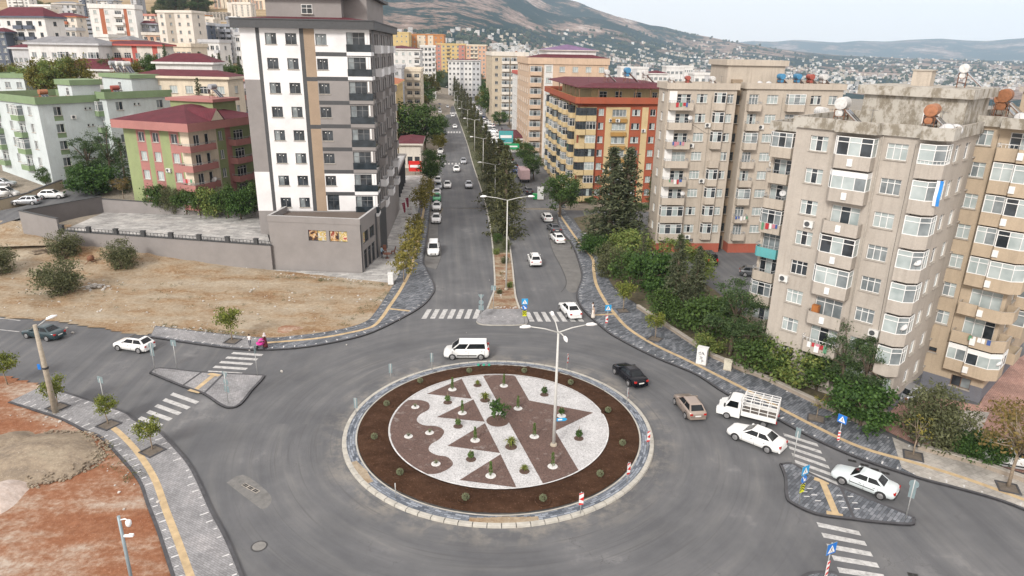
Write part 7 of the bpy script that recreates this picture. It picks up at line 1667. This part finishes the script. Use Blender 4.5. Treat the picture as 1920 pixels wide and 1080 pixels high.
cabinet('tall white utility cabinet covered with black graffiti', 1315, 682, -28, 1.0, .7, 1.75, plain('white cabinet paint', (.66,.67,.67), .6, var=.1), True); cabinet('smaller cream utility cabinet right of the graffiti one', 1364, 693, -28, .75, .5, 1.0, plain('cream cabinet paint', (.52,.49,.4), .6)); cabinet('white gate pillar box at the corner of the slab forecourt', 733, 533, 5, .7, .7, 1.5, plain('white cabinet paint', (.66,.67,.67), .6, var=.1)); cabinet('white slim box on the forecourt edge, by the flags', 776, 402, 5, .6, .6, 1.7, plain('white cabinet paint', (.66,.67,.67), .6, var=.1)); cabinet('white tall information box by the green bin', 1013, 374, 10, 1.3, .5, 2.6, plain('white cabinet paint', (.66,.67,.67), .6, var=.1)); cabinet('little grey box at the foot of the second bed wall', 1097, 448, 0, .7, .5, .9, plain('white cabinet paint', (.66,.67,.67), .6, var=.1))
def bin_(label, u, v):
    x, y = at(u, v, 0); o = thing('waste_bin', label, 'bin', (x, y, 0), R(-10)); gm = plain('green bin plastic', (.02,.32,.09), .5); mb = MB(); mb.v = [(-.55,-.45,.15),(.55,-.45,.15),(.55,.45,.15),(-.55,.45,.15),(-.7,-.55,1.15),(.7,-.55,1.15),(.7,.55,1.15),(-.7,.55,1.15)]
    for f in ((0,3,2,1),(4,5,6,7),(0,1,5,4),(1,2,6,5),(2,3,7,6),(3,0,4,7)): mb.f.append(f); mb.m.append(0); mb.s.append(False)
    mb.build('tub', [gm], o); l = MB(); l.box(-.74,.74,-.58,.58,1.151,1.24); l.build('lid', [gm], o)
    for x_ in (-.45,.45): w_ = MB(); w_.lathe([(.08,-.03),(.09,0),(.08,.03)], 10, 0, Matrix.Translation((x_,-.4,.09)) @ Matrix.Rotation(R(90),4,'X')); w_.build('wheel', [TYRE], o)
bin_('green waste bin at the right kerb, behind the big kerbside tree', 1005, 374)
# drains and manholes
GR_ = plain('cast iron', (.06,.06,.062), .7, .3, var=.3, scale=8)
for i, (u, v, rz, lab) in enumerate(((470,915,-33,'slotted drain grate set in a concrete patch, lower left carriageway'),(1090,1086,0,''),(1598,864,-24,'slotted drain by the right kerb, first of the row'),(1621,872,-24,'slotted drain by the right kerb, second of the row'),(1640,880,-24,'slotted drain by the right kerb, third of the row'),(1660,887,-24,'slotted drain by the right kerb, fourth of the row'),(1712,1078,-15,'drain grate at the bottom edge, right of the zebra bars'))):
    if not lab: continue
    x, y = at(u, v, .01); o = thing('drain_grate', lab, 'drain', (x, y, .008), R(rz), 'road drains'); w_ = 1.7 if i == 0 else .6; mb = MB(); mb.box(-w_/2,w_/2,-.17,.17,-.01,.006); mb.build('frame', [GR_ if i else SILL], o); s_ = MB(); k = 3 if i == 0 else 2
    for a in range(k):
        for c in range(2): x0 = -w_/2+w_*(a+.08)/k; s_.box(x0, x0+w_*.8/k, -.13+.14*c, -.02+.14*c, .0061, .012)
    s_.build('slots', [SBK], o)
cp = MB(); flat(cp, spline(G([(425,905),(455,890),(490,912),(510,935),(495,955),(470,940),(425,905)]), 3)[:-1], .005); struct('concrete_patch', cp, [plain('worn concrete patch', (.15,.148,.143), .9, var=.25, scale=2)])
x, y = at(486, 1024, .01); o = thing('manhole_cover', 'round pale manhole cover on the lower left carriageway', 'manhole cover', (x, y, .006)); mb = MB(); mb.lathe([(.42,0),(.42,.012),(.34,.014),(0,.014)], 24, 0, None, False); mb.build('lid', [plain('worn iron lid', (.19,.185,.175), .7, var=.2)], o); mb = MB(); mb.lathe([(.52,-.004),(.52,.008),(.43,.009)], 24, 0, None, False); mb.build('rim', [GR_], o)
# little green spotlights on the soil ring
for i, u in enumerate((897,907,917)): x, y = at(u, 686, .2); o = thing('ground_lamp', '%s of three small green garden lights at the far kerb of the roundabout' % ('left','middle','right')[i], 'garden light', (x, y, .17), 0, 'garden lights'); mb = MB(); mb.tube([(0,0,-.05),(0,0,.12)], .03, 6); mb.build('spike', [SBK], o); mb = MB(); mb.tube([(0,.08,.16),(0,-.1,.2)], [.09,.13], 8); mb.build('head', [plain('green lamp casing', (.03,.3,.2), .4)], o)
# ---- people
SKIN = plain('skin', (.45,.26,.18), .6, var=.05); HAIR = plain('dark hair', (.02,.015,.012), .7)
_dg = None
def skin_mesh(joints, edges, rad, root=0, sub=1):
    me = bpy.data.meshes.new('person_shape'); me.from_pydata(joints, edges, []); ob = bpy.data.objects.new('person_shape', me); COL.objects.link(ob)
    md = ob.modifiers.new('skin', 'SKIN'); md.use_smooth_shade = True
    for i, r_ in enumerate(rad): me.skin_vertices[0].data[i].radius = (r_, r_) if not isinstance(r_, tuple) else r_
    me.skin_vertices[0].data[root].use_root = True; s_ = ob.modifiers.new('sub', 'SUBSURF'); s_.levels = sub; s_.render_levels = sub
    dg = bpy.context.evaluated_depsgraph_get(); dg.update(); out = bpy.data.meshes.new_from_object(ob.evaluated_get(dg)); bpy.data.objects.remove(ob); bpy.data.meshes.remove(me); return out
def person(label, loc, rz, top, bottom, H=1.7, step=.16, arms='down', hair=HAIR, dress=None, scarf=None, sleeve=True, group=None, far=False):
    """one continuous figure, coloured by garment; faces +x"""
    s_ = H/1.7; o = thing('person', label, 'person', loc, rz, group); k = lambda *p: (p[0]*s_, p[1]*s_, p[2]*s_)
    hand = {'down': (k(.06,.23,.78), k(-.04,-.23,.8)), 'push': (k(.42,.17,1.02), k(.42,-.17,1.02)), 'bent': (k(.3,.2,1.0), k(.22,-.22,.95))}[arms]; elb = {'down': (k(.0,.25,1.08), k(-.05,-.25,1.08)), 'push': (k(.08,.22,1.1), k(.08,-.22,1.1)), 'bent': (k(.05,.25,1.1), k(.02,-.25,1.1))}[arms]
    J = [k(0,0,.95), k(0,0,1.15), k(0,0,1.36), k(0,0,1.46), k(.02,0,1.53), k(.03,0,1.62), k(0,.17,1.38), elb[0] and (elb[0][0],elb[0][1],elb[0][2]), hand[0], k(0,-.17,1.38), elb[1], hand[1], k(.0,.1,.88), k(step*.55+.03,.1,.5), k(step*.6,.1,.09), k(step*.6+.13,.1,.04), k(0,-.1,.88), k(-step*.2+.03,-.1,.5), k(-step*.9,-.1,.1), k(-step*.9+.13,-.1,.04), k(.035,0,1.69)]
    E_ = [(0,1),(1,2),(2,3),(3,4),(4,5),(5,20),(2,6),(6,7),(7,8),(2,9),(9,10),(10,11),(0,12),(12,13),(13,14),(14,15),(0,16),(16,17),(17,18),(18,19)]
    r_ = [.14,.125,.135,.06,.075,.095,.065,.048,.038,.065,.048,.038,.085,.06,.045,.04,.085,.06,.045,.04,.06]
    me = skin_mesh(J, E_, [x*s_ for x in r_])
    for m_ in (SKIN, top, bottom, hair, SBK): me.materials.append(m_)
    for p in me.polygons:
        z = p.center.z/s_; y = abs(p.center.y)/s_; x = p.center.x/s_
        if z > 1.5: mi = 3 if (z > 1.66 or x < .0) else 0
        elif z > 1.44: mi = 0
        elif z < .1: mi = 4
        elif z > .93 or y > .19: mi = 0 if (z < .86 and y > .17) or (not sleeve and y > .2 and z < 1.22) else 1
        else: mi = 2
        p.material_index = mi; p.use_smooth = True
    put('body', me, o)
    hm = MB(); hm.lathe([(0,1.745),(.06,1.74),(.098,1.69),(.106,1.63),(.1,1.57),(.09,1.54)], 12, 0, Matrix.Translation((.015*s_,0,0)) @ Matrix.Scale(s_,4)); 
    if scarf: hm = MB(); hm.lathe([(0,1.75),(.07,1.74),(.11,1.68),(.115,1.6),(.12,1.5),(.19,1.42),(.21,1.36)], 14, 0, Matrix.Translation((.01*s_,0,0)) @ Matrix.Scale(s_,4)); hm.build('headscarf', [scarf], o)
    else:
        hm = MB(); hm.lathe([(0,1.755),(.06,1.75),(.1,1.7),(.108,1.64),(.104,1.6)], 12, 0, Matrix.Translation((-.012*s_,0,0)) @ Matrix.Scale(s_,4)); hm.build('hair', [hair], o)
    f = MB()
    for y_ in (.035,-.035): f.box(.115,.122,y_-.012,y_+.012,1.635,1.65,0)
    f.box(.112,.119,-.025,.025,1.568,1.578,0); 
    fo = f.build('face', [SBK], o); fo.scale = (s_,)*3; n_ = MB(); n_.tube([(.1,0,1.64),(.138,0,1.603),(.105,0,1.595)], [.01,.018,.012], 6); q = n_.build('nose', [SKIN], o); q.scale = (s_,)*3
    for sd, (e, h_) in enumerate(zip(elb, hand)):
        g = MB(); d = (Vector(h_)-Vector(e)).normalized(); x_ = d.cross(Vector((1,0,.01))).normalized()
        for fi in range(4): st = Vector(h_)+x_*((fi-1.5)*.018*s_); g.tube([tuple(st), tuple(st+d*.05*s_), tuple(st+d*(.085-.008*abs(fi-1.3))*s_+Vector((.02*s_,0,0)))], [.01*s_,.009*s_,.006*s_], 5)
        th_ = Vector(h_)-d*.02*s_; g.tube([tuple(th_), tuple(th_+Vector((.045*s_,0,0))+d*.03*s_)], [.011*s_,.008*s_], 5); g.build('hand', [SKIN], o)
    if dress:
        d_ = MB(); d_.lathe([(.27,.1),(.26,.3),(.21,.7),(.17,1.0),(.16,1.15)], 16, 0, Matrix.Scale(s_,4)); d_.build('skirt', [dress], o)
    return o
MAR = plain('maroon cloth', (.1,.015,.02), .9); PK_ = plain('pink cloth', (.6,.04,.3), .8); WCL = plain('white cloth', (.7,.7,.7), .9); NAV = plain('navy cloth', (.02,.025,.05), .9); LBL = plain('light blue cloth', (.35,.5,.6), .9); GRC = plain('grey cloth', (.2,.2,.22), .9); SAN = plain('sand cloth', (.42,.33,.26), .9)
def gl(u, v, z=KH): return (*at(u, v, z), z)
person('woman in a long maroon dress and pale headscarf pushing a pink pram', gl(498,652), R(195), MAR, MAR, 1.66, .1, 'push', dress=MAR, scarf=plain('pale scarf', (.55,.5,.5), .9))
person('child in a white shirt and navy shorts standing on the left pavement', gl(469,649), R(100), WCL, NAV, 1.35, .05, 'bent', sleeve=False)
person('pedestrian in a white top and sand trousers waiting at the right crossing', gl(1111,592), R(200), WCL, SAN, 1.7, .12); person('pedestrian with bare shoulders and pale skirt close behind the one in white', gl(1112,597), R(200), SAN, SAN, 1.6, .12, dress=plain('pale skirt', (.6,.55,.5), .9), sleeve=False)
person('man in a light blue shirt and dark trousers standing at the forecourt table', gl(716,483,.12), R(-20), LBL, NAV, 1.76, .06, 'bent')
def pram():
    x, y, z = gl(489, 654); o = thing('pram', 'bright pink pram pushed along the left pavement', 'pram', (x, y, z), R(195)); b = MB(); M = Matrix.Translation((.0,0,.62))
    b.lathe([(0,-.22),(.2,-.2),(.3,-.05),(.32,.1)], 14, 0, M @ Matrix.Scale(1.3,4,Vector((1,0,0)))); b.build('carrycot', [PK_], o)
    h = MB(); pts = [(-.15+.36*math.cos(t), .72+.34*math.sin(t)) for t in [R(20+140*i/8) for i in range(9)]]
    for i in range(8): h.face([(pts[i][0],-.28,pts[i][1]),(pts[i+1][0],-.28,pts[i+1][1]),(pts[i+1][0],.28,pts[i+1][1]),(pts[i][0],.28,pts[i][1])])
    h.build('hood', [PK_], o); f = MB()
    for y_ in (-.24,.24): f.tube([(.35,y_,.14),(-.1,y_,.5),(-.5,y_,.95)], .018, 6); f.tube([(-.35,y_,.14),(.2,y_,.55)], .018, 6)
    f.tube([(-.5,-.24,.95),(-.5,.24,.95)], .02, 6); f.build('frame', [SBK], o)
    for x_ in (-.35,.35):
        for y_ in (-.26,.26): w_ = MB(); w_.lathe([(.06,-.02),(.13,-.02),(.14,0),(.13,.02),(.06,.02)], 12, 0, Matrix.Translation((x_,y_,.14)) @ Matrix.Rotation(R(90),4,'X')); w_.build('wheel', [TYRE], o)
pram()
for i, (u, v, c) in enumerate(((926,233,SBK),(934,238,GRC),(941,246,NAV),(950,262,SBK),(955,269,NAV),(958,262,GRC),(962,272,WCL),(948,255,SBK))):
    person('%s far pedestrian from the far end before the market, dressed in %s' % (ORD[i], c.name.replace(' cloth','').replace('sign ','')), gl(u, v, 0), R(80+rg.uniform(-60,60)), c, NAV, 1.7, .12, group='pedestrians before the market')
# forecourt table, chairs and flags
WOOD = plain('reddish brown wood', (.2,.075,.04), .6, var=.2)
tx, ty = at(726, 484, .12); o = thing('table', 'low round brown table on the slab forecourt', 'table', (tx, ty, .12)); mb = MB(); mb.lathe([(0,.7),(.62,.7),(.64,.73),(.62,.76),(0,.76)], 20); mb.build('tabletop', [WOOD], o); mb = MB(); mb.lathe([(.35,0),(.3,.05),(.08,.1),(.08,.69)], 12); mb.build('leg', [WOOD], o)
def chair(label, u, v, rz):
    x, y = at(u, v, .12); o = thing('chair', label, 'chair', (x, y, .12), R(rz), 'brown chairs on the forecourt'); mb = MB(); mb.box(-.26,.26,-.26,.26,.4,.48); mb.build('seat', [WOOD], o); mb = MB(); mb.v = [(-.28,-.26,.481),(-.22,-.26,.481),(-.22,.26,.481),(-.28,.26,.481),(-.5,-.24,1.15),(-.44,-.24,1.17),(-.44,.24,1.17),(-.5,.24,1.15)]
    for f in ((0,3,2,1),(4,5,6,7),(0,1,5,4),(1,2,6,5),(2,3,7,6),(3,0,4,7)): mb.f.append(f); mb.m.append(0); mb.s.append(False)
    mb.build('backrest', [WOOD], o)
    for a in (-.22,.22):
        for c in (-.22,.22): l = MB(); l.box(a-.03,a+.03,c-.03,c+.03,0,.399); l.build('leg', [WOOD], o)
chair('brown chair on the left of the forecourt table, by the standing man', 712, 477, -20); chair('brown chair on the far side of the forecourt table', 722, 474, -75); chair('brown chair on the right of the forecourt table, tilted back', 737, 476, 200); chair('brown chair alone by the shop window', 692, 480, 10)
for i, (u, v, ang) in enumerate(((762,412,0),(768,402,.15))):
    x, y = at(u, v, .12); o = thing('flag', ('drooping dark red feather flag nearer the camera on the forecourt','drooping dark red feather flag further back on the forecourt')[i], 'flag', (x, y, .12)); mb = MB(); mb.tube([(0,0,0),(0,0,2.6),(-.15,0,3.3)], .03, 6); mb.build('pole', [SWH], o); c = MB()
    for k in range(6): z = 3.3-.3*k; c.face([(-.12-.05*k*0,.0,z),(-.75+.06*k,.05*math.sin(k),z-.25),(-.7+.07*k,.06,z-.5),(-.08,0,z-.3)])
    c.build('cloth', [plain('dark red flag cloth', (.25,.02,.05), .9)], o); b = MB(); b.lathe([(.3,0),(.3,.06),(.05,.1)], 12); b.build('base', [SBK], o)
# ---- lot clutter
def mound(name, label, u, v, r_, h_, mat, sx_=1.0, seed=0):
    x, y = gpx(u, v); o = MB(); k, n_ = 40, 12
    for i in range(n_+1):
        t = i/n_
        for j in range(k):
            a = 2*math.pi*j/k; q = 1+.22*noise.noise(Vector((math.cos(a)*1.3+seed, math.sin(a)*1.3, seed))); rr_ = r_*q*t; xx, yy = rr_*math.cos(a)*sx_, rr_*math.sin(a); o.v.append((xx, yy, -.15+h_*(1-t*t)**1.2+.12*h_*noise.fractal(Vector((xx*.9+seed, yy*.9, seed)), 1, 2, 4)*(1-t)))
    for i in range(n_):
        for j in range(k): q = (j+1)%k; o.f.append((i*k+j, (i+1)*k+j, (i+1)*k+q, i*k+q)); o.m.append(0); o.s.append(True)
    return tag(o.build(name, [mat], None, loc=(x, y, tz(x, y)+.05)), label, 'heap')
heapg = dirt_mat('grey brown sand heap', [(.36,(.2,.165,.13)),(.5,(.27,.22,.165)),(.64,(.33,.28,.21))], sc=.3); heapp = dirt_mat('pale pink rubble', [(.36,(.42,.33,.28)),(.5,(.5,.42,.37)),(.64,(.58,.51,.47))], sc=.4)
mound('sand_heap', 'big grey brown sand heap on the red dirt, bottom left', 62, 862, 4.2, 1.1, heapg, 1.3, 2.2); mound('sand_heap', 'sandy crest behind the grey brown heap, at the left edge', 5, 840, 2.6, 1.0, heapg, 1.2, 7.1); mound('rubble_heap', 'pale pink rubble heap at the left edge of the red dirt', -8, 935, 2.3, .9, heapp, 1.0, 4.4)
mound('earth_heap', 'orange earth bank below the yard corner, upper left of the lot', 40, 448, 3.6, .7, dirt, 2.2, 1.3); mound('earth_heap', 'low brown earth heap near the pram pavement', 540, 618, 1.6, .35, redsoil, 1.4, 5.5)
STONE = plain('pale rubble stone', (.46,.44,.41), .9, var=.25, scale=3)
def rock(mb, x, y, z, s_, r):
    n = len(mb.v); pts = [Vector((a,c,d)).normalized()*s_*r.uniform(.6,1.2) for a in (-1,1) for c in (-1,1) for d in (-.7,.7)]
    mb.v += [(x+p.x, y+p.y, z+p.z) for p in pts]
    for f in ((0,1,3,2),(4,6,7,5),(0,4,5,1),(2,3,7,6),(0,2,6,4),(1,5,7,3)): mb.f.append(tuple(n+i for i in f)); mb.m.append(0); mb.s.append(False)
wr0 = random.Random(31); rr_ = random.Random(21); mb = MB()
for (u0, v0, u1, v1, k, sp) in ((20,422,105,442,150,.9),(110,446,300,472,110,.7),(300,474,480,502,150,.8),(520,515,700,530,70,.6),(280,612,470,628,60,.5),(560,560,720,560,50,4),(100,520,600,600,150,9),(40,560,250,600,60,3),(180,822,290,960,22,.7),(20,770,170,815,22,.6),(915,578,975,578,40,.25),(935,560,950,500,50,.7)):
    for i in range(k):
        t = rr_.random(); x, y = gpx(u0+(u1-u0)*t, v0+(v1-v0)*t, 4); x += rr_.gauss(0, sp); y += rr_.gauss(0, sp*.6); rock(mb, x, y, tz(x, y)+.1, rr_.choice((.04,.05,.07,.08,.1,.18)), rr_)
tag(mb.build('rubble', [STONE]), 'scattered pale stones and rubble over the dirt lots', 'rubble', kind='stuff')
mb = MB()
for i in range(60): x, y = gpx(178, 541); a, d = rr_.uniform(0,6.28), abs(rr_.gauss(0,1)); rock(mb, x+math.cos(a)*d*1.3, y+math.sin(a)*d*.8, tz(x,y)+.1+.5*max(0,1-d), rr_.uniform(.12,.3), rr_)
tag(mb.build('rubble_heap', [STONE]), 'grey heap of broken blocks right of the largest olive bush', 'heap')
x, y = gpx(82, 476); o = thing('branch_pile', 'pile of dry branches left of the upper olive bush', 'branches', (x, y, tz(x,y))); mb = MB()
for i in range(26): a = rr_.uniform(-.5,.5); p = Vector((rr_.gauss(0,.6), rr_.gauss(0,.5), rr_.uniform(.05,.5))); mb.tube([tuple(p-Vector((math.cos(a),math.sin(a),.1))*.9), tuple(p+Vector((math.cos(a),math.sin(a),.1))*.9)], .04, 5)
mb.build('branches', [BARK], o)
x, y = gpx(172, 494); o = thing('cement_mixer', 'rusty broken machine frame lying on the lot between two olive bushes', 'machine', (x, y, tz(x,y)), R(20)); mb = MB(); mb.lathe([(.15,-.4),(.42,-.1),(.42,.25),(.25,.5)], 14, 0, Matrix.Translation((-.1,0,.75)) @ Matrix.Rotation(R(60),4,'Y')); mb.build('drum', [RUST], o); mb = MB(); mb.tube([(-.7,-.4,.05),(0,-.4,.75),(.8,-.4,.05)], .04, 6); mb.tube([(-.7,.4,.05),(0,.4,.75),(.8,.4,.05)], .04, 6); mb.tube([(.8,-.4,.05),(.8,.4,.05)], .04, 6); mb.tube([(-.7,-.4,.05),(-.7,.4,.05)], .04, 6); mb.build('frame', [RUST], o)

# crumbs of sand round the big heap
cr_ = MB()
for i in range(260):
    a = wr0.uniform(-1.2, 1.9); x, y = gpx(62, 862); q = abs(wr0.gauss(0,.35)); x += (5.2-q*1.6)*math.cos(a)*1.05; y += (4.1-q*1.3)*math.sin(a); rock(cr_, x, y, tz(x, y)+.1+.35*q, wr0.uniform(.05,.16), wr0)
tag(cr_.build('sand_crumbs', [heapg]), 'loose lumps of grey brown sand around the big heap', 'sand', kind='stuff')
# boards of the shops
def board(label, u, v, Y, w_, h_, top, mat, stripe=None):
    x, z = atY(u, v, Y); o = thing('shop_sign', label, 'shop sign', (x, Y, 0), R(4)); mb = MB(); mb.tube([(0,0,-.1),(0,0,top)], .1, 8); mb.build('post', [POLE], o); b = MB(); b.box(-w_/2, w_/2, -.22, -.11, top-h_, top); b.build('board', [mat], o)
    if stripe: c = MB(); c.box(-w_*.4, w_*.4, -.25, -.221, top-h_*.62, top-h_*.38); c.build('lettering_band', [stripe], o)
board('square turquoise sign board standing before the market roofs', 949, 237, 206, 4.2, 3.4, 7.5, W('turquoise fascia', (.08,.36,.38)), SWH); board('low green sign board below the turquoise one', 957, 249, 200, 5.2, 1.7, 4.6, plain('sign green', (.02,.3,.12), .5), SWH); board('red and white sign board at the kerb before the red roofed kiosk', 778, 296, 172, 3.2, 2.6, 3.4, SRD, SWH)
# dry weeds along the lot edges
wd = MB(); wr_ = random.Random(77)
for (u0, v0, u1, v1, k, sp) in ((520,520,730,538,60,.5),(300,612,470,630,40,.4),(20,450,110,455,60,1.5),(170,820,250,900,30,.5),(640,612,730,550,40,.4),(100,520,600,580,70,7)):
    for i in range(k):
        t = wr_.random(); x, y = gpx(u0+(u1-u0)*t, v0+(v1-v0)*t, 4); x += wr_.gauss(0, sp); y += wr_.gauss(0, sp*.5); z = tz(x, y)+.1
        for q in range(14): leaf(wd, Vector((x+wr_.gauss(0,.18), y+wr_.gauss(0,.18), z+abs(wr_.gauss(0,.12)))), .16, wr_, .8, .3)
tag(wd.build('weeds', [LF['olive']]), 'dry weeds along the edges of the dirt lots', 'weeds', kind='stuff')
# ================================================= THE FAR TOWN
HW = plain('far house white', (.66,.65,.63), .9, var=.15, scale=.05); HC = plain('far house cream', (.5,.44,.36), .9, var=.2, scale=.05); HR = plain('far red roof', (.3,.13,.1), .9); HM = plain('far house grey', (.34,.33,.32), .9); HG = plain('far grey roof', (.42,.41,.4), .9)
def house_geo(mb, x, y, z, w_, d_, h_, a, hip, mo=(0,1)):
    M = Matrix.Translation((x,y,z)) @ Matrix.Rotation(a,4,'Z'); mb.box(-w_/2,w_/2,-d_/2,d_/2,-6,h_,mo[0],M)
    q = [tuple(M @ Vector(p)) for p in ((-w_/2-.4,-d_/2-.4,h_+.01),(w_/2+.4,-d_/2-.4,h_+.01),(w_/2+.4,d_/2+.4,h_+.01),(-w_/2-.4,d_/2+.4,h_+.01))]
    if hip:
        t = tuple(M @ Vector((0,0,h_+w_*.16)))
        for i in range(4): mb.face([q[i], q[(i+1)%4], t], mo[1])
    else: mb.face(q, mo[1])
hr = random.Random(5); cand = []
def add(n, u0, u1, v0, v1, dens=None):
    k = 0
    while k < n:
        u, v = hr.uniform(u0,u1), hr.uniform(v0,v1)
        if dens and hr.random() > dens(u, v): continue
        if noise.noise(Vector((u/38, v/9, 1.7))) < hr.uniform(-.35,.15): continue
        # walk out along the sight line until it meets the land
        d = ray(u, v); hlen = math.hypot(d.x, d.y); az = math.atan2(d.x, d.y); hit = None; s_ = 420
        while s_ < 9000:
            zz = CH+d.z/hlen*s_
            if land(az, s_)[2] >= zz: hit = s_; break
            s_ *= 1.03
        k += 1
        if hit and hit > 620: cand.append((hit, az))
add(500, 1130, 1420, 118, 160); add(1500, 1400, 1960, 122, 178, lambda u, v: .35+.65*sm(122, 140, v)); add(420, 900, 1420, 82, 128, lambda u, v: .25+.75*sm(80, 120, v)); add(260, 1380, 1960, 108, 124); add(90, 700, 1150, 60, 100); add(220, 880, 1160, 88, 118)
cand.sort()
hm = []
for i in range(6):
    mb = MB(); house_geo(mb, 0,0,0, (9,12,10,14,11,13)[i], (9,10,12,11,9,12)[i], (6.5,9,12,9.5,7,14)[i], 0, i in (0,4));
    w_, d_, h_ = (9,12,10,14,11,13)[i], (9,10,12,11,9,12)[i], (6.5,9,12,9.5,7,14)[i]
    for fl in range(int(h_/3)):
        for c in range(3):
            for sgn in (-1, 1):
                x, z = w_*(c-1)*.3, 1.2+3*fl; mb.face([(x-.8,sgn*(d_/2+.03),z),(x+.8,sgn*(d_/2+.03),z),(x+.8,sgn*(d_/2+.03),z+1.4),(x-.8,sgn*(d_/2+.03),z+1.4)], 2)
                y = d_*(c-1)*.3; mb.face([(sgn*(w_/2+.03),y-.8,z),(sgn*(w_/2+.03),y+.8,z),(sgn*(w_/2+.03),y+.8,z+1.4),(sgn*(w_/2+.03),y-.8,z+1.4)], 2)
    hm.append(mb.mesh('house', [(HW,HC,HW,HW,HC,HW)[i], (HR,HG,HG,HG,HR,HG)[i], GD]))
rest = MB()
for i, (d, az) in enumerate(cand):
    x, y, z = land(az, d); k = hr.choice((0,1,1,2,3,3,4,5,5)); a = hr.uniform(0,3.14)
    if i < 290: tag(put('house', hm[k], None, (x,y,z), a), 'one of the small pale houses of the hazy town on the plain, nearest part', 'house', 'houses of the far town')
    else: house_geo(rest, x, y, z, hr.uniform(7,13), hr.uniform(7,12), hr.uniform(4,11), a, False, ((0,1,4,0,1,4)[k], 2 if k else 3))
tag(rest.build('far_town', [HW, HC, HG, HR, HM]), 'pale mass of tiny houses of the town fading into haze across the plain and hill foot', 'town', kind='stuff')
tm = MB()
for i in range(2600):
    u, v = hr.uniform(700,1960), hr.uniform(60,165); d = ray(u, v); hl = math.hypot(d.x, d.y); az = math.atan2(d.x, d.y); s_ = 420; hit = None
    while s_ < 6000:
        if land(az, s_)[2] >= CH+d.z/hl*s_: hit = s_; break
        s_ *= 1.04
    if not hit: continue
    x, y, z = land(az, hit); r_ = hr.uniform(3,6)*(1+hit/6000)
    tm.lathe([(r_*.7,-1),(r_,r_*.5),(r_*.7,r_*1.2),(0,r_*1.6)], 6, 0, Matrix.Translation((x,y,z)), False)
tag(tm.build('far_trees', [plain('far tree green', (.035,.05,.03), 1, var=.4, scale=.02)]), 'tiny dark trees dotted between the houses of the hazy town', 'trees', kind='stuff')
# ---- haze over the plain and hills
hz = MB(); hz.box(-14000, 14000, -300, 15800, -420, 1100)
hm_ = bpy.data.materials.new('haze'); hm_.use_nodes = True; n = hm_.node_tree; n.nodes.remove(n.nodes['Principled BSDF'])
pv = N(n, 'ShaderNodeVolumePrincipled'); pv.inputs['Density'].default_value = .00007; pv.inputs['Color'].default_value = (.62,.81,1,1); pv.inputs['Anisotropy'].default_value = 0
n.links.new(pv.outputs[0], n.nodes['Material Output'].inputs['Volume'])
tag(hz.build('haze', [hm_]), 'thin blue haze over the plain and hills', 'haze', kind='stuff')
